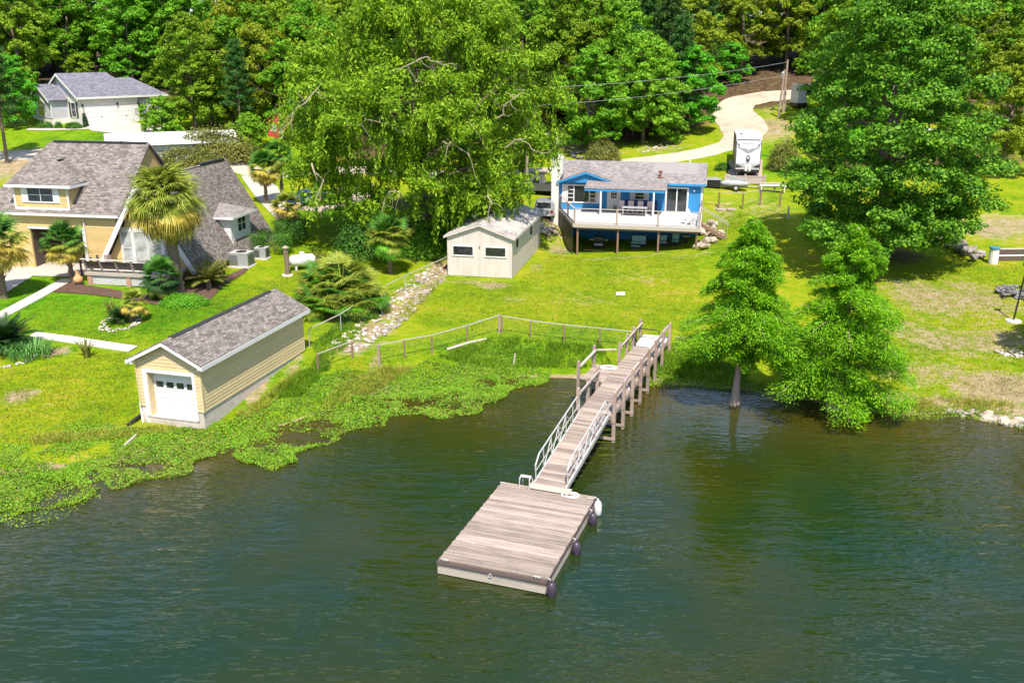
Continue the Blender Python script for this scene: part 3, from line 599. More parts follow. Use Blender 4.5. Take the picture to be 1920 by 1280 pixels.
# ---------------------------------------------------------------- boat garage
def boat_garage():
    o0 = np.array([-14.96, 42.19, 0.15]); A = R(-16.0)
    t = thing('boat_garage', 'long narrow cream sided boat garage with brown roof at the water edge', 'boathouse', o0, A)
    W, L, E, AP, B0 = 3.55, 10.2, 3.52, 4.42, .98
    cx = -W / 2
    f = MB().box(-W + .03, -.03, .40, L - .03, -.6, B0).box(-.36, -.03, .03, .40, -.6, B0).box(-W + .03, -W + .36, .03, .40, -.6, B0).box(-W + .36, -.36, .0, .40, -.6, .42)
    obj('foundation', f, 'block', t)
    sill = MB().box(-W + .30, -.36, -.03, .5, .425, .50); obj('sill', sill, 'concrete', t)
    wmb = MB()
    for (x0, x1) in ((-W, -3.0), (-.45, 0)): wmb.box(x0, x1, 0, .12, B0, E)
    wmb.box(-3.0, -.45, 0, .12, 2.78, E)
    wmb.box(-W, -W + .12, .121, L, B0, E).box(-.12, 0, .121, L - .12, B0, E).box(-W + .121, -.0, L - .119, L, B0, E)
    wmb.prism_y([(-W, E), (0, E), (cx, AP)], .0, .12).prism_y([(-W, E), (0, E), (cx, AP)], L - .12, L)
    wall = obj('wall', wmb, 'cream', t)
    h = .181; n = int((E - B0) / h)
    for k in range(n):
        z = B0 + k * h
        lap_board(wall, .03, L - .03, 0.0, z, h, 'cream', 'right')
        if z + h < 2.9: lap_board(wall, -W + .03, -3.24, 0, z, h, 'cream'); lap_board(wall, -.30, -.03, 0, z, h, 'cream')
        else: lap_board(wall, -W + .03, -.03, 0, z, h, 'cream')
    k = n
    while B0 + (k + 1) * h < AP - .05:
        z = B0 + k * h; hw = (W / 2) * max(0, (AP - z - h) / (AP - E)); lap_board(wall, cx - hw, cx + hw, 0, z, h, 'cream'); k += 1
    cp = MB().box(-.028, .06, -.06, .028, B0, E - .02); obj('corner_post', cp, 'cream', t)
    cp = MB().box(-W - .03, -W + .028, -.06, .03, B0, E); obj('corner_post', cp, 'cream', t)
    cp = MB().box(-.06, .03, L - .03, L + .03, B0, E); obj('corner_post', cp, 'cream', t)
    fr = MB().box(-3.24, -3.0, -.05, .0, .5, 2.94).box(-.46, -.30, -.05, .0, .5, 2.94).box(-3.0, -.46, -.05, .0, 2.78, 2.94)
    obj('door_frame', fr, 'whitetrim', t)
    jb = MB().box(-3.0, -2.97, .0, .42, .5, 2.78).box(-.49, -.452, .121, .42, .5, 2.78).box(-2.97, -.49, .121, .42, 2.74, 2.78); obj('door_jamb', jb, 'cream', t)
    door = obj('garage_door', MB().box(-2.97, -.49, .40, .46, .50, 2.74), 'whitetrim', t)
    for r in range(4):
        z0 = .50 + r * .56
        for s in range(2):
            obj('door_panel', MB().box(-2.96, -.50, .372 , .40, z0 + s * .28 + .012, z0 + (s + 1) * .28 - .008), 'whitetrim', door)
    for i in range(4):
        xx = -2.80 + i * .58; pn = obj('pane', MB().box(xx, xx + .40, .362, .371, 1.93, 2.21), 'glass', door)
    ov, fo = .34, .30; sl = (AP - E) / (W / 2); zt = .10
    def rz(x): return AP + zt - abs(x - cx) * sl
    roof = MB()
    roof.slab([(cx, -fo, AP + zt), (ov, -fo, rz(ov)), (ov, L + fo, rz(ov)), (cx, L + fo, AP + zt)][::-1][::-1], .07)
    roof.slab([(cx, -fo, AP + zt), (cx, L + fo, AP + zt), (-W - ov, L + fo, rz(-W - ov)), (-W - ov, -fo, rz(-W - ov))], .07)
    rf = obj('roof', roof, 'shingle', t)
    rv = MB().slab([(cx + .16, .5, rz(cx + .16) + .05), (cx + .16, L - .4, rz(cx + .16) + .05), (cx, L - .4, AP + zt + .06), (cx, .5, AP + zt + .06)], .05)
    rv.slab([(cx - .16, .5, rz(cx - .16) + .05), (cx, .5, AP + zt + .06), (cx, L - .4, AP + zt + .06), (cx - .16, L - .4, rz(cx - .16) + .05)], .05)
    obj('ridge_vent', rv, 'darkmetal', rf)
    rc = MB()
    rc.slab([(cx, -fo - .01, AP + zt + .02), (cx, L + fo, AP + zt + .02), (cx - .2, L + fo, rz(cx - .2) + .02), (cx - .2, -fo - .01, rz(cx - .2) + .02)], .02)
    fa = MB().box(ov - .02, ov + .02, -fo - .015, L + fo + .01, rz(ov) - .24, rz(ov) - .03); obj('fascia', fa, 'whitetrim', t)
    fa = MB().box(-W - ov - .02, -W - ov + .02, -fo - .015, L + fo + .01, rz(ov) - .24, rz(ov) - .03); obj('fascia', fa, 'whitetrim', t)
    for sx in (1, -1):
        e = cx + sx * (W / 2 + ov - .022)
        for yy in ((-fo - .02, -fo + .015), (L + fo - .015, L + fo + .02)):
            pl = [(cx, AP + zt - .075), (e, rz(e) - .075), (e, rz(e) - .24), (cx, AP + zt - .24)]
            obj('rake_board', MB().prism_y(pl if sx < 0 else pl[::-1], *yy), 'whitetrim', t)
    for xs in ((.062, ov - .022), (-W - ov + .022, -W - .002)):
        obj('soffit', MB().box(*xs, -fo + .02, L + fo - .02, rz(ov) - .235, rz(ov) - .20), 'whitetrim', t)
        # boxed eave return at the gable
        obj('eave_return', MB().box(min(xs) - .0, max(xs), -fo + .016, -.062, rz(ov) - .20, rz(ov) - .05), 'whitetrim', t)
    return t
boat_garage()

# ---------------------------------------------------------------- garden shed on the lawn
def shed():
    o0 = np.array([0.0, 69.5, 1.2]); A = R(-12.1)
    t = thing('garden_shed', 'beige plywood shed with shallow stained roof and white framed windows', 'shed', o0, A)
    W, L, E, AP = 5.05, 11.6, 3.15, 4.05; cx = -W / 2
    obj('base', MB().box(-W + .05, -.05, .05, L - .05, -.8, .02), 'concrete', t)
    xs = [-W, -3.79, cx, -1.26, 0]
    for i in range(4):
        x0, x1 = xs[i] + .006, xs[i + 1] - .006
        zz = lambda x: E + (AP - E) * (1 - abs(x - cx) / (W / 2))
        obj('wall_panel', MB().prism_y([(x0, .02), (x1, .02), (x1, zz(x1)), (x0, zz(x0))], 0, .08), 'beige', t)
        obj('wall_panel', MB().prism_y([(x0, .02), (x1, .02), (x1, zz(x1)), (x0, zz(x0))], L - .08, L), 'beige', t)
    n = 10
    for i in range(n):
        y0, y1 = .085 + (L - .17) * i / n + .005, .085 + (L - .17) * (i + 1) / n - .005
        obj('wall_panel', MB().box(-.08, 0, y0, y1, .02, E), 'beige', t)
        obj('wall_panel', MB().box(-W, -W + .08, y0, y1, .02, E), 'beige', t)
    for x in (-W - .03, -.09):
        obj('corner_trim', MB().box(x, x + .12, -.03, -.002, .0, E - .05), 'beige', t)
    obj('corner_trim', MB().box(.002, .03, -.03, .12, .0, E - .05), 'beige', t); obj('corner_trim', MB().box(.002, .03, L - .12, L, .0, E - .05), 'beige', t)
    obj('center_trim', MB().box(cx - .04, cx + .04, -.02, -.001, 2.5, AP - .08), 'beige', t)
    for xc in (-3.83, -1.28): window(t, xc, -.002, 1.66, 1.55, .66, 'front', 1, 1)
    for yc in (1.75, 7.4): window(t, .002, yc, 1.95, 1.05, .85, 'right', 1, 1)
    ov, fo, sl, zt = .28, .22, (AP - E) / (W / 2), .07
    rz = lambda x: AP + zt - abs(x - cx) * sl
    r = MB().slab([(cx, -fo, AP + zt), (ov, -fo, rz(ov)), (ov, L + fo, rz(ov)), (cx, L + fo, AP + zt)], .05)
    r.slab([(cx, -fo, AP + zt), (cx, L + fo, AP + zt), (-W - ov, L + fo, rz(-W - ov)), (-W - ov, -fo, rz(-W - ov))], .05)
    rf = obj('roof', r, 'shedroof', t)
    rc = MB().slab([(cx, -fo - .01, AP + zt + .03), (cx + .16, -fo - .01, rz(cx + .16) + .02), (cx + .16, L + fo, rz(cx + .16) + .02), (cx, L + fo, AP + zt + .03)], .02)
    rc.slab([(cx, -fo - .01, AP + zt + .03), (cx, L + fo, AP + zt + .03), (cx - .16, L + fo, rz(cx - .16) + .02), (cx - .16, -fo - .01, rz(cx - .16) + .02)], .02)
    obj('ridge_cap', rc, 'shedroof', rf)
    for sx in (1, -1):
        e = cx + sx * (W / 2 + ov); pl = [(cx, AP + zt - .055), (e, rz(e) - .055), (e, rz(e) - .17), (cx, AP + zt - .17)]
        obj('rake_board', MB().prism_y(pl if sx < 0 else pl[::-1], -fo, -fo + .03), 'beige', t)
    obj('fascia', MB().box(ov - .03, ov - .002, -fo, L + fo, rz(ov) - .17, rz(ov) - .055), 'beige', t)
    obj('wall_lamp', MB().lathe([(.03, 0), (.06, .03), (.06, .1), (.02, .13)], 8, (cx, -.08, 2.35)), 'metal', t)
shed()

# ---------------------------------------------------------------- blue house
def blue_house():
    t = thing('blue_house', 'bright blue lake house with raised white deck and grey shingle roof', 'house', BLUE_O, BLUE_A)
    YW, XL, XR, D = 7.3, -2.75, 10.15, 6.5           # front wall plane, ends, depth
    ZD, ZE = 2.62, 5.22                               # deck and eave heights
    YB = YW + D
    gzr = 0.0
    w = MB().box(XL, XR, YW, YW + .15, -.3, ZE + .12).box(XL, XL + .15, YW + .151, YB, -.3, ZE + .1).box(XR - .15, XR, YW + .151, YB, -.3, ZE + .1).box(XL + .151, XR - .151, YB - .15, YB, 1.0, ZE + .1)
    w.prism_x([(YW + .15, ZE + .1), (YB, ZE + .1), ((YW + YB) / 2 + .07, 6.55)], XL, XL + .15).prism_x([(YW + .15, ZE + .1), (YB, ZE + .1), ((YW + YB) / 2 + .07, 6.55)], XR - .15, XR)
    obj('wall', w, 'blue', t)
    YR = (YW + YB) / 2; ZR = 6.72
    f0 = YW - .35; zf = ZE + .02; b1 = YB + .35
    r = MB().slab([(XL - .2, f0, zf), (XR + .25, f0, zf), (XR + .25, YR, ZR), (XL - .2, YR, ZR)], .12)
    r.slab([(XL - .2, YR, ZR), (XR + .25, YR, ZR), (XR + .25, b1, zf), (XL - .2, b1, zf)], .12)
    roof = obj('roof', r, 'shingle2', t)
    # newer grey patch on the right of the ridge, and plumbing vent
    k = (ZR - zf) / (YR - f0)
    obj('roof_patch', MB().slab([(5.6, f0 + 1.6, zf + 1.6 * k + .02), (9.6, f0 + 1.6, zf + 1.6 * k + .02), (9.6, YR - .02, ZR + .012), (5.6, YR - .02, ZR + .012)], .02), M('grey_roll_roof', (.27, .25, .24), .9, .12, 2), roof)
    vz = zf + 1.0 * k
    obj('roof_vent', MB().tube([(6.3, f0 + 1.0, vz - .05), (6.3, f0 + 1.0, vz + .45)], .07, 8).lathe([(.26, 0), (.2, .05), (.1, .08)], 8, (6.3, f0 + 1.0, vz)).lathe([(.17, 0), (.2, .12), (.1, .2)], 8, (6.3, f0 + 1.0, vz + .42)), M('rust', (.22, .09, .06), .8, .3, 5), roof)
    obj('fascia', MB().box(7.1, XR + .25, f0 - .04, f0 - .005, zf - .17, zf - .02), 'bluetrim', t)
    obj('fascia', MB().box(XR + .255, XR + .29, f0, YR, zf - .1, zf + .05), 'whitetrim', t)
    obj('corner_trim', MB().box(XR - .16, XR + .02, YW - .03, YW - .002, ZD + .02, ZE), 'whitetrim', t)
    obj('corner_trim', MB().box(XR + .002, XR + .03, YW - .03, YW + .2, .6, ZE), 'whitetrim', t)
    # front gable over the left window
    gx0, gx1, ga = XL - .05, 2.4, .25
    gc = (gx0 + gx1) / 2 - .1; gz0, gzt = ZE + .05, ZE + .95
    yb = f0 + (gzt - zf) / k
    obj('gable_wall', MB().prism_y([(gx0 + .1, gz0 - .15), (gx1 - .1, gz0 - .15), (gx1 - .1, gz0), (gc, gzt - .06), (gx0 + .1, gz0)], f0 - .06, f0 + .06), 'blue', t)
    g = MB()
    g.slab([(gc, f0 - .28, gzt), (gx1 + .2, f0 - .28, gz0 - .06), (gx1 + .2, f0 + .15, gz0 - .06 + .0), (gc, yb + .25, gzt + .02)], .07)
    g.slab([(gx0 - .2, f0 - .28, gz0 - .06), (gc, f0 - .28, gzt), (gc, yb + .25, gzt + .02), (gx0 - .2, f0 + .15, gz0 - .06)], .07)
    obj('gable_roof', g, 'shingle2', roof)
    for sx in (1, -1):
        e = gx1 + .2 if sx > 0 else gx0 - .2
        pl = [(gc, gzt - .08), (e, gz0 - .14), (e, gz0 - .30), (gc, gzt - .24)]
        obj('rake_board', MB().prism_y(pl[::-1] if sx > 0 else pl, f0 - .31, f0 - .285), 'bluetrim', t)
    # porch roof
    pf, px0, px1 = 4.6, -.15, 7.05
    pz = 4.98
    obj('porch_roof', MB().slab([(px0, pf, pz), (px1, pf, pz), (px1, f0 + .3, zf + .16), (px0, f0 + .3, zf + .16)], .07), 'shingle2', roof)
    obj('porch_beam', MB().box(px0 + .05, px1 - .05, pf + .05, pf + .15, pz - .26, pz - .075), 'bluetrim', t)
    for x in (px0 + 1.5, px1 - 1.05): obj('porch_post', MB().box(x - .07, x + .07, pf + .04, pf + .16, ZD + .01, pz - .262), 'whitetrim', t)
    # openings
    wv = window(t, -.72, YW - .002, 3.32, 2.55, 1.45, 'front', 1, 1, fw=.12)
    for u in (-.72, .72):
        obj('mullion', MB().box(u - .05, u + .05, -.07, -.03, 0, 1.45), 'whitetrim', wv)
    for s in (-1, 1):
        for j in range(1, 4): obj('muntin', MB().box(s * 1.0 - .25, s * 1.0 + .25, -.06, -.03, 1.45 * j / 4 - .035, 1.45 * j / 4 + .035), 'whitetrim', wv)
        obj('shutter', MB().box(s * 1.62 - .2, s * 1.62 + .2, -.05, 0, -.12, 1.57), 'white', wv)
    window(t, 4.55, YW - .002, 3.75, .78, .82, 'front', 1, 3, shut=.36)
    dr = obj('door', MB().box(1.78, 2.68, YW - .05, YW - .002, ZD + .02, 4.68), 'white', t)
    obj('door_frame', MB().box(1.62, 1.775, YW - .07, YW - .002, ZD + .02, 4.82).box(2.685, 2.84, YW - .07, YW - .002, ZD + .02, 4.82).box(1.775, 2.685, YW - .07, YW - .002, 4.685, 4.82), 'whitetrim', t)
    for i in range(3):
        for j in range(3): obj('pane', MB().box(1.98 + i * .18, 2.13 + i * .18, YW - .06, YW - .051, 3.72 + j * .27, 3.95 + j * .27), 'glass', dr)
    obj('pet_flap', MB().box(2.2, 2.5, YW - .06, YW - .051, 2.72, 3.1), 'glass', dr)
    obj('handle', MB().lathe([(.02, 0), (.04, .02), (.04, .06), (.02, .08)], 8, (1.87, YW - .09, 3.5)), 'metal', dr)
    sl = obj('sliding_door', MB().box(6.86, 7.0, YW - .08, YW - .002, ZD, 4.92).box(8.78, 8.92, YW - .08, YW - .002, ZD, 4.92).box(7.0, 8.78, YW - .08, YW - .002, 4.78, 4.92).box(7.0, 8.78, YW - .08, YW - .002, ZD, ZD + .12).box(7.84, 7.94, YW - .075, YW - .002, ZD + .12, 4.78), 'whitetrim', t)
    for a, b_ in ((7.0, 7.84), (7.94, 8.78)): obj('pane', MB().box(a, b_, YW - .04, YW - .02, ZD + .12, 4.78), 'glass', sl)
    obj('door_step', MB().box(6.7, 9.0, YW - .6, YW - .09, ZD + .012, ZD + .09), 'white', t)
    obj('wall_lamp', MB().lathe([(.04, 0), (.08, .04), (.07, .16), (.02, .2)], 8, (9.4, YW - .1, 4.55)), 'white', t)
    # chimney
    ch = MB().box(XL - .72, XL - .06, YW - .5, YW + .55, -.4, 4.6)
    ch.add([(XL - .72, YW - .5, 4.6), (XL - .06, YW - .5, 4.6), (XL - .06, YW + .55, 4.6), (XL - .72, YW + .55, 4.6), (XL - .72, YW - .5, 7.3), (XL + .28, YW - .5, 7.3), (XL + .28, YW + .55, 7.3), (XL - .72, YW + .55, 7.3),
            (XL - .06, YW - .5, 5.2), (XL - .06, YW + .55, 5.2), (XL + .28, YW - .5, 5.9), (XL + .28, YW + .55, 5.9)],
           [(0, 4, 7, 3), (0, 1, 8, 10, 5, 4), (3, 7, 6, 11, 9, 2), (4, 5, 6, 7), (5, 10, 11, 6), (8, 9, 11, 10), (1, 2, 9, 8)])
    c = obj('chimney', ch, 'white', t)
    obj('chimney_cap', MB().box(XL - .6, XL + .16, YW - .38, YW + .43, 7.3, 7.42).box(XL - .4, XL - .05, YW - .15, YW + .2, 7.42, 7.6), 'white', c)
    # deck
    dp = [(-.35, -.15), (10.2, -.15), (10.2, YW - .09), (XL, YW - .09)]
    deck = obj('deck', MB().slab([(x, y, ZD - .04) for x, y in dp], .05), 'white', t)
    # deck boards running left to right
    y = -.13; k_ = 0
    while y < YW - .35:
        xl = -.35 + (XL + .35) * (y + .15) / (YW + .06) + .02
        obj('deck_board', MB().box(xl, 10.18, y, y + .275, ZD - .038, ZD), 'deckwhite', deck); y += .285
    obj('deck_skirt', MB().box(-.36, 10.22, -.20, -.155, ZD - .30, ZD - .005), 'paleboard', t)
    obj('deck_beam', MB().box(-.15, 10.1, .02, .14, ZD - .48, ZD - .1), 'brownpost', t)
    sk = MB(); a, b_ = Vector((-.37, -.16, 0)), Vector((XL - .02, YW - .1, 0))
    sk.bar(a + Vector((-.02, 0, ZD - .13)), b_ + Vector((-.02, 0, ZD - .13)), .04, .26); obj('deck_skirt', sk, 'paleboard', t)
    jm = MB()
    for i in range(18): x = .2 + i * .58; jm.box(x, x + .05, .145, YW - .1, ZD - .28, ZD - .092)
    obj('joists', jm, 'brownpost', deck)
    for x, zb in ((0, 0), (3.42, .12), (6.81, .38), (9.95, .78)):
        obj('deck_post', MB().box(x - .075, x + .075, .01, .16, zb - .4, ZD - .482), 'brownpost', t)
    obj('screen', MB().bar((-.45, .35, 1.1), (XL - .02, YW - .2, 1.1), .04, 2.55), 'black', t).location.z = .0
    rp = [(-.28, -.06), (3.3, -.06), (6.72, -.06), (10.1, -.06)]
    zt = 3.9
    for x, y in rp + [(-.28 + (XL + .28) * .42, -.06 + YW * .42), (XL + .12, YW - .3), (10.1, 3.6), (10.1, YW - .3)]:
        obj('rail_post', MB().box(x - .06, x + .06, y - .06, y + .06, ZD + .002, zt - .03), 'woodpost', t)
    rails = [((-.3, -.06), (10.16, -.06)), ((-.3, -.03), (XL + .12, YW - .25)), ((10.1, .06), (10.1, 3.0))]
    for (a, b_) in rails:
        obj('top_rail', MB().bar((*a, zt), (*b_, zt), .14, .05), 'paleboard', t)
        obj('bottom_rail', MB().bar((*a, ZD + .12), (*b_, ZD + .12), .05, .07), 'paleboard', t)
        wm = MB()
        for j in range(1, 5): z = ZD + .12 + (zt - ZD - .12) * j / 5; wm.bar((*a, z), (*b_, z), .012, .012)
        obj('rail_wire', wm, 'alu', t)
    # stairs down the right side
    sx0, sy = 10.22, 2.2
    st = obj('stair', MB().bar((sx0, sy, ZD - .1), (sx0 + 2.3, sy, 1.25), .05, .28).bar((sx0, sy + 1.1, ZD - .1), (sx0 + 2.3, sy + 1.1, 1.25), .05, .28), 'brownpost', t)
    for i in range(7):
        x = sx0 + .05 + i * .32; z = ZD - .14 - i * .19
        obj('tread', MB().box(x, x + .30, sy + .03, sy + 1.07, z - .04, z), 'paleboard', st)
    for yy in (sy, sy + 1.1):
        obj('handrail', MB().bar((sx0, yy, zt), (sx0 + 2.3, yy, 2.55), .09, .05), 'paleboard', st)
        bl = MB()
        for i in range(9):
            x = sx0 + .12 + i * .26; q = (x - sx0) / 2.3; bl.box(x - .02, x + .02, yy - .02, yy + .02, ZD - 1.35 * q + .0, zt - 1.35 * q)
        obj('balusters', bl, 'woodpost', st)
    return t
blue_house()
BL = lambda *l: to_world(BLUE_O, BLUE_A, l)

# deck furniture
def patio_chair(lbl, l, rz, seatm='pink', grp='patio chairs round the deck table'):
    t = thing('patio_chair', lbl, 'chair', BL(*l), BLUE_A + rz, grp)
    obj('seat', MB().box(-.24, .24, -.25, .25, .40, .45), seatm, t)
    obj('backrest', MB().slab([(-.25, .27, .45), (.25, .27, .45), (.25, .38, 1.08), (-.25, .38, 1.08)], .04), seatm, t)
    for sx in (-.24, .24):
        obj('leg', MB().bar((sx, -.24, 0), (sx, -.22, .42), .03, .03), 'alu', t); obj('leg', MB().bar((sx, .3, 0), (sx, .24, .42), .03, .03), 'alu', t)
        obj('armrest', MB().box(sx - .03, sx + .03, -.24, .3, .62, .65), 'alu', t)
    return t
for i, (x, y, r_, lb) in enumerate(((3.05, 5.9, 0, 'leftmost faded pink patio chair by the blue deck wall'), (3.9, 5.9, 0, 'faded pink patio chair, second from left on the blue deck'),
                                     (4.75, 5.9, 0, 'faded pink patio chair, third from left on the blue deck'), (5.6, 5.9, 0, 'rightmost faded pink patio chair by the white porch post'))):
    patio_chair(lb, (x, y, 2.63), math.pi * 0)
    cu = thing('back_cushion', ['navy cushion behind the leftmost pink deck chair', 'navy cushion behind the second pink deck chair', 'navy cushion behind the third pink deck chair', 'navy cushion behind the rightmost pink deck chair'][i], 'cushion', BL(x + .42, 6.3, 2.63), BLUE_A, 'navy cushions on the deck')
    obj('pad', MB().slab([(-.2, 0, .45), (.2, 0, .45), (.2, .1, 1.15), (-.2, .1, 1.15)], .08), 'navyfab', cu); obj('stand', MB().box(-.2, .2, .02, .3, 0, .45), 'navyfab', cu)
tb = thing('patio_table', 'pale patio table in front of the pink deck chairs', 'table', BL(4.35, 4.9, 2.63), BLUE_A)
obj('table_top', MB().box(-1.1, 1.1, -.45, .45, .70, .74), 'cover', tb)
for sx in (-1, 1):
    for sy in (-.38, .38): obj('leg', MB().bar((sx, sy, 0), (sx, sy, .7), .04, .04), 'alu', tb)
def adirondack(lbl, l, rz):
    t = thing('adirondack_chair', lbl, 'chair', BL(*l), BLUE_A + rz, 'white slatted chairs at the deck corner')
    for i in range(5): obj('back_slat', MB().slab([(-.26 + i * .11, .25, .30), (-.16 + i * .11, .25, .30), (-.16 + i * .11, .60, 1.0 - .04 * abs(i - 2)), (-.26 + i * .11, .60, 1.0 - .04 * abs(i - 2))], .025), 'white', t)
    for i in range(5): obj('seat_slat', MB().box(-.27, .27, -.32 + i * .11, -.22 + i * .11, .37 - i * .02, .39 - i * .02), 'white', t)
    for sx in (-.31, .31):
        obj('armrest', MB().box(sx - .07, sx + .07, -.38, .35, .54, .565), 'white', t)
        obj('leg', MB().bar((sx, -.3, 0), (sx, -.3, .54), .04, .09), 'white', t); obj('leg', MB().bar((sx, .32, 0), (sx, -.28, .38), .04, .1), 'white', t); obj('leg', MB().bar((sx, .3, .0), (sx, .3, .54), .04, .07), 'white', t)
adirondack('white slatted chair at the right corner of the blue deck', (9.3, 1.5, 2.63), R(60))
adirondack('white slatted chair near the sliding door of the blue deck', (9.5, 3.2, 2.63), R(60))
# furniture under the deck
def under_z(x, y): q = BL(x, y, 0); return gz(q[0], q[1]) - BLUE_O[2]
def loveseat(name, lbl, cat, l, wd, rz=0.0, grp=None):
    t = thing(name, lbl, cat, BL(l[0], l[1], under_z(*l)), BLUE_A + rz, grp); a = wd / 2
    obj('frame', MB().box(-a, a, -.4, .4, .08, .34).box(-a, -a + .1, -.4, .4, .34, .62).box(a - .1, a, -.4, .4, .34, .62).box(-a, a, .3, .4, .34, .9), 'black', t)
    n = max(1, round(wd / .75))
    for i in range(n):
        x0 = -a + .12 + (wd - .24) * i / n; x1 = -a + .12 + (wd - .24) * (i + 1) / n - .02
        obj('back_cushion', MB().slab([(x0, .12, .46), (x1, .12, .46), (x1, .24, .92), (x0, .24, .92)], .1), 'teal', t)
        obj('seat_cushion', MB().box(x0, x1, -.4, .14, .345, .45), 'teal', t)
    for sx in (-a + .05, a - .05):
        for sy in (-.35, .35): obj('leg', MB().box(sx - .03, sx + .03, sy - .03, sy + .03, 0, .08), 'black', t)
    return t
loveseat('outdoor_loveseat', 'black wicker loveseat with teal cushions under the deck', 'sofa', (4.9, 4.0), 1.5)
loveseat('outdoor_armchair', 'black wicker armchair with teal cushions beside the deck post', 'armchair', (7.05, 3.9), .85)
loveseat('outdoor_armchair', 'black wicker armchair with teal cushions at the right under the deck', 'armchair', (8.1, 4.1), .85)
ft = thing('fire_pit_table', 'low dark fire pit table on a board under the deck', 'table', BL(4.75, 2.4, under_z(4.75, 2.4)), BLUE_A)
obj('table_top', MB().box(-.4, .4, -.22, .22, .26, .3), 'teal', ft); obj('base', MB().box(-.32, .32, -.18, .18, 0, .26), 'black', ft)
gr = thing('barbecue_grill', 'dark barbecue grill with side shelves under the deck', 'grill', BL(1.45, 3.4, under_z(1.45, 3.4)), BLUE_A)
obj('cabinet', MB().box(-.4, .4, -.25, .25, .1, .75), 'black', gr); obj('hood', MB().prism_x([(-.28, .75), (.28, .75), (.28, .95), (.1, 1.12), (-.12, 1.12), (-.28, .95)], -.42, .42), 'darkmetal', gr)
obj('handle', MB().tube([(-.33, -.33, .92), (.33, -.33, .92)], .025, 6), 'alu', gr)
for s in (-1, 1): obj('side_shelf', MB().box(min(s * .43, s * .85), max(s * .43, s * .85), -.22, .22, .72, .76), 'alu', gr); obj('wheel', MB().tube([(s * .36, 0, .1), (s * .42, 0, .1)], .1, 10), 'rubber', gr)
obj('shelf', MB().box(-.38, .38, -.32, -.252, .28, .42), 'metal', gr)
bp = obj('plank', MB().box(-1.1, 1.1, -.08, .08, .02, .07), 'orangeboard', None, BL(1.4, 1.9, under_z(1.4, 1.9)), BLUE_A); tagit(bp, 'long pale plank lying before the grill under the deck', 'plank')
bk = thing('yellow_tray', 'small yellow tray on a stand under the deck right end', 'tray', BL(9.0, 4.6, under_z(9, 4.6)), BLUE_A)
obj('stand', MB().box(-.2, .2, -.15, .15, 0, .5), 'black', bk); obj('tray', MB().box(-.28, .28, -.18, .18, .5, .58), M('yellow_plastic', (.6, .45, .08)), bk)

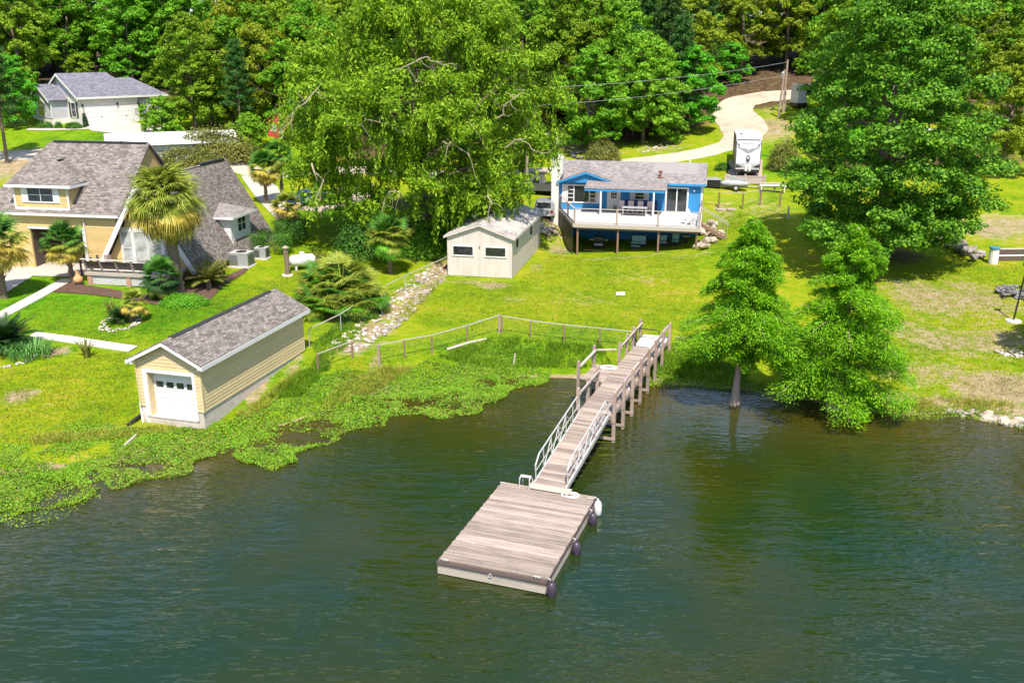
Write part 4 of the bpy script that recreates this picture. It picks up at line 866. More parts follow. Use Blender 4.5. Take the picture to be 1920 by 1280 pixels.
# ================================================================ PIER, GANGWAY, FLOAT
PA = R(-21.0); PO = np.array([3.92, 41.3, 0.0]); ZP = 1.45
PL = lambda *l: to_world(PO, PA, l)
def pier():
    t = thing('pier', 'weathered grey wooden pier walkway on posts from lawn to gangway', 'pier', PO, PA)
    W = .76; L = 13.1
    pm = [MB().box(-W - .02 + d0, W + .02 + d1, -.088, .088, -.04, 0).mesh('plank', T['plank']) for d0, d1 in ((0, 0), (.015, -.01), (-.02, .015), (.01, .02))]
    y = .1; i = 0
    while y < L - 2.3:
        o = obj('plank', pm[i % 4], None, t, (0, y, ZP + random.uniform(-.004, .004)), random.uniform(-.006, .006)); y += .19; i += 1
    obj('entry_sheet', MB().box(-W - .02, W + .02, L - 2.3, L + .3, ZP - .02, ZP + .012), M('grey_sheet', (.62, .57, .53), .8, .12, 2), t)
    # bump-out platform
    bx0, by0, by1 = -2.0, 4.2, 7.0
    for k in range(14): obj('plank', MB().box(bx0, -W - .03, by0 + k * .2, by0 + k * .2 + .185, ZP - .045, ZP - .005), 'plank', t)
    st = MB()
    for x in (-W + .05, 0, W - .05): st.box(x - .025, x + .025, 0, L, ZP - .24, ZP - .045)
    obj('stringer', st, 'wood', t)
    for sx in (-1, 1): obj('side_board', MB().box(sx * (W + .04) - .02, sx * (W + .04) + .02, .0, L, ZP - .26, ZP - .045), 'plank', t)
    ys_r = [.25, 2.05, 3.85, 5.65, 7.4, 9.15, 10.95, 12.9]
    ys_l = [.25, 1.9, 3.6, 8.0, 9.7, 11.2, 12.9]
    def post(x, y):
        q = PL(x, y); zb = min(gz(q[0], q[1]), 0) - .5 if gz(q[0], q[1]) < .3 else gz(q[0], q[1]) - .3
        obj('post', MB().box(x - .075, x + .075, y - .075, y + .075, zb, ZP + 1.02).lathe([(.08, 0), (.085, .03), (.03, .07)], 6, (x, y, ZP + 1.02)), 'woodpost', t)
        return zb
    for y in ys_r:
        zb = post(W + .14, y)
    for y in ys_l: post(-W - .14, y)
    for x, y in ((bx0 - .08, by0 - .05), (bx0 - .08, by1 + .05)): post(x, y)
    for a, b_ in zip(ys_r[:-1], ys_r[1:]):
        obj('rail', MB().bar((W + .05, a - .05, ZP + .80), (W + .05, b_ + .05, ZP + .80), .045, .15), 'wood', t)
        obj('cap_rail', MB().box(W - .02, W + .062, a + .077, b_ - .077, ZP + .88, ZP + .92), 'wood', t)
    for a, b_ in zip(ys_l[:-1], ys_l[1:]):
        if a == 3.6: continue
        obj('rail', MB().bar((-W - .05, a - .05, ZP + .80), (-W - .05, b_ + .05, ZP + .80), .045, .15), 'wood', t)
        obj('cap_rail', MB().box(-W - .062, -W + .02, a + .077, b_ - .077, ZP + .88, ZP + .92), 'wood', t)
    for a, b_ in (((bx0, by1 + .1), (-W - .2, by1 + .6)), ((bx0, by0 - .1), (bx0, by1 + .1))):
        obj('rail', MB().bar((*a, ZP + .78), (*b_, ZP + .78), .14, .05), 'wood', t)
    obj('rail', MB().bar((bx0, by0 - .05, ZP + .15), (-W - .1, by0 - .05, ZP + .15), .12, .05), 'wood', t)
    for y in ys_r[:5]:
        obj('cross_brace', MB().box(-W - .2, W + .24, y - .1, y - .076, .12, .27), 'woodpost', t)
        obj('cross_beam', MB().box(-W - .2, W + .2, y - .1, y - .076, ZP - .45, ZP - .265), 'woodpost', t)
    # black hoop gate frame over the entry
    yy = L - 2.2
    pts = [(-W + .08, yy, ZP + .012)] + [(-W + .08, yy, ZP + .95), (-W + .13, yy, ZP + 1.05), (-W + .22, yy, ZP + 1.1), (W - .22, yy, ZP + 1.1), (W - .13, yy, ZP + 1.05), (W - .08, yy, ZP + .95), (W - .08, yy, ZP + .012)]
    obj('gate_hoop', MB().tube(pts, .028, 6), 'black', t)
    obj('gate_hoop', MB().tube([(-W + .08, yy, ZP + .62), (W - .08, yy, ZP + .62)], .018, 5), 'black', t)
    obj('hinge_strip', MB().box(-W, W, yy - .06, yy + .02, ZP + .013, ZP + .03), 'darkmetal', t)
    return t
pier()
def rope_coil(name, lbl, loc, rad, n, z=.03):
    pts = []
    for i in range(n):
        a = i * .55; r = rad * (.35 + .65 * abs(math.sin(i * .37))); pts.append((r * math.cos(a) * 1.4, r * math.sin(a), z + .015 * (i % 3)))
    o = obj(name, MB().tube(pts, .022, 5), 'rope', None, loc); return tagit(o, lbl, 'rope')
q = PL(-1.1, 6.6); rope_coil('rope_coil', 'heap of pale rope on the pier bump-out', (q[0], q[1], ZP + .0), .35, 42, .02)

def gangway():
    L, drop = 6.55, ZP - .66
    ang = math.atan2(drop, L)
    t = thing('gangway', 'sloping gangway with white metal truss railings and wooden planks', 'gangway', PL(0, 0, ZP), PA); t.rotation_euler = (ang, 0, PA)
    W = .70; Ls = math.hypot(L, drop)
    pm = [MB().box(-W + .03 + d, W - .03 + d, -.085, .085, -.035, 0).mesh('plank', T['plank']) for d in (0, .01, -.012)]
    n = int(Ls / .187)
    for i in range(n): obj('plank', pm[i % 3], None, t, (0, -.12 - i * .187, random.uniform(0, .006)), random.uniform(-.005, .005))
    Hh = 1.02
    for sx in (-1, 1):
        x = sx * W
        obj('side_beam', MB().box(x - .035, x + .035, -Ls, 0, -.16, .05), 'alu', t)
        obj('top_rail', MB().tube([(x, -.15, .75), (x, -.5, Hh), (x, -Ls + .75, Hh), (x, -Ls + .25, .72), (x, -Ls + .25, .05)], .035, 6), 'alu', t)
        obj('end_post', MB().tube([(x, -.15, 0.03), (x, -.15, .75)], .03, 6), 'alu', t)
        for k in range(1, 6):
            y = -.15 - (Ls - .4) * k / 6
            obj('upright', MB().tube([(x, y, .03), (x, y, Hh - .02)], .024, 5), 'alu', t)
            obj('diagonal', MB().tube([(x, y, .03), (x, y - (1 if k < 3 else -1) * (Ls - .4) / 6, Hh - .1)], .02, 5), 'alu', t)
        obj('mid_rail', MB().tube([(x, -.15, .45), (x, -Ls + .25, .45)], .02, 5), 'alu', t)
    obj('toe_plate', MB().box(-W - .15, W + .25, -Ls - .35, -Ls + .05, -.045, -.01), 'paleboard', t)
gangway()

FA = R(-19.5); FO = np.array([1.50, 35.18, 0.0]); FL = lambda *l: to_world(FO, FA, l)
def float_dock():
    t = thing('floating_dock', 'rectangular floating dock of weathered pinkish grey planks', 'dock', FO, FA)
    W, L, Z = 2.04, 6.75, .52
    pm = [MB().box(-W + a, W + b_, -.093, .093, -.04, 0).mesh('plank', T['plank']) for a, b_ in ((0, 0), (.02, -.01), (-.015, .02), (.01, .015))]
    n = int(L / .2)
    for i in range(n): obj('plank', pm[i % 4], None, t, (0, -.1 - i * .2, Z + random.uniform(-.004, .005)), random.uniform(-.003, .003))
    obj('frame', MB().box(-W + .06, W - .06, -L + .06, -.06, -.12, Z - .045), 'darkwood', t)
    obj('skirt_board', MB().box(-W + .02, W - .02, -L - .015, -L + .035, .03, .25), 'paleboard', t)
    obj('skirt_board', MB().box(-W + .02, W - .02, -L + .0, -L + .045, .275, .40), 'paleboard', t)
    obj('rub_rail', MB().box(-W, W, -L - .05, -L + .02, .405, Z - .042), 'darkwood', t)
    for sx in (-1, 1):
        x = sx * (W - .01)
        obj('skirt_board', MB().box(x - .03, x + .03, -L + .05, -.05, .03, .36), 'paleboard', t)
        obj('rub_rail', MB().box(x - .04, x + .05, -L, 0, .38, Z - .042), 'darkwood', t)
    obj('skirt_board', MB().box(-W + .04, W - .04, -.05, .0, .05, .46), 'paleboard', t)
    for x, y in ((-W + .3, -L + .05), (W - .35, -L + .08), (-W + .12, -.2), (W - .12, -.35)):
        obj('cleat', MB().tube([(x - .13, y, Z + .07), (x + .13, y, Z + .07)], .022, 6).tube([(x - .05, y, Z), (x - .05, y, Z + .07)], .02, 5).tube([(x + .05, y, Z), (x + .05, y, Z + .07)], .02, 5), 'alu', t)
    obj('mooring_ring', MB().tube([(.0 + .06 * math.cos(a), -L - .06, .36 + .06 * math.sin(a)) for a in np.linspace(0, 6.28, 11)], .016, 5), 'alu', t)
    # ladder rails at the far left corner
    ld = obj('ladder', MB().tube([(-1.15, -.35, Z), (-1.15, -.3, .95), (-1.15, -.1, 1.02), (-1.15, .12, .8), (-1.15, .14, -.5)], .028, 6).tube([(-.72, -.35, Z), (-.72, -.3, .95), (-.72, -.1, 1.02), (-.72, .12, .8), (-.72, .14, -.5)], .028, 6), 'alu', t)
    for z in (.15, .4): obj('rung', MB().box(-1.15, -.72, .1, .18, z - .02, z + .02), 'alu', ld)
    obj('hand_plate', MB().box(-1.15, -.72, -.22, .0, .99, 1.01), 'alu', ld)
    for i in range(16):
        pass
    return t
float_dock()
def fender(name, lbl, l, mat, ht=.62, r=.17, grp=None):
    t = thing(name, lbl, 'fender', FL(*l), FA, grp)
    pr = [(.03, 0), (r * .6, .03), (r, .14), (r * 1.05, ht * .5), (r, ht - .14), (r * .6, ht - .03), (.03, ht)]
    obj('body', MB().lathe(pr, 12), mat, t, smooth=True)
    obj('eyelet', MB().lathe([(.03, 0), (.04, .03), (.03, .08)], 8, (0, 0, ht)), mat, t)
    obj('line', MB().tube([(0, 0, ht + .05), (-.14, 0, ht + .14)], .012, 5), 'rope', t)
fender('fender', 'white boat fender hanging at the far right dock corner', (2.28, -.55, -.06), 'white', .7, .15)
fender('fender', 'purple boat fender nearest the white fender on the dock side', (2.28, -1.35, -.12), 'purple', .62, .17, 'purple fenders along the dock side')
fender('fender', 'purple boat fender halfway along the right dock side', (2.28, -3.75, -.12), 'purple', .62, .17, 'purple fenders along the dock side')
fender('fender', 'purple boat fender at the near right dock corner', (2.24, -6.75, -.14), 'purple', .68, .16, 'purple fenders along the dock side')
q = FL(1.05, -.3); rope_coil('rope', 'white rope lying by the foot of the gangway', (q[0], q[1], .52), .28, 30, .02)

# ================================================================ FENCES
def wire_mesh(t, pts, o, zlo, zhi, step=.32):
    """diagonal wires hung between successive posts"""
    V = []
    for (a, b_) in zip(pts[:-1], pts[1:]):
        a = np.array(a) - o; b_ = np.array(b_) - o; L = np.linalg.norm((b_ - a)[:2]); hgt = zhi - zlo; n = int(L / step)
        for i in range(-int(hgt / step), n):
            for s in (1, -1):
                u0, u1 = i * step, i * step + hgt; z0, z1 = (zlo, zhi) if s > 0 else (zhi, zlo)
                if u0 < 0: z0 = z0 + (z1 - z0) * (-u0 / hgt); u0 = 0
                if u1 > L: z1 = z0 + (z1 - z0) * ((L - u0) / max(u1 - u0, 1e-6)); u1 = L
                if u1 <= u0: continue
                p, q = a + (b_ - a) * (u0 / L), a + (b_ - a) * (u1 / L)
                p = p + (0, 0, z0); q = q + (0, 0, z1); e = np.array([0, 0, .002])
                V.append([p - e, q - e, q + e, p + e])
    if V:
        w_ = obj('wire_mesh', quads_mesh('wire_mesh', np.array(V), 'galv'), None, t)
def rail_fence(lbl, pix, hgt=1.1, name='fence', postmat='brownpost', ends=(), railmat='galv', post_w=.1, extra=None):
    pts = [G(*q) for q in pix]; o = pts[0]
    t = thing(name, lbl, 'fence', o)
    for i, p in enumerate(pts):
        l = p - o; wd = post_w * (1.5 if i in ends else 1)
        obj('post', MB().box(l[0] - wd / 2, l[0] + wd / 2, l[1] - wd / 2, l[1] + wd / 2, l[2] - .3, l[2] + hgt + (.06 if i in ends else -.03)), 'woodpost' if i in ends else postmat, t)
    for a, b_ in zip(pts[:-1], pts[1:]):
        a = a - o; b_ = b_ - o
        obj('top_rail', MB().bar((a[0], a[1], a[2] + hgt), (b_[0], b_[1], b_[2] + hgt), .06, .045), railmat, t)
    wire_mesh(t, pts, o, .06, hgt - .05)
    return t
rail_fence('low wire fence with pale top rail left of the pier', [(711, 683), (759, 672), (810, 663), (876, 644), (936, 624)], 1.15, ends=(0, 4))
rail_fence('low wire fence with pale top rail joining the pier', [(941, 624), (994, 633), (1057, 641), (1124, 648), (1190, 655)], 1.1)
rail_fence('short fence stretch between the pier and cypress trees', [(1266, 662), (1330, 668)], 1.0)
rail_fence('short fence stretch with one dark post near the rocky ditch', [(597, 697), (661, 672)], 1.05)
rail_fence('chain link fence running behind the big palmetto clump', [(581, 652), (640, 622), (712, 572), (760, 546), (800, 527), (845, 505)], 1.15, postmat='metal', post_w=.05)
rail_fence('wire yard fence right of the blue house', [(1316, 388), (1347, 390), (1392, 392), (1425, 385), (1462, 388)], 1.5, postmat='brownpost', post_w=.13)
lg = [G(838, 657), G(912, 637)]
tagit(obj('log', MB().tube([tuple(lg[0] + (0, 0, .06)), tuple((lg[0] + lg[1]) / 2 + (0, .1, .08)), tuple(lg[1] + (0, 0, .06))], [.09, .1, .07], 7), 'paleboard'), 'pale log lying below the wire fence', 'log')
def stake(name, lbl, a, b_, w, mat, cat):
    return tagit(obj(name, MB().bar(a, b_, w, w), mat), lbl, cat)
p = G(962, 686); stake('stake', 'pale leaning stake in the grass near the shore', (p[0], p[1], p[2] - .1), (p[0] + .12, p[1], p[2] + .75), .09, 'paleboard', 'stake')
p = G(1293, 312); stake('marker_post', 'white marker post beside the gravel road', (p[0], p[1], p[2] - .2), (p[0], p[1], p[2] + 1.3), .16, 'white', 'post')
p = G(240, 833); a = p + (-.05, -.25, .05); b_ = G(256, 818) + (0, 0, .08)
stake('board', 'pale loose board lying on the bank below the garage', tuple(a), tuple(b_), .1, 'paleboard', 'board')
p = G(272, 790)
for i, (dx, dz, lb) in enumerate(((-.05, 1.0, 'white pipe leaning at the boat garage corner, left one'), (.35, 1.35, 'white pipe leaning at the boat garage corner, right one'))):
    q = G(270 + i * 12, 790); tagit(obj('downspout', MB().tube([(q[0], q[1] - .1, q[2]), (q[0] - .12 - i * .25, q[1] + .12, q[2] + dz)], .06, 8), 'white'), lb, 'pipe')
a, b_ = G(240, 800), G(266, 782); tagit(obj('drain_pipe', MB().tube([tuple(a + (0, 0, .09)), tuple(b_ + (0, 0, .14))], .09, 9), 'black'), 'black corrugated pipe lying beside the boat garage', 'pipe')
p = G(1163, 552); wb = obj('white_board', MB().slab([(-.32, -.25, .06), (.3, -.3, .06), (.36, .28, .12), (-.28, .3, .1)], .04), 'white', None, p); tagit(wb, 'small white board lying on the open lawn', 'board')

# ================================================================ YELLOW HOUSE
YA = R(-10.5); YO = np.array([-30.17, 64.58, 2.0]); YL = lambda *l: to_world(YO, YA, l)
def yellow_house():
    t = thing('yellow_house', 'yellow sided house with steep A-frame wing, brown roofs and front deck', 'house', YO, YA)
    # --- garage wing
    EZ, RZ, ye, yr, xr, xl = 4.35, 9.1, 3.0, 8.0, 1.15, -10.6
    yw = ye + .35; zf = -.4
    w = MB()
    for a, b_ in ((xl + .4, -6.6), (-2.25, .55)): w.box(a, b_, yw, yw + .15, zf, EZ)
    w.box(-6.6, -2.25, yw, yw + .15, 3.15, EZ).box(xl + .4, xl + .55, yw + .151, 13, zf, EZ).box(xl + .551, .5, 12.85, 13, zf, EZ)
    w.prism_x([(yw + .2, EZ - .1), (12.6, EZ - .1), (yr, RZ - .15)], xr - .35, xr - .2)
    wall = obj('wall', w, 'yellow', t)
    h = .19
    for k in range(int((EZ - .1) / h)):
        z = -.05 + k * h
        xa = -.55 - .0 * k
        xe = -.75 + (z - .9) / 1.63 if z > .9 else -.75
        lap_board(wall, -2.08, min(max(xe, -.75) , .5), yw, z, h, 'yellow')
        if z > 3.2: lap_board(wall, -6.6, -2.25, yw, z, h, 'yellow')
        if z + h < 4.3: lap_board(wall, xl + .45, -6.7, yw, z, h, 'yellow')
    obj('gutter_trim', MB().box(xl - .05, xr - .1, ye - .06, ye - .005, EZ - .16, EZ + .02), 'whitetrim', t)
    obj('soffit', MB().box(xl + .1, xr - .15, ye, yw - .002, EZ - .14, EZ - .1), 'whitetrim', t)
    obj('downspout', MB().tube([(-2.1, ye - .02, EZ - .15), (-1.98, yw - .1, EZ - .45), (-1.98, yw - .1, .2)], .05, 6), 'whitetrim', t)
    obj('corner_trim', MB().box(-2.25, -2.09, yw - .05, yw - .002, zf, 3.3), 'whitetrim', t)
    obj('garage_lintel', MB().box(-6.75, -2.26, yw - .06, yw - .002, 3.14, 3.30), 'whitetrim', t)
    obj('garage_interior', MB().box(-6.6, -2.25, yw + 4.0, yw + 4.1, zf, 3.2).box(-6.62, -6.6, yw + .16, yw + 4.1, zf, 3.2).box(-2.25, -2.23, yw + .16, yw + 4.1, zf, 3.2).box(-6.6, -2.25, yw + .16, yw + 4.1, 3.16, 3.2), 'darkwood', t)
    hx = -7.2
    r = MB()
    r.slab([(xl - .1, ye - .02, EZ), (xr, ye - .02, EZ), (xr, yr, RZ), (hx, yr, RZ)], .1)
    r.slab([(hx, yr, RZ), (xr, yr, RZ), (xr, 13.2, EZ), (xl - .1, 13.2, EZ)], .1)
    r.slab([(xl - .1, 13.2, EZ), (xl - .1, ye - .02, EZ), (hx, yr, RZ)], .1)
    roof = obj('roof', r, 'shingle', t)
    obj('ridge_vent', MB().box(hx + .3, xr - .2, yr - .16, yr + .16, RZ - .02, RZ + .07), 'darkmetal', roof)
    k = (RZ - EZ) / (yr - ye)
    # --- dormer on the wing
    d0, d1, dy, dz0, dz1 = -7.45, -2.95, 3.3, 4.72, 6.42
    dm = obj('dormer', MB().box(d0, d1, dy, dy + .15, dz0 - .2, dz1).prism_x([(dy + .15, dz0), (dy + 2.0, 6.45), (dy + .15, dz1)], d1 - .15, d1).prism_x([(dy + .15, dz0), (dy + 2.0, 6.45), (dy + .15, dz1)], d0, d0 + .15), 'yellow', t)
    for q in range(7):
        z = dz0 + .12 + q * .19
        if z + .19 < dz1:
            lap_board(dm, d0 + .1, -6.75, dy, z, .19, 'yellow'); lap_board(dm, -3.72, d1 - .1, dy, z, .19, 'yellow')
    obj('corner_trim', MB().box(d0 - .02, d0 + .12, dy - .05, dy - .002, dz0, dz1), 'whitetrim', dm); obj('corner_trim', MB().box(d1 - .12, d1 + .02, dy - .05, dy - .002, dz0, dz1), 'whitetrim', dm)
    obj('sill_trim', MB().box(d0, d1, dy - .07, dy - .051, dz0 - .12, dz0 + .05), 'whitetrim', dm)
    wv = window(t, -5.23, dy - .002, 5.2, 2.05, .98, 'front', 2, 2, shut=.42)
    a0, a1, ay = d0 - .45, d1 + .45, dy - .35
    ra = (-5.2, 5.6, 7.8); rb = (-5.2, yr - 1.1, 8.0)
    g = MB()
    zed = dz1 + .02
    ym = ye + (zed - EZ) / k
    g.slab([(a0, ay, zed), (a1, ay, zed), ra], .08)
    g.slab([(a1, ay, zed), (a1 - .1, ym + .25, zed + .1), rb, ra], .08)
    g.slab([(a0 + .1, ym + .25, zed + .1), (a0, ay, zed), ra, rb], .08)
    gr_ = obj('dormer_roof', g, 'shingle', roof)
    obj('dormer_fascia', MB().box(a0, a1, ay - .03, ay - .002, zed - .2, zed).box(a1 + .001, a1 + .03, ay - .03, ym, zed - .2, zed), 'whitetrim', gr_)
    obj('dormer_vent', MB().box(-5.28, -5.12, 5.75, 6.5, 7.85, 7.99), 'darkmetal', gr_)
    # --- A-frame
    cx, AZ, sl, yb, yfw = 3.35, 7.15, 1.63, 15.6, 2.5
    zb = .55; hw = (AZ - zb) / sl
    af = MB().prism_y([(cx - hw + .35, zb), (cx + hw - .35, zb), (cx, AZ - .5)], yfw + .25, yfw + .4).prism_y([(cx - hw + .35, zb), (cx + hw - .35, zb), (cx, AZ - .5)], yb - .4, yb - .25)
    fw = obj('gable_wall', af, 'yellow', t)
    for q in range(34):
        z = zb + .05 + q * .19; hh = (AZ - .5 - z - .19) / (AZ - .5 - zb) * (hw - .35)
        if hh < .15: break
        if z < 3.55:
            lap_board(fw, cx - hh, 1.12, yfw + .25, z, .19, 'yellow')
            if cx + hh > 5.6: lap_board(fw, 5.58, cx + hh, yfw + .25, z, .19, 'yellow')
        else: lap_board(fw, cx - hh, cx + hh, yfw + .25, z, .19, 'yellow')
    f = MB()
    f.slab([(cx, yfw - .35, AZ), (cx + hw, yfw - .35, zb), (cx + hw, yb, zb), (cx, yb, AZ)], .14)
    f.slab([(cx, yfw - .35, AZ), (cx, yb, AZ), (cx - hw, yb, zb), (cx - hw, yfw - .35, zb)], .14)
    ar = obj('steep_roof', f, 'shingle', t)
    obj('ridge_vent', MB().box(cx - .14, cx + .14, yb - 4.5, yb - .5, AZ - .02, AZ + .1), 'darkmetal', ar)
    for sx in (-1, 1):
        pl = [(cx, AZ - .06), (cx + sx * hw, zb - .06), (cx + sx * (hw - .42), zb - .06), (cx, AZ - .72)]
        obj('rake_board', MB().prism_y(pl if sx < 0 else pl[::-1], yfw - .42, yfw - .36), 'whitetrim', t)
    # sliding doors with curtains
    wy = yfw + .24
    for i, (xa, xb, z0, z1) in enumerate(((1.32, 2.08, .95, 3.3), (2.3, 3.3, .95, 3.3), (3.42, 4.42, .95, 3.3), (4.62, 5.4, .95, 3.3))):
        wv = window(t, (xa + xb) / 2, wy - .001, z0, xb - xa, z1 - z0, 'front', 1, 2 if i in (0, 3) else 1, glass='glassgrey', fw=.10)
    obj('door_frame', MB().box(1.15, 5.55, wy - .04, wy - .002, 3.41, 3.6), 'whitetrim', t)
    # --- white dormer on the right slope
    wx, y0, y1, z0, z1 = 6.75, 8.8, 12.2, 1.35, 3.5
    xs = cx + (AZ - z1) / sl - .1
    wd = obj('side_dormer', MB().prism_y([(cx + (AZ - z0) / sl - .2, z0), (wx, z0), (wx, z1), (xs, z1)], y0, y1), 'white', t)
    for q in range(11):
        z = z0 + .02 + q * .19
        lap_board(wd, y0 + .03, y1 - .03, wx, z, .19, 'white', 'right')
        lap_board(wd, cx + (AZ - z) / sl + .02, wx - .02, y0, z, .19, 'white')
    window(t, wx + .035, 10.6, 2.15, 1.35, 1.15, 'right', 2, 2)
    dr = MB(); ap = (xs - .9, 10.5, z1 + .95)
    dr.slab([(wx + .45, y0 - .4, z1), (wx + .45, y1 + .4, z1), (wx - 1.0, 10.5, z1 + .75), (wx - 1.0, 10.5, z1 + .75)][:3], .09)
    dr.slab([(xs - .3, y0 - .4, z1 + .02), (wx + .45, y0 - .4, z1), (wx - 1.0, 10.5, z1 + .75), (xs - 1.0, 10.5, z1 + .8)], .09)
    dr.slab([(wx + .45, y1 + .4, z1), (xs - .3, y1 + .4, z1 + .02), (xs - 1.0, 10.5, z1 + .8), (wx - 1.0, 10.5, z1 + .75)], .09)
    dd = obj('side_dormer_roof', dr, 'shingle2', ar)
    obj('fascia', MB().box(wx + .451, wx + .48, y0 - .42, y1 + .42, z1 - .17, z1).box(xs - .2, wx + .45, y0 - .43, y0 - .402, z1 - .17, z1), 'whitetrim', dd)
    obj('foundation', MB().box(cx - hw + .6, cx + hw - .5, yfw + .5, yb - .5, -.6, zb), 'redbrick', t)
    # --- front deck
    ZD = .86; dxe = 6.4
    deck = obj('deck', MB().box(-.1, dxe, .02, yfw + .24, ZD - .2, ZD - .045), 'paleboard', t)
    for i in range(15): obj('deck_board', MB().box(-.1, dxe, .03 + i * .165, .185 + i * .165, ZD - .043, ZD), 'concrete', deck)
    obj('rim_board', MB().box(-.14, dxe + .04, -.03, .018, ZD - .22, ZD + .01), 'paleboard', t)
    for x in (.0, 3.0, 6.1): obj('pier', MB().box(x, x + .34, .03, .36, -.5, ZD - .2), 'redbrick', t)
    # lattice between the piers
    for xa, xb in ((.36, 2.98), (3.36, 6.08)):
        n = 0
        lat = MB(); hgt = ZD - .25
        for i in np.arange(-hgt, xb - xa, .15):
            for s in (1, -1):
                u0, u1 = max(i, 0), min(i + hgt, xb - xa)
                if u1 - u0 < .05: continue
                za, zc = (u0 - i, u1 - i) if s > 0 else (hgt - (u0 - i), hgt - (u1 - i))
                lat.bar((xa + u0, .10 + .012 * s, za - .02), (xa + u1, .10 + .012 * s, zc - .02), .012, .045)
        obj('lattice', lat, 'white', t)
        obj('shade_backing', MB().box(xa, xb, .30, .32, -.3, ZD - .2), 'black', t)  # black sheet stands in for the shade under the deck
    # bench railing leaning outwards
    for i in range(6):
        x = .05 + i * 1.22; obj('bench_post', MB().bar((x, .05, ZD), (x, -.28, ZD + .98), .06, .12), 'wood', t)
        if i < 5:
            for j in range(3):
                z = ZD + .36 + j * .19; yy = .05 - .33 * (z - ZD) / .98 + .06
                obj('bench_back', MB().bar((x + .05, yy, z), (x + 1.18, yy, z), .03, .165), 'darkwood', t)
            obj('bench_seat', MB().box(x + .03, x + 1.2, .1, .5, ZD + .40, ZD + .44), 'darkwood', t)
    obj('top_rail', MB().bar((-.15, -.28, ZD + 1.0), (dxe, -.28, ZD + 1.0), .16, .045), 'concrete', t)
    obj('side_rail', MB().bar((-.15, -.25, ZD + .95), (-.8, .6, ZD + .6), .07, .07).bar((-.8, .6, -.2), (-.8, .6, ZD + .6), .1, .1), 'darkwood', t)
    for y in (.7, 1.5): obj('rail_post', MB().box(-.12, 0, y, y + .1, ZD, ZD + .9), 'darkwood', t)
    return t
yellow_house()
# things on the yellow deck
ch = thing('wooden_chair', 'weathered wooden chair on the yellow house deck', 'chair', YL(.75, 1.7, .865), YA + R(200))
for i in range(4): obj('back_slat', MB().slab([(-.24 + i * .12, .22, .4), (-.14 + i * .12, .22, .4), (-.14 + i * .12, .42, 1.0), (-.24 + i * .12, .42, 1.0)], .02), 'wood', ch)
obj('seat', MB().box(-.26, .26, -.25, .25, .38, .42), 'wood', ch)
for sx in (-.24, .24):
    for sy in (-.22, .22): obj('leg', MB().box(sx - .03, sx + .03, sy - .03, sy + .03, 0, .38), 'wood', ch)
pt = thing('plant_pot', 'small pot with a plant beside the deck sliding doors', 'plant pot', YL(1.35, 1.9, .865), YA)
obj('pot', MB().lathe([(.1, 0), (.15, .28), (.14, .28)], 10), 'terracotta', pt)
cc = RNG.normal(size=(90, 3)) * (.14, .14, .1) + (0, 0, .42); obj('leaves', quads_mesh('leaves', leaves(cc, RNG.normal(size=(90, 3)), .12, .06, RNG), 'leaf_hedge'), None, pt)
# chiminea in the mulch bed
p = G(148, 534); cm = thing('chiminea', 'terracotta chiminea standing in the mulch bed', 'chiminea', p)
obj('body', MB().lathe([(.18, .12), (.30, .22), (.34, .40), (.28, .58), (.14, .70), (.11, .95), (.14, 1.0)], 14), 'terracotta', cm, smooth=True)
obj('stand', MB().lathe([(.28, 0), (.3, .05), (.2, .12)], 12), 'darkmetal', cm)

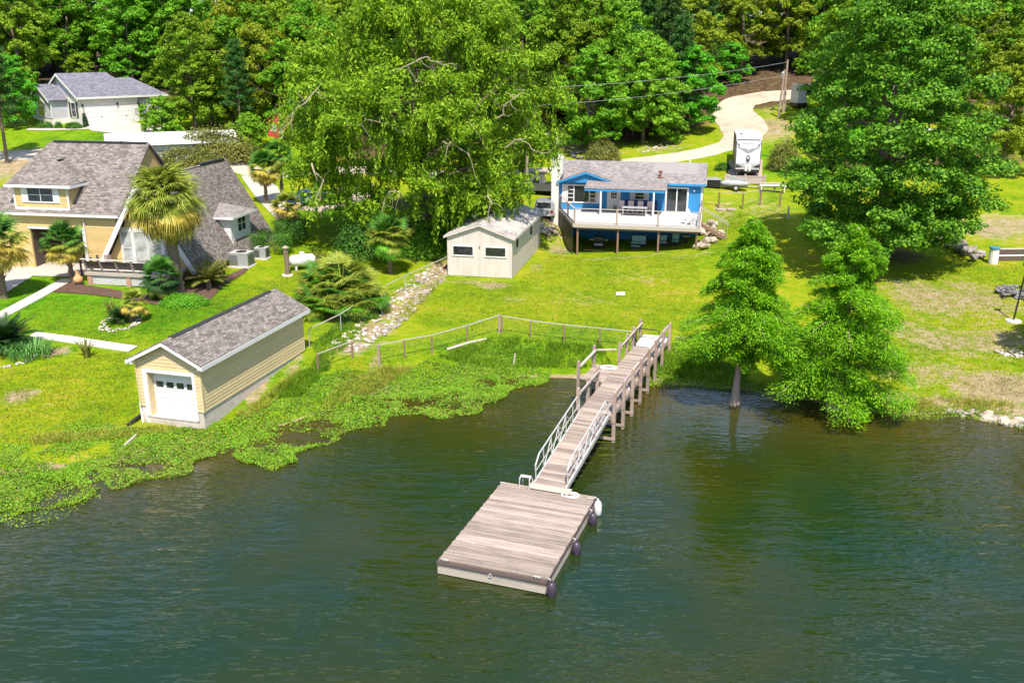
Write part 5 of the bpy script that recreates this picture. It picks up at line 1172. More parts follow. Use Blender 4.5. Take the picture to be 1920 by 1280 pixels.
# ================================================================ GREY HOUSE
GA = R(50); 
def grey_house():
    o = P(155, 239, 8.2); o[2] = gz(o[0], o[1]) - .05
    t = thing('grey_house', 'grey and white brick house with slate coloured roof by the woods', 'house', o, GA)
    # local x runs along the garage side (away right), local y runs away left
    Lx, Ly, E = 12.2, 9.5, 3.75; xb = 8.0
    w = MB().box(0, xb, 0, .2, -1, E).box(xb, Lx, .5, .7, -1, E - .1).box(xb - .2, xb, .2, .5, -1, E).box(Lx - .2, Lx, .7, Ly, -1, E - .1).box(0, .2, .2, Ly, -1, E).box(.2, Lx - .2, Ly - .2, Ly, -1, E)
    obj('wall', w, 'whitebrick', t)
    obj('side_wall', MB().box(xb + .02, Lx - .02, .47, .498, .9, E - .15), 'greyside', t)
    R0, ry = 6.6, Ly / 2
    # main roof, gable at x=0 end
    r = MB()
    r.slab([(-.4, -.4, E - .05), (xb + .4, -.4, E - .05), (xb - 1.5, ry, R0), (-.4, ry, R0)], .12)
    r.slab([(-.4, ry, R0), (xb - 1.5, ry, R0), (xb + .4, Ly + .4, E - .05), (-.4, Ly + .4, E - .05)], .12)
    r.slab([(xb - 2.6, .1, E - .08), (Lx + .4, .1, E - .08), (Lx - 2.2, ry, R0 - .75), (xb - 2.4, ry, R0 - .75)], .12)
    r.slab([(Lx + .4, .1, E - .08), (Lx + .4, Ly + .3, E - .08), (Lx - 2.2, ry, R0 - .75)], .12)
    r.slab([(xb - 2.4, ry, R0 - .75), (Lx - 2.2, ry, R0 - .75), (Lx + .4, Ly + .3, E - .08), (xb - 2.6, Ly + .3, E - .08)], .12)
    roof = obj('roof', r, 'shinglegrey', t)
    obj('gable_wall', MB().prism_x([(Ly, E - .1), (0, E - .1), (ry, R0 - .1)][::-1], 0.0, .18), 'greyside', t)
    for s in (-1, 1):
        ye = -.4 if s < 0 else Ly + .4
        pl = [(ry, R0 - .05), (ye, E - .17), (ye, E - .42), (ry, R0 - .35)]
        obj('rake_board', MB().prism_x(pl[::-1] if s > 0 else pl, -.44, -.405), 'whitetrim', t)
    obj('fascia', MB().box(-.4, xb + .4, -.46, -.405, E - .3, E - .05), 'whitetrim', t); obj('fascia', MB().box(xb + .41, Lx + .4, .03, .095, E - .33, E - .09), 'whitetrim', t)
    # projecting smaller gable on the front
    y0, y1, px = 3.4, 8.6, -2.2
    obj('front_wing', MB().box(px, -.001, y0, y1, -1, E - .25).prism_x([(y1, E - .25), (y0, E - .25), ((y0 + y1) / 2, E + 1.35)][::-1], px, px + .15), 'greyside', t)
    obj('wainscot', MB().box(px - .06, px - .002, y0 - .06, y1 + .05, -1, 1.0).box(px, -.005, y0 - .06, y0 - .002, -1, 1.0), 'whitebrick', t)
    obj('wainscot_cap', MB().box(px - .09, px - .001, y0 - .09, y1 + .06, 1.005, 1.07), 'rvpale', t)
    yc = (y0 + y1) / 2; g = MB()
    g.slab([(px - .35, y0 - .4, E - .45), (1.6, y0 - .4, E - .45), (1.6, yc, E + 1.5), (px - .35, yc, E + 1.5)], .1)
    g.slab([(px - .35, yc, E + 1.5), (1.6, yc, E + 1.5), (1.6, y1 + .4, E - .45), (px - .35, y1 + .4, E - .45)], .1)
    obj('wing_roof', g, 'shinglegrey', roof)
    for s in (-1, 1):
        ye = y0 - .4 if s < 0 else y1 + .4; pl = [(yc, E + 1.45), (ye, E - .56), (ye, E - .8), (yc, E + 1.17)]
        obj('rake_board', MB().prism_x(pl[::-1] if s > 0 else pl, px - .39, px - .355), 'whitetrim', t)
    for yy in (y0 - .02, y1 + .02): obj('corner_trim', MB().box(px - .04, px + .1, yy - .1, yy + .1, 1.08, E - .5), 'whitetrim', t)
    # arched window on the wing, shuttered window on the front wall
    wv = window(t, px - .003, yc, 1.35, 1.7, 1.15, 'left', 2, 2, fw=.14)
    n = 10; arc = [(.85 * math.cos(math.pi * i / n), .75 * math.sin(math.pi * i / n)) for i in range(n + 1)]
    obj('arch', MB().prism_y([(x * 1.16, 1.15 + z * 1.18 + .08) for x, z in arc][::-1][::-1], -.05, -.01), 'whitetrim', wv)
    for i in range(2): obj('pane', MB().prism_y([(sx * .05, 1.29), (sx * .8, 1.29), (sx * .62, 1.72), (sx * .05, 1.98)][::(1 if sx > 0 else -1)], -.06, -.051), 'glass', wv) if (sx := (1, -1)[i]) else None
    w2 = window(t, -.003, 1.75, 1.2, 1.1, 1.75, 'left', 1, 2, fw=.1)
    for s in (-1, 1): obj('shutter', MB().box(s * .92 - .22, s * .92 + .22, -.06, 0, -.1, 1.85), 'rvdark', w2)
    # garage doors
    for xa, xc in ((.5, 4.9), (5.15, 7.1)):
        d = obj('garage_door', MB().box(xa, xc, -.03, -.002, 0, 2.3), 'whitetrim', t)
        for i in range(4): obj('door_panel', MB().box(xa + .03, xc - .03, -.05, -.031, i * .57 + .02, i * .57 + .55), 'whitetrim', d)
        obj('handle', MB().box((xa + xc) / 2 - .04, (xa + xc) / 2 + .04, -.07, -.051, 1.0, 1.25), 'black', d)
    obj('lintel', MB().box(.3, 7.9, -.02, -.003, 2.35, 2.5), 'whitetrim', t)
    d = obj('door', MB().box(7.25, 7.85, -.04, -.003, 0, 2.2), 'white', t); obj('pane', MB().box(7.35, 7.75, -.055, -.041, 1.1, 2.0), 'glassgrey', d)
    for x in (8.6, 10.5): window(t, x, .465, 1.3, .6, 1.3, 'front', 1, 2, fw=.1)
    for x in (.3, 5.02, 7.95): obj('wall_lamp', MB().box(x - .08, x + .08, -.2, -.003, 2.55, 2.85), 'black', t)
    obj('downspout', MB().tube([(Lx - 1.5, .4, E - .2), (Lx - 1.5, .4, .2)], .06, 6), 'whitetrim', t)
    return o
GO = grey_house()

# ================================================================ OTHER BUILDINGS
def metal_barn():
    a, b_ = P(222, 262, 8.3), P(452, 262, 8.1)
    o = G(330, 306)
    A = R(24)
    t = thing('metal_roofed_barn', 'long low barn with bright white metal roof behind yellow house', 'barn', o, A)
    L, D, E, Rz = 6.8, 6.0, 2.3, 3.3
    w = MB().box(-L, L, 0, .15, -.6, E).box(-L, L, D - .15, D, -.6, E).box(-L, -L + .15, .151, D - .151, -.6, E).box(L - .15, L, .151, D - .151, -.6, E)
    w.prism_x([(0.1, E), (D - .1, E), (D / 2, Rz - .1)], -L + .2, -L + .3).prism_x([(0.1, E), (D - .1, E), (D / 2, Rz - .1)], L - .3, L - .2)
    obj('wall', w, 'greyside', t)
    r = MB().slab([(-L - .4, -.5, E - .1), (L + .4, -.5, E - .1), (L + .4, D / 2, Rz), (-L - .4, D / 2, Rz)], .06).slab([(-L - .4, D / 2, Rz), (L + .4, D / 2, Rz), (L + .4, D + .5, E - .1), (-L - .4, D + .5, E - .1)], .06)
    rf = obj('roof', r, 'white_metal', t)
    for i in range(24):
        x = -L - .3 + i * (2 * L + .6) / 23; obj('seam', MB().bar((x, -.5, E - .07), (x, D / 2, Rz + .03), .05, .04), 'white_metal', rf)
    g = MB(); gx = -L + 1.2
    g.slab([(gx, -1.6, Rz - .35), (gx + 1.6, -1.6, E - .25), (gx + 1.6, D / 2, E - .25), (gx, D / 2, Rz - .35)], .06).slab([(gx - 1.6, -1.6, E - .25), (gx, -1.6, Rz - .35), (gx, D / 2, Rz - .35), (gx - 1.6, D / 2, E - .25)], .06)
    obj('porch_roof', g, 'white_metal', rf); obj('porch_gable', MB().prism_y([(gx - 1.35, E - .25), (gx + 1.35, E - .25), (gx, Rz - .5)], -1.5, -1.4), 'rvdark', t)
    for x in (gx - 1.3, gx + 1.3): obj('porch_post', MB().box(x - .06, x + .06, -1.5, -1.38, -.4, E - .3), 'whitetrim', t)
metal_barn()
p = P(525, 264, 6.6); p[2] = gz(p[0], p[1]); t = thing('red_shed', 'small red shed with white door at the edge of the woods', 'shed', p, R(-20))
obj('wall', MB().box(-1.7, 1.7, 0, .1, -.3, 2.3).box(-1.7, -1.6, .101, 2.6, -.3, 2.3).box(1.6, 1.7, .101, 2.6, -.3, 2.3).box(-1.7, 1.7, 2.5, 2.6, -.3, 2.3).prism_y([(-1.7, 2.3), (1.7, 2.3), (0, 3.0)], 0, .1), 'red', t)
obj('roof', MB().slab([(0, -.2, 3.1), (1.95, -.2, 2.25), (1.95, 2.8, 2.25), (0, 2.8, 3.1)], .06).slab([(-1.95, -.2, 2.25), (0, -.2, 3.1), (0, 2.8, 3.1), (-1.95, 2.8, 2.25)], .06), M('red_roof', (.45, .12, .12), .7), t)
obj('door', MB().box(.1, .7, -.04, -.002, 0, 2.0), 'white', t); window(t, -.8, -.002, .9, .8, .8, 'front', 1, 2, glass='glassgrey')
p = P(620, 262, 6.5); p[2] = gz(p[0], p[1]); t = thing('blue_barrel', 'blue plastic barrel half hidden behind the willow', 'barrel', p)
obj('body', MB().lathe([(.28, 0), (.32, .1), (.34, .45), (.32, .8), (.28, .9)], 12), 'bluebarrel', t); obj('lid', MB().lathe([(.29, .9), (.29, .95), (.1, .96)], 12), 'bluebarrel', t)
p = P(1528, 178, 12); p[2] = gz(p[0], p[1]); t = thing('white_trailer', 'white trailer half hidden by trees beside the utility pole', 'trailer', p, R(8))
obj('body', MB().box(-2.4, 2.4, 0, 2.2, .6, 3.0), 'rvwhite', t); obj('skirt', MB().box(-2.35, 2.35, .1, 2.1, .2, .6), 'rvdark', t); window(t, -.6, -.002, 1.5, 1.4, .8, 'front', 1, 1)
for x in (-1.2, 1.2): obj('wheel', MB().tube([(x, .0, .32), (x, .2, .32)], .32, 12), 'rubber', t)

# ================================================================ VEHICLES
def wheel(par, x, y, r=.36, wd=.24, mat='alu'):
    w_ = obj('wheel', MB().tube([(x - wd / 2, y, r), (x + wd / 2, y, r)], r, 16), 'rubber', par)
    obj('rim', MB().tube([(x - wd / 2 - .012, y, r), (x + wd / 2 + .012, y, r)], r * .62, 12), mat, w_)
def car(lbl, loc, rz, paint, kind='suv', name='parked_car', cat='car'):
    """nose towards +y"""
    t = thing(name, lbl, cat, loc, rz)
    L = 4.8 if kind != 'pickup' else 5.6; a = .93; h0 = .35
    body = [(-L / 2, .5), (-L / 2 + .08, h0), (L / 2 - .15, h0), (L / 2, .55), (L / 2 - .03, .85), (L / 2 - 1.1, 1.02), (-L / 2 + .06, 1.05), (-L / 2, .9)]
    obj('body', MB().prism_x(body, -a, a), paint, t)
    if kind == 'suv': cab = [(-L / 2 + .08, 1.052), (L / 2 - 1.2, 1.04), (L / 2 - 1.95, 1.68), (-L / 2 + .75, 1.74), (-L / 2 + .3, 1.70)]
    else: cab = [(-.55, 1.052), (L / 2 - 1.4, 1.04), (L / 2 - 2.1, 1.72), (-.35, 1.76)]
    if kind == 'sedan': cab = [(-L / 2 + .75, 1.052), (L / 2 - 1.3, 1.04), (L / 2 - 2.0, 1.45), (-L / 2 + 1.5, 1.47)]
    b2 = a - .14
    k = len(cab); V = []
    for sx in (-1, 1):
        for (y, z) in cab: V.append((sx * (a - .02 - (z - 1.04) / .7 * .16), y, z))
    obj('cabin', MB().add(V, [tuple(range(k - 1, -1, -1)), tuple(range(k, 2 * k))] + [(i, (i + 1) % k, k + (i + 1) % k, k + i) for i in range(k)]), paint, t)
    ys = [c[0] for c in cab]; y0, y1 = min(ys) + .45, max(ys) - .75
    for sx in (-1, 1):
        x0, x1 = sx * (a + .002), sx * (a - .11)
        obj('side_window', MB().slab([(x0 * .985, y0, 1.14), (x0 * .985, y1 + .15, 1.14), (x1, y1 - .25, 1.56 if kind != 'sedan' else 1.38), (x1, y0 + .12, 1.58 if kind != 'sedan' else 1.38)][::sx], .015), 'glass', t)
    yb = cab[-1][0] - .012; yq = cab[0][0] - .012
    zq = 1.60 if kind != 'sedan' else 1.4
    if kind == 'suv': obj('rear_window', MB().slab([(-.66, -L / 2 + .10, 1.12), (.66, -L / 2 + .10, 1.12), (.6, -L / 2 + .262, 1.60), (-.6, -L / 2 + .262, 1.60)], .03), 'glass', t)
    else: obj('rear_window', MB().slab([(-.66, yq + .02, 1.12), (.66, yq + .02, 1.12), (.6, yb + .0, zq), (-.6, yb, zq)], .03), 'glass', t)
    f0, f1 = cab[1], cab[2]
    obj('windscreen', MB().slab([(.72, f0[0] - .06, 1.12), (-.72, f0[0] - .06, 1.12), (-.62, f1[0] + .12, zq), (.62, f1[0] + .12, zq)], .03), 'glass', t)
    if kind == 'pickup': obj('bed', MB().box(-a + .1, a - .1, -L / 2 + .12, -.62, 1.051, 1.07), 'black', t)
    for sx in (-1, 1):
        obj('tail_light', MB().box(min(sx * .62, sx * .9), max(sx * .62, sx * .9), -L / 2 - .012, -L / 2 + .02, .74, .92), 'taillight', t)
        obj('headlight', MB().box(min(sx * .5, sx * .85), max(sx * .5, sx * .85), L / 2 - .1, L / 2 + .01, .62, .8), 'glassgrey', t)
        for y in (-L / 2 + .95, L / 2 - .95): wheel(t, sx * (a - .1), y)
    obj('bumper', MB().box(-.85, .85, -L / 2 - .07, -L / 2 + .05, .42, .6), 'alu' if kind == 'suv' else 'darkmetal', t)
    obj('number_plate', MB().box(-.25, .25, -L / 2 - .016, -L / 2 - .004, .66, .80), 'white', t)
    return t
p = G(1026, 405); car('silver SUV parked with its tail towards the lake by the chimney', p, R(-10), 'silver', 'suv')
p = G(1012, 362); car('dark grey pickup parked side-on beyond the silver SUV', p, R(80), 'gunmetal', 'pickup')
p = G(585, 384); car('dark blue car parked in the shade behind the willow', p, R(-70), 'navy', 'sedan')
p = G(1015, 276); car('white car parked far off under the trees above the lane', p, R(75), 'rvwhite', 'suv')

def camper():
    p = G(1400, 331); A = R(-11)
    t = thing('camper_trailer', 'tall white camper trailer with grey chevron graphics on its nose', 'camper', p, A)
    W, Lr, z0, z1 = 1.28, 8.5, .62, 3.35
    prof = [(-.0, z0), (-.18, z0 + .5), (-.10, z0 + 1.6), (.18, z1 - .25), (.45, z1), (Lr, z1), (Lr, z0)]
    obj('body', MB().prism_x(prof[::-1], -W, W), 'rvwhite', t)
    obj('side_band', MB().box(-W - .012, -W - .001, .2, Lr - .1, z0 + .1, z1 - .15), M('rv_side', (.05, .035, .035), .5, .2, 2), t)
    def fy(z):
        for (ya, za), (yb_, zb) in zip(prof[:4], prof[1:5]):
            if za <= z <= zb: return ya + (yb_ - ya) * (z - za) / (zb - za)
        return prof[0][0]
    t.scale = (1, 1, 1.22)
    def decal(name, poly, mat, off=.012, par=None):
        off += .045
        return obj(name, MB().slab([(x, fy(z) - off, z) for x, z in poly], .008), mat, par or t)
    cap = obj('nose_cap', MB().slab([(-W + .06, fy(3.02) - .02, 3.02), (W - .06, fy(3.02) - .02, 3.02), (W - .06, fy(3.12) - .02, 3.12), (-W + .06, fy(3.12) - .02, 3.12)], .03), 'rvdark', t)
    for s in (-1, 1):
        d = 1 if s > 0 else -1
        decal('edge_trim', [(s * W * .99, z0 + .02), (s * (W - .08), z0 + .02), (s * (W - .08), z0 + .52), (s * W * .99, z0 + .52)][::-d], 'rvdark')
        decal('edge_trim', [(s * W * .99, z0 + .52), (s * (W - .07), z0 + .52), (s * (W - .07), z0 + 1.58), (s * W * .99, z0 + 1.58)][::-d], 'rvdark')
        decal('edge_trim', [(s * W * .99, z0 + 1.62), (s * (W - .07), z0 + 1.62), (s * (W - .07), 3.0), (s * W * .99, 3.0)][::-d], 'rvdark')
        decal('chevron', [(s * .03, 2.18), (s * 1.12, 2.62), (s * 1.12, 2.46), (s * .03, 2.0)][::d], 'rvpale')
        decal('chevron', [(s * .02, 2.26), (s * .55, 2.42), (s * .45, 2.32), (s * .02, 2.20)][::d], 'rvgrey', .014)
        decal('corner_stripe', [(s * .85, 2.62), (s * 1.15, 2.86), (s * 1.15, 2.70), (s * .95, 2.58)][::d], 'rvgrey', .014)
        decal('lower_wedge', [(s * .45, z0 + .18), (s * 1.15, z0 + .42), (s * 1.15, z0 + .18)][::d][::-1], 'rvdark', .016)
    decal('emblem', [(.22 * math.cos(a), 1.55 + .28 * math.sin(a)) for a in np.linspace(0, 2 * math.pi, 15)[:-1]], 'rvgrey', .05)
    decal('emblem_mark', [(-.1, 1.28), (.1, 1.28), (.05, 1.5), (-.05, 1.5)], 'rvdark', .07)
    decal('emblem_mark', [(-.13, 1.62), (0, 1.5), (.13, 1.62), (.09, 1.7), (0, 1.6), (-.09, 1.7)], 'rvwhite', .07)
    obj('name_lettering', text_mesh('FREEDOM', .24, T['rvpale']), None, t, (-.62, fy(2.78) - .08, 2.72)).rotation_euler = (math.pi / 2 - .16, 0, 0)
    obj('underframe', MB().box(-W + .05, W - .05, .0, Lr, .34, z0), 'rvdark', t)
    obj('bumper_strip', MB().box(-W + .06, W - .06, -.06, -.002, z0 - .02, z0 + .1), 'alu', t)
    obj('number_plate', MB().box(-.2, .2, -.09, -.04, .42, .58), 'white', t)
    obj('hitch', MB().bar((-.6, 0, .45), (0, -1.1, .45), .1, .12).bar((.6, 0, .45), (0, -1.1, .45), .1, .12).tube([(0, -.9, -.0), (0, -.9, .7)], .04, 6), 'black', t)
    for x in (-.35, .35): obj('gas_bottle', MB().lathe([(.15, .5), (.17, .55), (.17, .95), (.08, 1.05)], 10, (x * .5, -.45, 0)), 'white', t)
    for s in (-1, 1):
        for y in (4.0, 5.0): wheel(t, s * (W - .15), y, .36)
        obj('jack', MB().tube([(s * 1.0, .4, -.05), (s * 1.0, .4, .4)], .05, 6), 'metal', t)
    obj('roof_vent', MB().box(-.2, .2, 1.0, 1.45, z1 + .001, z1 + .12), 'white', t); obj('roof_hatch', MB().box(-.85, -.5, .9, 1.1, z1 + .001, z1 + .05), 'rvpale', t)
    obj('air_conditioner', MB().box(-.32, .32, 3.2, 4.2, z1 + .001, z1 + .32), 'white', t); obj('roof_hatch', MB().box(-.9, -.6, 2.4, 2.8, z1 + .001, z1 + .08), 'rvgrey', t)
    obj('roof_seam', MB().box(-W + .05, W - .05, .47, .52, z1 + .001, z1 + .012), 'rvpale', t)
def text_mesh(txt, size, mat):
    cu = bpy.data.curves.new('lettering', 'FONT'); cu.body = txt; cu.size = size; cu.extrude = .006
    o = bpy.data.objects.new('lettering', cu); COL.objects.link(o)
    me = bpy.data.meshes.new_from_object(o.evaluated_get(bpy.context.evaluated_depsgraph_get()))
    bpy.data.objects.remove(o); me.materials.clear(); me.materials.append(mat); return me
camper()
# timber retaining wall below the camper
p = G(1396, 345); rw = thing('retaining_wall', 'low timber retaining wall below the camper trailer', 'wall', p, R(-6))
for i in range(4): obj('timber', MB().box(-1.85, -.02, -.1, .1, .02 + i * .2, .21 + i * .2), 'wood', rw); obj('timber', MB().box(.02, 1.85, -.1, .1, .02 + i * .2, .21 + i * .2), 'wood', rw)
for x in (-1.95, 0, 1.95): obj('post', MB().box(x - .09, x + .09, -.22, -.102, -.3, 1.0), 'wood', rw)
p = G(1410, 354); r2 = thing('low_rail_fence', 'low pale rail fence in front of the timber wall', 'fence', p, R(-8))
obj('rail', MB().box(-2.3, 4.2, -.05, .05, .55, .66), 'paleboard', r2); obj('rail', MB().box(-2.3, 4.2, -.04, .04, .2, .28), 'paleboard', r2)
for x in (-2.2, .6, 2.2, 4.1): obj('post', MB().box(x - .06, x + .06, .06, .18, -.2, .7), 'woodpost', r2)
# covered jet ski on its trailer
p = G(1376, 356); js = thing('covered_jet_ski', 'jet ski under a silver grey cover beside the timber wall', 'jet ski', p, R(75))
obj('cover', MB().add([(x * s, y, z) for y, prof in ((-1.45, [(.0, .35), (.0, .55)]), (-1.2, [(.5, .35), (.42, .75), (0, .85)])) for s in (1,) for x, z in []], []) if False else
    MB().lathe([(.05, 0), (.30, .25), (.5, .8), (.56, 1.5), (.50, 2.1), (.34, 2.6), (.05, 2.95)], 14), 'cover', js, (0, -1.45, .62), smooth=True).rotation_euler = (-math.pi / 2, 0, 0)
js.children[0].scale = (1, .72, 1)
obj('saddle_cover', MB().prism_x([(-1.0, .9), (.5, .9), (.45, 1.25), (.1, 1.42), (-.2, 1.2), (-.95, 1.12)], -.22, .22), 'cover', js)
obj('trailer_frame', MB().box(-.45, -.38, -1.3, 1.3, .28, .36).box(.38, .45, -1.3, 1.3, .28, .36).bar((-.4, 1.3, .32), (0, 2.0, .32), .07, .07).bar((.4, 1.3, .32), (0, 2.0, .32), .07, .07), 'darkmetal', js)
for s in (-1, 1): wheel(js, s * .6, -.2, .27, .16)
# black barbecue at the house corner
p = G(1217, 357) if False else G(1340, 358); bg_ = thing('smoker_grill', 'black smoker grill with pale lid beside blue house corner', 'grill', G(1336, 352), R(-12))
obj('cabinet', MB().box(-.75, .75, -.35, .35, .12, .8), 'black', bg_); obj('lid', MB().box(-.8, .8, -.4, .4, .8, .88).box(-.5, .5, -.25, .25, .88, 1.0), 'cover', bg_)
for x in (-.65, .65):
    for y in (-.28, .28): obj('leg', MB().box(x - .04, x + .04, y - .04, y + .04, 0, .12), 'black', bg_)
p = G(1448, 360); fb = thing('white_bench', 'white slatted bench table near the yard fence', 'bench', p, R(-10))
for i in range(4): obj('slat', MB().box(-1.25, 1.25, -.42 + i * .21, -.23 + i * .21, .62, .67), 'white', fb)
for x in (-1.1, 1.1): obj('leg', MB().box(x - .05, x + .05, -.4, .4, 0, .62), 'white', fb)
p = G(1600, 700) if False else G(1477, 410)
stake('fence_post', 'short pale post standing right of the yard fence', (p[0], p[1], p[2] - .2), (p[0], p[1], p[2] + 1.1), .14, 'paleboard', 'post')
# stepping slabs below the yard fence
for i, (x, lb) in enumerate(((1352, 'pale stone slab on the grass left of its twin below the fence'), (1372, 'pale stone slab on the grass right of its twin below the fence'))):
    o = obj('stone_slab', MB().box(-.42, .42, -.3, .3, -.05, .08), 'slab', None, G(x, 393), R(-5)); tagit(o, lb, 'slab')

# ================================================================ UTILITY POLES AND WIRES
def utility_pole(lbl, px, py, hgt, lean=0.0, arm=True, trans=False):
    p = G(px, py); t = thing('utility_pole', lbl, 'utility pole', p)
    top = (lean, 0, hgt)
    obj('pole', MB().tube([(0, 0, -.5), top], [.17, .12], 9), 'woodpost', t)
    if arm:
        obj('crossarm', MB().box(lean - .9, lean + .9, -.05, .05, hgt - .7, hgt - .58), 'wood', t)
        for x in (-.8, 0, .8): obj('insulator', MB().lathe([(.03, 0), (.05, .05), (.03, .14)], 8, (lean + x, 0, hgt - .58)), 'white', t)
    if trans:
        obj('transformer', MB().lathe([(.2, 0), (.26, .06), (.26, .75), (.2, .85), (.06, .95)], 12, (-.42, -.1, hgt - 2.4)), 'metal', t)
        obj('bracket', MB().box(-.3, 0, -.06, .06, hgt - 1.9, hgt - 1.8), 'darkmetal', t)
    obj('guard', MB().tube([(.16, -.05, 0), (.16, -.05, 3)], .05, 6), 'metal', t)
    return np.array(p) + np.array(top)
w1_ = utility_pole('wooden utility pole with grey transformer beside the gravel road', 1468, 212, 6.8, 0.05, False, True)
w2_ = utility_pole('leaning wooden utility pole left of the transformer pole', 1459, 220, 6.0, .35, False)
w3_ = utility_pole('far utility pole with crossarm among the trees', 1318, 190, 8.0, 0, True)
def wire(lbl, a, b_, sag, n=14):
    pts = [tuple(np.array(a) + (np.array(b_) - np.array(a)) * i / n - np.array([0, 0, sag * 4 * (i / n) * (1 - i / n)])) for i in range(n + 1)]
    tagit(obj('power_line', MB().tube(pts, .018, 4), 'metal'), lbl, 'cable', 'power lines')
wire('upper power line crossing in front of the trees', w1_ - (0, 0, .3), np.array([1.6, 100, 14.0]), .5)
wire('lower power line crossing in front of the trees', w1_ - (0, 0, 1.9), np.array([1.6, 100, 12.2]), .5)
# far anchor pole hidden in the willow
p = gz(1.6, 100); t = thing('utility_pole', 'utility pole standing in the foliage behind the willow', 'utility pole', (1.6, 100, p)); obj('pole', MB().tube([(0, 0, -.5), (0, 0, 14.2 - p)], [.16, .12], 8), 'woodpost', t); obj('crossarm', MB().box(-.6, .6, -.05, .05, 13.0 - p, 13.1 - p), 'wood', t)

# ================================================================ YARD THINGS
def ac_unit(lbl, px, py, w_, h_):
    t = thing('air_conditioner', lbl, 'air conditioner', G(px, py), YA); a = w_ / 2
    obj('cabinet', MB().box(-a, a, -a * .8, a * .8, .06, h_), 'metal', t); obj('base', MB().box(-a - .1, a + .1, -a, a, -.1, .06), 'concrete', t)
    obj('top', MB().box(-a - .02, a + .02, -a * .82, a * .82, h_ + .001, h_ + .05), 'alu', t); obj('fan_grille', MB().lathe([(a * .55, 0), (a * .55, .02), (a * .1, .03)], 14, (0, 0, h_ + .051)), 'black', t)
    lv = MB()
    for i in range(9): z = .15 + (h_ - .25) * i / 9; lv.box(-a - .004, -a * .1, -a * .8 - .012, -a * .8 - .002, z, z + .035)
    obj('louvres', lv, 'darkmetal', t)
    gr = MB()
    for i in range(10): z = .15 + (h_ - .25) * i / 10; gr.box(a + .002, a + .012, -a * .7, a * .7, z, z + .03)
    obj('louvres', gr, 'darkmetal', t)
ac_unit('large grey air conditioner beside the white house dormer', 455, 498, 1.5, 1.05)
ac_unit('small grey air conditioner near the clipped hedge', 492, 484, .95, .85)
p = G(568, 505); tk = thing('propane_tank', 'pale propane tank lying on legs on the side lawn', 'tank', p, R(25))
obj('body', MB().lathe([(.05, -1.0), (.3, -.95), (.44, -.75), (.46, 0), (.44, .75), (.3, .95), (.05, 1.0)], 16), 'silverpaint_tank', tk, (0, 0, .72), smooth=True).rotation_euler = (0, math.pi / 2, 0)
obj('dome', MB().lathe([(.2, 0), (.2, .15), (.1, .22)], 12, (0, 0, 1.16)), 'silverpaint_tank', tk)
for x in (-.55, .55): obj('leg', MB().box(x - .08, x + .08, -.3, .3, 0, .4), 'concrete', tk)
p = G(539, 516); tr = thing('dead_palm_trunk', 'bare dead palm trunk standing on the side lawn', 'trunk', p)
obj('trunk', MB().tube([(0, 0, -.1), (.03, 0, .9), (-.02, 0, 2.0)], [.2, .19, .2], 9), 'palmbark', tr); obj('cap', MB().lathe([(.24, 2.0), (.28, 2.1), (.05, 2.25)], 8), 'palebark', tr); obj('base_ring', MB().lathe([(.45, -.05), (.42, .06), (.2, .08)], 12), 'palestone', tr)
p = G(312, 245); fl_ = thing('flagpole', 'white flagpole with a small faded flag by grey house', 'flagpole', p)
obj('pole', MB().tube([(0, 0, -.2), (0, 0, 4.8)], [.06, .04], 6), 'white', fl_); obj('flag', MB().slab([(.05, 0, 3.0), (.75, .1, 2.8), (.75, .12, 3.3), (.05, 0, 3.6)], .01), 'flagred', fl_)
p = G(1900, 602); lp = thing('lamp_pole', 'thin black pole on a pale base at the right edge', 'pole', p)
obj('pole', MB().tube([(0, 0, 0), (.28, 0, 3.6)], .055, 8), 'black', lp); obj('base', MB().lathe([(.5, -.05), (.48, .07), (.1, .09)], 14), 'concrete', lp); obj('head', MB().box(.1, .5, -.15, .15, 3.6, 3.75), 'black', lp)
# white drum post and timber edge at the right
p = G(1861, 494); wp = thing('white_standpipe', 'white cylindrical standpipe beside the rock pile', 'standpipe', p)
obj('body', MB().lathe([(.34, -.1), (.36, .2), (.33, 1.1), (.34, 1.15)], 14), 'white', wp); obj('collar', MB().lathe([(.39, 1.15), (.39, 1.25), (.1, 1.27)], 14), 'bluebarrel', wp)
p = G(1885, 489); tw = thing('timber_edge', 'dark timber retaining edge right of the white standpipe', 'wall', p, R(2))
for i in range(3): obj('timber', MB().box(-.8, 5, .1, .35, .0 + i * .28, .27 + i * .28), 'darkwood', tw)
obj('top_board', MB().box(-.8, 5, .05, .4, .85, .9), 'paleboard', tw)
obj('pipe', MB().tube([(-.7, -.25, .45), (5, -.25, .5)], .06, 7), 'white', tw)
# white rail fence at upper right
p0 = G(1700, 262); p1 = G(1990, 262); wf = thing('white_rail_fence', 'white two rail fence among trees at upper right', 'fence', p0)
d = p1 - p0; n = 8
for i in range(n + 1):
    q = p0 + d * i / n; z = gz(q[0], q[1]) - p0[2]; obj('post', MB().box(d[0] * i / n - .08, d[0] * i / n + .08, d[1] * i / n - .08, d[1] * i / n + .08, z - .3, z + 1.3), 'white', wf)
    if i < n:
        q2 = p0 + d * (i + 1) / n; z2 = gz(q2[0], q2[1]) - p0[2]
        for hh in (.6, 1.15): obj('rail', MB().bar((d[0] * i / n, d[1] * i / n, z + hh), (d[0] * (i + 1) / n, d[1] * (i + 1) / n, z2 + hh), .05, .14), 'white', wf)

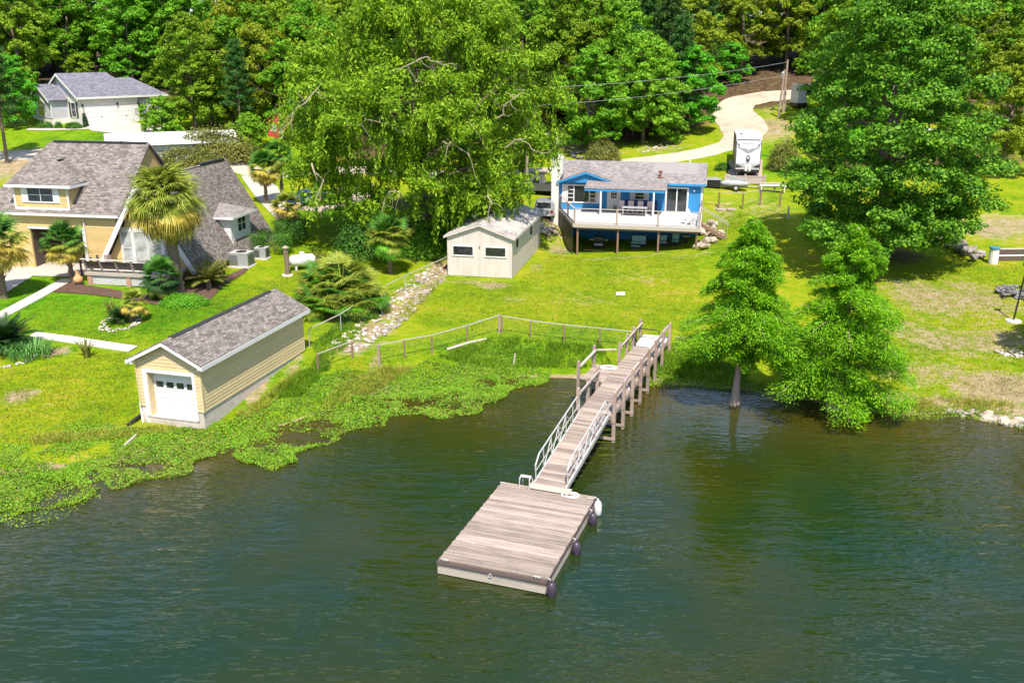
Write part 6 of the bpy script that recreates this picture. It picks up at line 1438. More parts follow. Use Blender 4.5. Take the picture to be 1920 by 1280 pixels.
# ================================================================ VEGETATION
def limb(mb, p, d, L, r, rng, depth, tips, bend=.35, n=4, taper=.45, spread=.75, kids=3, gravity=0.0, sides=6):
    pts = [np.array(p, float)]; d = np.array(d, float); d /= np.linalg.norm(d); rad = [r]
    for i in range(n):
        d = d + rng.normal(size=3) * bend * .35 + np.array([0, 0, gravity]); d /= np.linalg.norm(d)
        pts.append(pts[-1] + d * L / n); rad.append(r * (1 - (1 - taper) * (i + 1) / n))
    mb.tube(pts, rad, sides, False)
    if depth == 0: tips.append((pts[-1], d)); return
    for k in range(kids):
        j = rng.integers(max(1, n - 2), n + 1); nd = d + rng.normal(size=3) * spread; nd[2] = abs(nd[2]) * .6 + nd[2] * .4
        limb(mb, pts[j], nd, L * rng.uniform(.55, .8), rad[j] * .7, rng, depth - 1, tips, bend, max(3, n - 1), taper, spread, kids, gravity, max(4, sides - 1))
def lobe_leaves(rng, lobes, n, size, flat=.75, clump=.28, sub=26, shell=(.55, 1.0), updir=.45, aspect=.6):
    """leaves gathered in sub-clumps over the surface of each lobe (x,y,z,r)"""
    lobes = np.array(lobes, float); wts = lobes[:, 3] ** 2; wts /= wts.sum()
    C, Nn = [], []
    for l, wgt in zip(lobes, wts):
        m = max(20, int(n * wgt)); k = sub
        d = unit(rng.normal(size=(k, 3))); d[:, 2] = np.where(d[:, 2] < -.35, -d[:, 2] * .5, d[:, 2]); d = unit(d)
        cen = d * (l[3] * rng.uniform(*shell, size=(k, 1))) * (1, 1, flat)
        i = rng.integers(0, k, m)
        off = rng.normal(size=(m, 3)); off = unit(off) * rng.uniform(.15, 1, size=(m, 1)) ** .5 * l[3] * clump * rng.uniform(.7, 1.25, size=(k, 1))[i]
        off[:, 2] *= .6
        C.append(l[:3] + cen[i] + off); Nn.append(unit(off + d[i] * l[3] * .15) * .7 + np.array([0, 0, updir]) + rng.normal(size=(m, 3)) * .45)
    C = np.concatenate(C); Nn = np.concatenate(Nn)
    s = size * rng.uniform(.6, 1.35, size=len(C))
    return leaves(C, Nn, s, s * aspect, rng)
def broad_tree(name, label, h, rad, leafmat, nleaf, seed, trunk_h=.25, size=.34, nl=13, bark='bark', flat=.75, cat='tree', trunk_r=.28, lobe_r=(.30, .46), low=.28, dead=0):
    rng = np.random.default_rng(seed); t = thing(name, label, cat)
    mb = MB(); tips = []
    mb.tube([(0, 0, -.6), (0, 0, .1), (rng.normal() * .15, rng.normal() * .15, h * trunk_h), (rng.normal() * .3, rng.normal() * .3, h * .62)], [trunk_r * 1.5, trunk_r * 1.1, trunk_r * .85, trunk_r * .45], 9)
    for k in range(7):
        a = k * 2.4 + rng.uniform(-.4, .4); z = h * (trunk_h + .06 * k)
        limb(mb, (0, 0, z), (math.cos(a), math.sin(a), .75), rad * .7, trunk_r * .42, rng, 1, tips, .4, 4, .4, .7, 2)
    obj('trunk', mb, bark, t, smooth=True)
    lobes = []
    for k in range(nl):
        a = k * 2.399 + rng.uniform(-.3, .3); f = (k + .5) / nl
        z = h * (low + (.90 - low) * f); prof = math.sin(math.pi * min(1, (.18 + .80 * f))) ** .7
        rr = rad * prof * rng.uniform(.45, .8); lr = rad * rng.uniform(*lobe_r) * (1.05 - .3 * f)
        lobes.append((rr * math.cos(a), rr * math.sin(a), z, lr))
    lobes.append((0, 0, h * .88, rad * .36)); lobes.append((0, 0, h * .6, rad * .5))
    V = lobe_leaves(rng, lobes, nleaf, size, flat)
    obj('crown', quads_mesh('crown', V, leafmat), None, t)
    return t
def pine_tree(name, label, h, rad, nleaf, seed, low=.55, leafmat='leaf_pine'):
    rng = np.random.default_rng(seed); t = thing(name, label, 'tree'); mb = MB()
    mb.tube([(0, 0, -.5), (.1, 0, h * .5), (0, .1, h)], [.24, .19, .06], 8); C = []; D = []
    for k in range(38):
        z = h * (low + (1 - low) * (k / 38) ** .9); a = k * 2.4; L = rad * (1.05 - (z / h - low) / (1 - low)) * rng.uniform(.6, 1.1) + .3
        e = np.array([math.cos(a) * L, math.sin(a) * L, z + L * .12]); mb.tube([(0, 0, z), tuple(e)], [.05, .02], 4, False)
        m = int(nleaf / 38); f = rng.uniform(.35, 1.05, size=(m, 1)); C.append(np.array([0, 0, z]) + (e - (0, 0, z)) * f + rng.normal(size=(m, 3)) * (.34, .34, .2)); 
    C = np.concatenate(C); V = leaves(C, rng.normal(size=C.shape) * .6 + (0, 0, .6), .42 * rng.uniform(.6, 1.3, len(C)), .13, rng)
    obj('trunk', mb, 'bark', t); obj('crown', quads_mesh('crown', V, leafmat), None, t); return t

# ---- willow-like tree in the middle
def willow():
    rng = np.random.default_rng(5); p = G(800, 447); t = thing('willow_tree', 'huge yellow green drooping tree filling the middle behind the shed', 'tree', p)
    H, Rr = 21.5, 11.0
    mb = MB(); tips = []
    mb.tube([(0, 0, -.8), (0, 0, .3), (-.3, .1, 4.5), (-.8, .2, 9), (-.5, 0, 14)], [.75, .55, .45, .36, .2], 10)
    obj('trunk', mb, 'bark', t, smooth=True)
    lm = MB()
    for k in range(22):
        a = k * 2.4 + rng.uniform(-.3, .3); z = 4 + 11 * (k / 22); up = .45 + .7 * k / 22
        limb(lm, (-.4, 0, z), (math.cos(a), math.sin(a), up), Rr * rng.uniform(.5, .72) * (1.1 - .35 * k / 22), .22 - .005 * k, rng, 2, tips, .6, 5, .4, .75, 3, -.07, 6)
    obj('limbs', lm, 'bark', t)
    lobes = []
    for k in range(58):
        a = k * 2.399 + rng.uniform(-.3, .3); f = (k + .5) / 58; z = 4.6 + (H - 6.2) * f
        prof = (1 - ((f - .35) / .75) ** 2); rr = Rr * max(.1, prof) ** .6 * rng.uniform(.35, .92)
        lobes.append((-.6 + rr * math.cos(a), rr * math.sin(a), z, rng.uniform(1.7, 2.9)))
    for x, y, z, r in ((6.8, -4.5, 5.0, 2.0), (4.6, -6.0, 4.2, 1.9), (8.2, -2.0, 8.0, 2.4), (-8.2, -4, 6.6, 2.6), (-9.8, -2, 9.2, 2.7), (-7.5, -5.5, 4.2, 1.8), (0, -6.5, 6.5, 2.4), (9.5, -1.5, 11.5, 2.6), (8.5, -3, 14.5, 2.5), (1, -5, 3.4, 1.9), (-3.4, -5, 3.6, 2.0), (3.6, -4, 3.6, 2.2), (6.2, -3, 3.2, 2.0), (-5.6, -4, 4.6, 2.2), (-1, -6.4, 9, 2.4), (3, -6.6, 11, 2.4), (-4.5, -6.4, 12, 2.4), (-8, -5, 12, 2.4)): lobes.append((x, y, z, r))
    V1 = lobe_leaves(rng, lobes, 140000, .30, .85, .36, 22, (.3, 1.0), .3, .42)
    # hanging strands under and around every lobe
    C = []; A = []
    for l in lobes:
        m = 15
        for _ in range(m):
            a = rng.uniform(0, 6.28); q = l[3] * rng.uniform(.5, 1.05); st = np.array([l[0] + q * math.cos(a), l[1] + q * math.sin(a), l[2] + l[3] * rng.uniform(-.35, .45)])
            Ls = rng.uniform(.8, 2.4); nn = int(Ls * 19); s = np.linspace(0, 1, nn)[:, None]
            dr = np.array([math.cos(a) * .35, math.sin(a) * .35, 0]) * rng.uniform(.3, 1)
            C.append(st + dr * (s * Ls) ** .7 - np.array([0, 0, 1.]) * s ** 1.25 * Ls + rng.normal(size=(nn, 3)) * .10); A.append(np.tile([0, 0, -1.], (nn, 1)))
    C = np.concatenate(C); A = np.concatenate(A)
    V2 = leaves(C, rng.normal(size=C.shape) + (0, -.4, .4), .34 * rng.uniform(.7, 1.4, len(C)), .13, rng, A)
    obj('crown', quads_mesh('crown', np.concatenate([V1, V2]), 'leaf_willow'), None, t)
    # bare pale branches breaking through the foliage: (base offset px dir)
    def bare(pts, r):
        b = MB(); pts = [np.array(q, float) for q in pts]; pts = [x for a_, c_ in zip(pts[:-1], pts[1:]) for x in (a_, a_ + (c_ - a_) * .33 + rng.normal(size=3) * .14, a_ + (c_ - a_) * .67 + rng.normal(size=3) * .14)] + [pts[-1]]; r *= .75; b.tube(pts, list(np.linspace(r, r * .35, len(pts))), 5)
        for i in range(1, len(pts)):
            for s in range(1):
                d = unit((pts[i] - pts[i - 1]) + rng.normal(size=3) * .8) * rng.uniform(.7, 1.5); e = pts[i] + d - np.array([0, 0, rng.uniform(.1, .5)])
                b.tube([pts[i], (pts[i] + e) / 2 + rng.normal(size=3) * .08, e], [r * .4, r * .28, r * .1], 4)
        obj('bare_branch', b, 'palebark', t)
    bare([(-6, -7.2, 11.5), (-7.2, -7.8, 12.6), (-8.6, -8.2, 11.4), (-9.0, -8.3, 9.8)], .10)
    bare([(.3, -8.3, 13.2), (-.2, -8.9, 14.4), (1.2, -9.0, 15.0), (2.4, -9.1, 14.4)], .12)
    bare([(6.2, -6.6, 10.5), (7.2, -7.4, 11.8), (8.3, -7.6, 12.6)], .11)
    bare([(6.8, -6.6, 8.3), (8.0, -7.4, 9.0), (9.6, -7.4, 8.0)], .10)
    bare([(-8, -7, 7.2), (-7.0, -7.8, 6.0), (-7.6, -8.2, 4.2)], .10)
    bare([(-1.2, -7.4, 4.7), (-2.0, -8.2, 5.2), (-2.6, -8.4, 3.6)], .08)
    bare([(5.2, -7.2, 4.6), (5.8, -8.0, 4.3), (5.2, -8.3, 2.8)], .08)
    bare([(2.2, -8.6, 9.0), (3.2, -9.2, 8.7), (4.4, -9.3, 7.3)], .08)
    bare([(-5, -8.4, 10.0), (-3.4, -9.0, 10.6), (-1.6, -9.1, 10.2)], .08)
    return t
willow()

# ---- oak on the right
def oak():
    rng = np.random.default_rng(21); p = G(1640, 490); t = thing('oak_tree', 'large dark green oak behind the two cypress trees', 'tree', p)
    mb = MB(); tips = []
    mb.tube([(0, 0, -.8), (0, 0, .2), (.2, 0, 3.5), (.1, .2, 8), (0, 0, 13)], [.75, .5, .42, .33, .15], 10)
    for k in range(14):
        a = k * 2.4; z = 3 + .65 * k; limb(mb, (.1, 0, z), (math.cos(a), math.sin(a), .5 + .04 * k), 4.6 - .12 * k, .2, rng, 1, tips, .4, 4, .4, .7, 3)
    obj('trunk', mb, 'bark', t, smooth=True)
    lobes = []
    for k in range(64):
        a = k * 2.399 + rng.uniform(-.3, .3); f = (k + .5) / 64; z = 2.2 + 16.6 * f
        rr = 7.0 * max(.08, (1 - ((f - .40) / .66) ** 2)) ** .6 * rng.uniform(.4, .95); lobes.append((rr * math.cos(a) * 1.02, rr * math.sin(a), z, rng.uniform(1.3, 2.3)))
    for x, y, z, r in ((5.8, -3, 4.8, 1.9), (6.6, -2.0, 7, 2.0), (-6.4, -3, 6, 2), (-6.2, -3, 10, 2), (4.0, -4.5, 3.2, 1.7), (-3.5, -4.8, 2.6, 1.8), (-5.2, -4, 2.8, 1.9), (0, -5, 2.6, 1.9), (.5, -5.8, 7, 2.2), (-1.5, -6, 9.5, 2.2), (2, -5.8, 9, 2.1), (0, -5.2, 12, 2.2), (-3, -5.2, 7, 2.2), (3.4, -5, 6, 2), (-4.4, -4.2, 2.0, 1.7), (-2.4, -5.2, 1.7, 1.5), (1.8, -5, 3.6, 2.0), (-1.6, -5.2, 4.2, 2.0), (2.4, -3.2, 1.9, 1.3), (-2.4, -3.4, 1.6, 1.4)): lobes.append((x, y, z, r))
    for k in range(10): a = -2.6 + k * .52; lobes.append((5.2 * math.cos(a), 5.0 * math.sin(a), rng.uniform(2.4, 6.5), 1.9))
    V = lobe_leaves(rng, lobes, 135000, .24, .72, .36, 18, (.45, 1.0), .5, .66)
    obj('crown', quads_mesh('crown', V, 'leaf_oak'), None, t)
oak()

# ---- bald cypresses
def cypress(label, px, py, H, Rr, low, seed, swell, lean=0.0):
    rng = np.random.default_rng(seed); p = P(px, py, 0); p[2] = min(0.0, gz(p[0], p[1])); t = thing('cypress_tree', label, 'tree', p, 0, None)
    mb = MB(); mb.tube([(0, 0, -.6), (0, 0, .12), (0, 0, .9), (.02, 0, 2.2), (.05 + lean, .05, H * .6), (lean, 0, H)], [.50 * swell, .42 * swell, .23 * swell, .16 * swell, .08, .015], 12)
    obj('trunk', mb, 'greybark', t, smooth=True)
    br = MB(); C = []; Nn = []; A = []
    nb = 112
    for k in range(nb):
        f = k / nb; z = low + (H - low) * f; a = k * 2.399 + rng.uniform(-.5, .5)
        prof = (1 - f) ** .72 * (1.0 if f > .16 else .6 + 2.5 * f)
        L = Rr * prof * rng.uniform(.38, 1.4) + .25
        d = np.array([math.cos(a), math.sin(a), 0]); n = 6; pts = []
        for i in range(n + 1):
            s = i / n; pts.append(np.array([lean * z / H, 0, z]) + d * L * s + np.array([0, 0, L * (.34 * s - .42 * s * s)]))
        br.tube(pts, list(np.linspace(.035, .008, n + 1)), 4, False)
        side = np.array([-d[1], d[0], 0]); m = int(420 + 900 * L / Rr)
        s = rng.uniform(.12, 1.05, m) ** .75; wdt = (.16 + .26 * np.sin(np.clip(s, 0, 1) * 2.6)) * L * .55 + .12
        u = rng.uniform(-1, 1, m); base = np.array([lean * z / H, 0, z]) + d * (L * s)[:, None] + np.array([0, 0, 1.]) * (L * (.34 * s - .42 * s * s))[:, None]
        wdt = wdt * rng.uniform(.8, 1.25, m)
        C.append(base + side * (u * wdt)[:, None] + np.array([0, 0, 1.]) * (-.22 * np.abs(u) * wdt + rng.normal(size=m) * .07 * (1 + L * .3))[:, None])
        A.append(d * .8 + side * u[:, None] * 1.2 + np.array([0, 0, -.35])); Nn.append(rng.normal(size=(m, 3)) * .5 + (0, 0, 1.0))
    C = np.concatenate(C); A = np.concatenate(A); Nn = np.concatenate(Nn)
    V = leaves(C, Nn, .17 * rng.uniform(.6, 1.4, len(C)), .052 * rng.uniform(.7, 1.3, len(C)), rng, A)
    obj('branches', br, 'greybark', t); obj('crown', quads_mesh('crown', V, 'leaf_cyp'), None, t)
cypress('bald cypress with bare swollen trunk standing in the shallows', 1378, 757, 10.3, 3.0, 3.0, 31, 1.0, .3)
cypress('bushy bald cypress with foliage down to the water line', 1564, 766, 9.7, 3.6, .6, 32, 1.0, .2)

# ---- palms
def fan_frond(petiole, fan, n, droop, seed, width=2.5, blade=.021):
    """fan leaf pointing along +x: petiole then radiating blades"""
    rng = np.random.default_rng(seed); V = []
    pd = np.array([1, 0, .15]); tip = pd / np.linalg.norm(pd) * petiole
    V.append([(0, -.02, 0), (0, .02, 0), tuple(tip + (0, .012, 0)), tuple(tip - (0, .012, 0))])
    for i in range(n):
        a = (i / (n - 1) - .5) * width; L = fan * (1 - .22 * abs(a) / (width / 2)) * rng.uniform(.88, 1.06)
        d = np.array([math.cos(a), math.sin(a), .05 * math.cos(3 * a)]); s = np.array([-d[1], d[0], 0]) * blade
        m1 = tip + d * L * .5; m2 = tip + d * L * .82 + np.array([0, 0, -droop * L * .22]); e = tip + d * L + np.array([0, 0, -droop * L * .55])
        V.append([tuple(tip), tuple(m1 - s), tuple(m1 + s * .1), tuple(tip + (0, 0, .004))]); V.append([tuple(tip), tuple(m1 + s * .1), tuple(m1 + s), tuple(tip + (0, 0, .004))])
        V.append([tuple(m1 - s), tuple(m2 - s * .7), tuple(m2 + s * .7), tuple(m1 + s)]); V.append([tuple(m2 - s * .7), tuple(e), tuple(e + (0, 0, .004)), tuple(m2 + s * .7)])
    return np.array(V)
FROND = {}
def frond_mesh(key, mat, **kw):
    k = (key, mat)
    if k not in FROND: FROND[k] = quads_mesh('frond', fan_frond(**kw), mat)
    return FROND[k]
def fan_palm(label, pos, trunk_h, crown_r, nf, mats, seed, trunk_r=.2, name='fan_palm', lean=(0, 0), skirt=0, droop=.6, lo=-.9, hi=1.35, boots=True, petf=.42):
    rng = np.random.default_rng(seed); t = thing(name, label, 'palm', pos)
    mb = MB(); n = 9
    pts = [(lean[0] * (i / n) ** 1.5, lean[1] * i / n, -.25 + (trunk_h + .25) * i / n) for i in range(n + 1)]
    mb.tube(pts, [trunk_r * (1.25 if i == 0 else 1 + .08 * (i % 2)) for i in range(n + 1)], 9)
    if boots:
        for i in range(int(trunk_h * 16)):
            z = rng.uniform(.2, trunk_h); a = i * 2.4; c = np.array([lean[0] * (z / trunk_h) ** 1.5, lean[1] * z / trunk_h, z]); d = np.array([math.cos(a), math.sin(a), 0])
            mb.tube([tuple(c + d * trunk_r * .85), tuple(c + d * (trunk_r + .10) + (0, 0, .14))], [.045, .015], 4)
    obj('trunk', mb, 'palmbark', t)
    top = np.array([lean[0], lean[1], trunk_h])
    for i in range(nf + skirt):
        dead = i >= nf
        f = i / max(1, nf - 1); el = hi - (hi - lo) * f ** .85 if not dead else rng.uniform(-1.35, -.95)
        az = i * 2.399 + rng.uniform(-.3, .3); sc = crown_r * rng.uniform(.86, 1.1) * (.8 if dead else 1)
        m = 'leaf_dead' if dead else mats[min(len(mats) - 1, int(f * len(mats) + rng.uniform(-.25, .25)))] if f < 1 else mats[-1]
        me = frond_mesh(('fan', int(rng.integers(0, 3)), droop), m, petiole=petf, fan=1 - petf, n=26, droop=droop * rng.uniform(.8, 1.2), seed=int(rng.integers(0, 99)))
        o = bpy.data.objects.new('frond', me); COL.objects.link(o); o.parent = t; o.location = top + (0, 0, rng.uniform(-.12, .1) - .25 * f)
        o.rotation_mode = 'ZYX' if False else 'XYZ'
        o.rotation_euler = Matrix.Rotation(az, 4, 'Z').to_3x3().__matmul__(Matrix.Rotation(-el, 4, 'Y').to_3x3()).__matmul__(Matrix.Rotation(rng.uniform(-.4, .4), 4, 'X').to_3x3()).to_euler()
        o.scale = (sc, sc, sc)
    return t
YG = ['leaf_palmgreen', 'leaf_palm', 'leaf_palm', 'leaf_palmyellow', 'leaf_palmyellow']
fan_palm('tall cabbage palm with yellowing crown before the A-frame', G(336, 550), 6.4, 2.85, 78, ['leaf_palm', 'leaf_palm', 'leaf_palm', 'leaf_palmyellow', 'leaf_palmyellow'], 41, .36, lean=(-.35, 0), skirt=22, droop=.95, lo=-1.1, hi=1.4)
fan_palm('fan palm with green crown beside the concrete path', G(138, 530), 2.95, 1.8, 40, ['leaf_palmgreen', 'leaf_palmgreen', 'leaf_palm', 'leaf_palmyellow'], 42, .15, lean=(-.25, 0), skirt=8, droop=.5, lo=-.9)
fan_palm('fan palm with thick trunk cut by the left edge', G(8, 558), 3.8, 2.4, 42, ['leaf_palmgreen', 'leaf_palm', 'leaf_palmyellow', 'leaf_palmyellow'], 43, .24, lean=(-.1, 0), skirt=10, droop=.7)
fan_palm('dark green fan palm crowded beside the tall cabbage palm', G(306, 560), 1.5, 1.6, 34, ['leaf_palmgreen', 'leaf_palmgreen', 'leaf_sago', 'leaf_palm'], 44, .13, droop=.5, lo=-.9, skirt=3)
fan_palm('small leaning fan palm beside the stone ring', G(246, 602), 1.25, 1.05, 26, ['leaf_palm', 'leaf_palm', 'leaf_palmyellow'], 45, .15, lean=(.3, 0), droop=.6, lo=-.7)
fan_palm('fan palm with yellow leaves behind the A-frame roof', G(500, 382), 3.6, 2.0, 36, ['leaf_palmgreen', 'leaf_palm', 'leaf_palmyellow'], 46, .16, skirt=10, droop=.7)
fan_palm('second fan palm behind the A-frame, darker crown', G(530, 378), 4.6, 1.9, 34, ['leaf_palmgreen', 'leaf_palmgreen', 'leaf_palm'], 47, .16, skirt=8, droop=.7)
fan_palm('fan palm with dead skirt beside the chain link fence', G(732, 512), 2.9, 2.0, 40, ['leaf_palmgreen', 'leaf_palm', 'leaf_palm', 'leaf_lime'], 48, .15, skirt=16, droop=.6)
fan_palm('fan palm with orange dead leaves near the clipped hedge', G(540, 420), 1.5, 1.8, 30, ['leaf_palm', 'leaf_palmyellow', 'leaf_dead'], 50, .14, skirt=14, droop=.8)
fan_palm('fan palm half hidden under the willow', G(610, 345), 3.0, 2.2, 34, ['leaf_palmgreen', 'leaf_palmyellow', 'leaf_palmyellow'], 51, .15, skirt=12, droop=.7)
# palmetto clump: several low heads rising from one root
def palmetto(pos, seed):
    rng = np.random.default_rng(seed); t = thing('palmetto_clump', 'big rounded palmetto clump beside the rocky ditch', 'palmetto', pos)
    for i in range(280):
        a = rng.uniform(0, 6.28); r = 1.75 * math.sqrt(rng.uniform(0, 1)); f = r / 1.75
        el = rng.uniform(.15, 1.3) * (1 - .5 * f) - .55 * f * rng.uniform(0, 1); az = a + rng.normal() * .5
        m = ['leaf_palm', 'leaf_palm', 'leaf_palm', 'leaf_palm', 'leaf_lime', 'leaf_palmgreen'][int(rng.integers(0, 6))] if rng.uniform() < .97 else 'leaf_palmyellow'
        me = frond_mesh(('pm', int(rng.integers(0, 3))), m, petiole=.4, fan=.62, n=22, droop=.5, seed=int(rng.integers(0, 99)), blade=.022)
        o = bpy.data.objects.new('frond', me); COL.objects.link(o); o.parent = t; o.location = (r * math.cos(a), r * math.sin(a), .25 + 2.3 * (1 - f * f) ** .7 * rng.uniform(.35, 1.0))
        s = rng.uniform(1.5, 2.1); o.scale = (s,) * 3
        o.rotation_euler = (Matrix.Rotation(az, 3, 'Z') @ Matrix.Rotation(-el, 3, 'Y') @ Matrix.Rotation(rng.uniform(-.5, .5), 3, 'X')).to_euler()
    st = MB()
    for i in range(9): a = i * .7; st.tube([(math.cos(a) * .2, math.sin(a) * .2, -.2), (math.cos(a) * .7, math.sin(a) * .7, .9)], [.13, .1], 6)
    obj('stems', st, 'palmbark', t)
palmetto(G(640, 582), 61)
# cycads and strap leaved plants
def cycad(label, pos, n, L, seed, mat='leaf_sago', trunk=.25):
    rng = np.random.default_rng(seed); t = thing('sago_palm', label, 'cycad', pos)
    obj('trunk', MB().lathe([(.2, -.1), (.22, .1), (.16, trunk + .05)], 10), 'palmbark', t)
    V = []; k = 26
    for i in range(k):
        s = .12 + .88 * i / k; c = np.array([s, 0, .0])
        for sg in (-1, 1):
            e = c + np.array([.10, sg * .22 * math.sin(math.pi * min(1, s * .92 + .08)) ** .6, .05]); V.append([c - (.018, 0, 0), c + (.018, 0, 0), e + (.004, 0, 0), e - (.004, 0, 0)])
    V.append([(0, -.012, 0), (1, -.004, 0), (1, .004, 0), (0, .012, 0)]); V = np.array(V, float)
    V[:, :, 2] += -.28 * V[:, :, 0] ** 2.2
    me = quads_mesh('frond', V, mat)
    for i in range(n):
        f = i / n; el = 1.25 - 1.15 * f; az = i * 2.399; o = bpy.data.objects.new('frond', me); COL.objects.link(o); o.parent = t; o.location = (0, 0, trunk)
        o.rotation_euler = (Matrix.Rotation(az, 3, 'Z') @ Matrix.Rotation(-el, 3, 'Y')).to_euler(); s = L * rng.uniform(.85, 1.1); o.scale = (s,) * 3
cycad('small dark sago palm inside the ring of stones', G(226, 604), 34, .95, 71)
cycad('big dark sago palm at the left edge', G(12, 655), 46, 1.9, 72, trunk=.5)
cycad('dark leafy cycad in the bed right of the tall palm', G(392, 540), 30, 1.5, 73, 'leaf_olive', .6)
def strap_plant(label, pos, n, L, wd, seed, mat, rad=.25, name='strap_leaved_plant', cat='plant'):
    rng = np.random.default_rng(seed); V = []
    for i in range(n):
        a = rng.uniform(0, 6.28); r = rad * math.sqrt(rng.uniform()); b0 = np.array([r * math.cos(a), r * math.sin(a), 0]); l = L * rng.uniform(.6, 1.15)
        az = a + rng.normal() * .6; out = rng.uniform(.15, .75); d = np.array([math.cos(az), math.sin(az), 0]); s = np.array([-d[1], d[0], 0]) * wd / 2
        p1 = b0 + d * l * out * .35 + np.array([0, 0, l * .55]); p2 = b0 + d * l * out * .75 + np.array([0, 0, l * .85]); p3 = b0 + d * l * out * 1.15 + np.array([0, 0, l * (.95 - .5 * out)])
        V += [[b0 - s, b0 + s, p1 + s, p1 - s], [p1 - s, p1 + s, p2 + s * .7, p2 - s * .7], [p2 - s * .7, p2 + s * .7, p3 + s * .1, p3 - s * .1]]
    t = thing(name, label, cat, pos); obj('leaves', quads_mesh('leaves', np.array(V), mat), None, t); return t
strap_plant('clump of bright iris leaves beside the dark sago palm', G(55, 668), 340, .95, .05, 81, 'leaf_iris', 1.15)
strap_plant('lone yucca growing beside the narrow path', G(163, 670), 34, 1.1, .07, 82, 'leaf_olive', .12)
strap_plant('spiky yucca clump left of the air conditioner', G(408, 530), 120, 1.9, .07, 83, 'leaf_olive', .6)
strap_plant('thin grassy plant behind the small sago palm', G(208, 590), 40, 1.1, .04, 84, 'leaf_olive', .15)
strap_plant('yucca under the deck beside the brick pier', G(290, 562), 40, 1.2, .06, 85, 'leaf_palmgreen', .2)
# shrubs
def shrub(label, pos, rx, ry, h, mat, n, seed, size=.12, name='shrub', box=False, cat='shrub'):
    rng = np.random.default_rng(seed); t = thing(name, label, cat, pos); m = n
    st = MB()
    for i in range(6): a = i; st.tube([(0, 0, -.1), (math.cos(a) * rx * .4, math.sin(a) * ry * .4, h * .6)], [.04, .015], 4)
    obj('stems', st, 'bark', t)
    d = unit(rng.normal(size=(m, 3))); d[:, 2] = np.abs(d[:, 2])
    if box: d = np.sign(d) * np.abs(d) ** .45; d /= np.maximum(np.abs(d).max(1, keepdims=True), .8)
    wob = 1 + .16 * np.sin(d[:, :1] * 5 + seed) * np.cos(d[:, 1:2] * 6) + rng.normal(size=(m, 1)) * .07
    q = rng.uniform(.72, 1.02, size=(m, 1)); C = d * q * wob * (rx, ry, h)
    C[:, 2] = np.maximum(C[:, 2], .03)
    V = leaves(C, d + rng.normal(size=(m, 3)) * .6 + (0, 0, .3), size * rng.uniform(.6, 1.4, m), size * .6, rng)
    obj('foliage', quads_mesh('foliage', V, mat), None, t); return t
shrub('bright lime green mound at the foot of the tall palm', G(345, 572), 1.6, 1.0, .75, 'leaf_lime', 7000, 91, .10)
shrub('clipped dark hedge block right behind the A-frame eave', G(548, 452), 1.15, 1.6, 1.75, 'leaf_hedge', 9000, 92, .10, 'hedge', True, 'hedge')
shrub('clipped dark hedge block nearer the air conditioners', G(515, 470), 1.5, 1.5, 1.5, 'leaf_hedge', 9000, 93, .10, 'hedge', True, 'hedge')
shrub('olive bush behind the metal roofed barn', G(400, 300), 5.5, 2.4, 3.6, 'leaf_olive', 12000, 94, .26)
shrub('olive bush hiding the barn front wall', G(352, 322), 4.5, 1.6, 2.7, 'leaf_olive', 9000, 194, .22)
shrub('low weedy bush behind the propane tank', G(590, 495), 1.5, .9, .9, 'leaf_olive', 3000, 95, .13)
shrub('round olive shrub behind the blue house roof', G(1130, 307), 2.1, 1.6, 2.6, 'leaf_olive', 7000, 96, .17)
shrub('glossy dark shrub beside the palm near the shed', G(690, 480), 2.6, 2.0, 3.4, 'leaf_hedge', 9000, 97, .17)
shrub('feathery dark green shrub left of the shed', G(795, 480), 2.0, 1.6, 3.0, 'leaf_oak', 8000, 98, .17)
shrub('leafy bush under the willow behind the shed', G(870, 440), 3.0, 2.4, 4.0, 'leaf_hedge', 9000, 99, .18)
shrub('green bush on the bank left of the gravel road bend', G(1355, 318), .0 + .9, .8, .8, 'leaf_hedge', 1600, 100, .14)
shrub('reddish green bush beside the camper trailer', G(1470, 318), 1.8, 1.6, 3.0, 'leaf_olive', 6000, 101, .18)
for i, (dx, dy, r, lb) in enumerate(((.8, -1.0, .55, 'leftmost clipped ball shrub along the grey house right wall'), (2.1, -1.0, .55, 'middle clipped ball shrub along the grey house right wall'), (3.3, -.9, .55, 'rightmost clipped ball shrub along the grey house right wall'))):
    q = to_world(GO, GA, (8.2 + dx, dy + .3)); shrub(lb, (q[0], q[1], gz(q[0], q[1])), .85, .85, 1.25, 'leaf_hedge', 2600, 110 + i, .15, 'ball_shrub')
for i, (x, lb) in enumerate(((77, 'small round shrub at the left corner of the grey house'), (92, 'second small round shrub before the arched window'), (110, 'third small round shrub before the arched window'))):
    shrub(lb, G(x, 240), .5, .5, .75, 'leaf_hedge', 1200, 115 + i, .13, 'ball_shrub')
shrub('wide low shrub under the shuttered grey house window', G(139, 241), 1.15, .7, .8, 'leaf_hedge', 2600, 119, .13)
shrub('slim upright conifer at the grey house corner', G(161, 238), .32, .32, 1.9, 'leaf_sago', 1400, 120, .13, 'column_shrub')

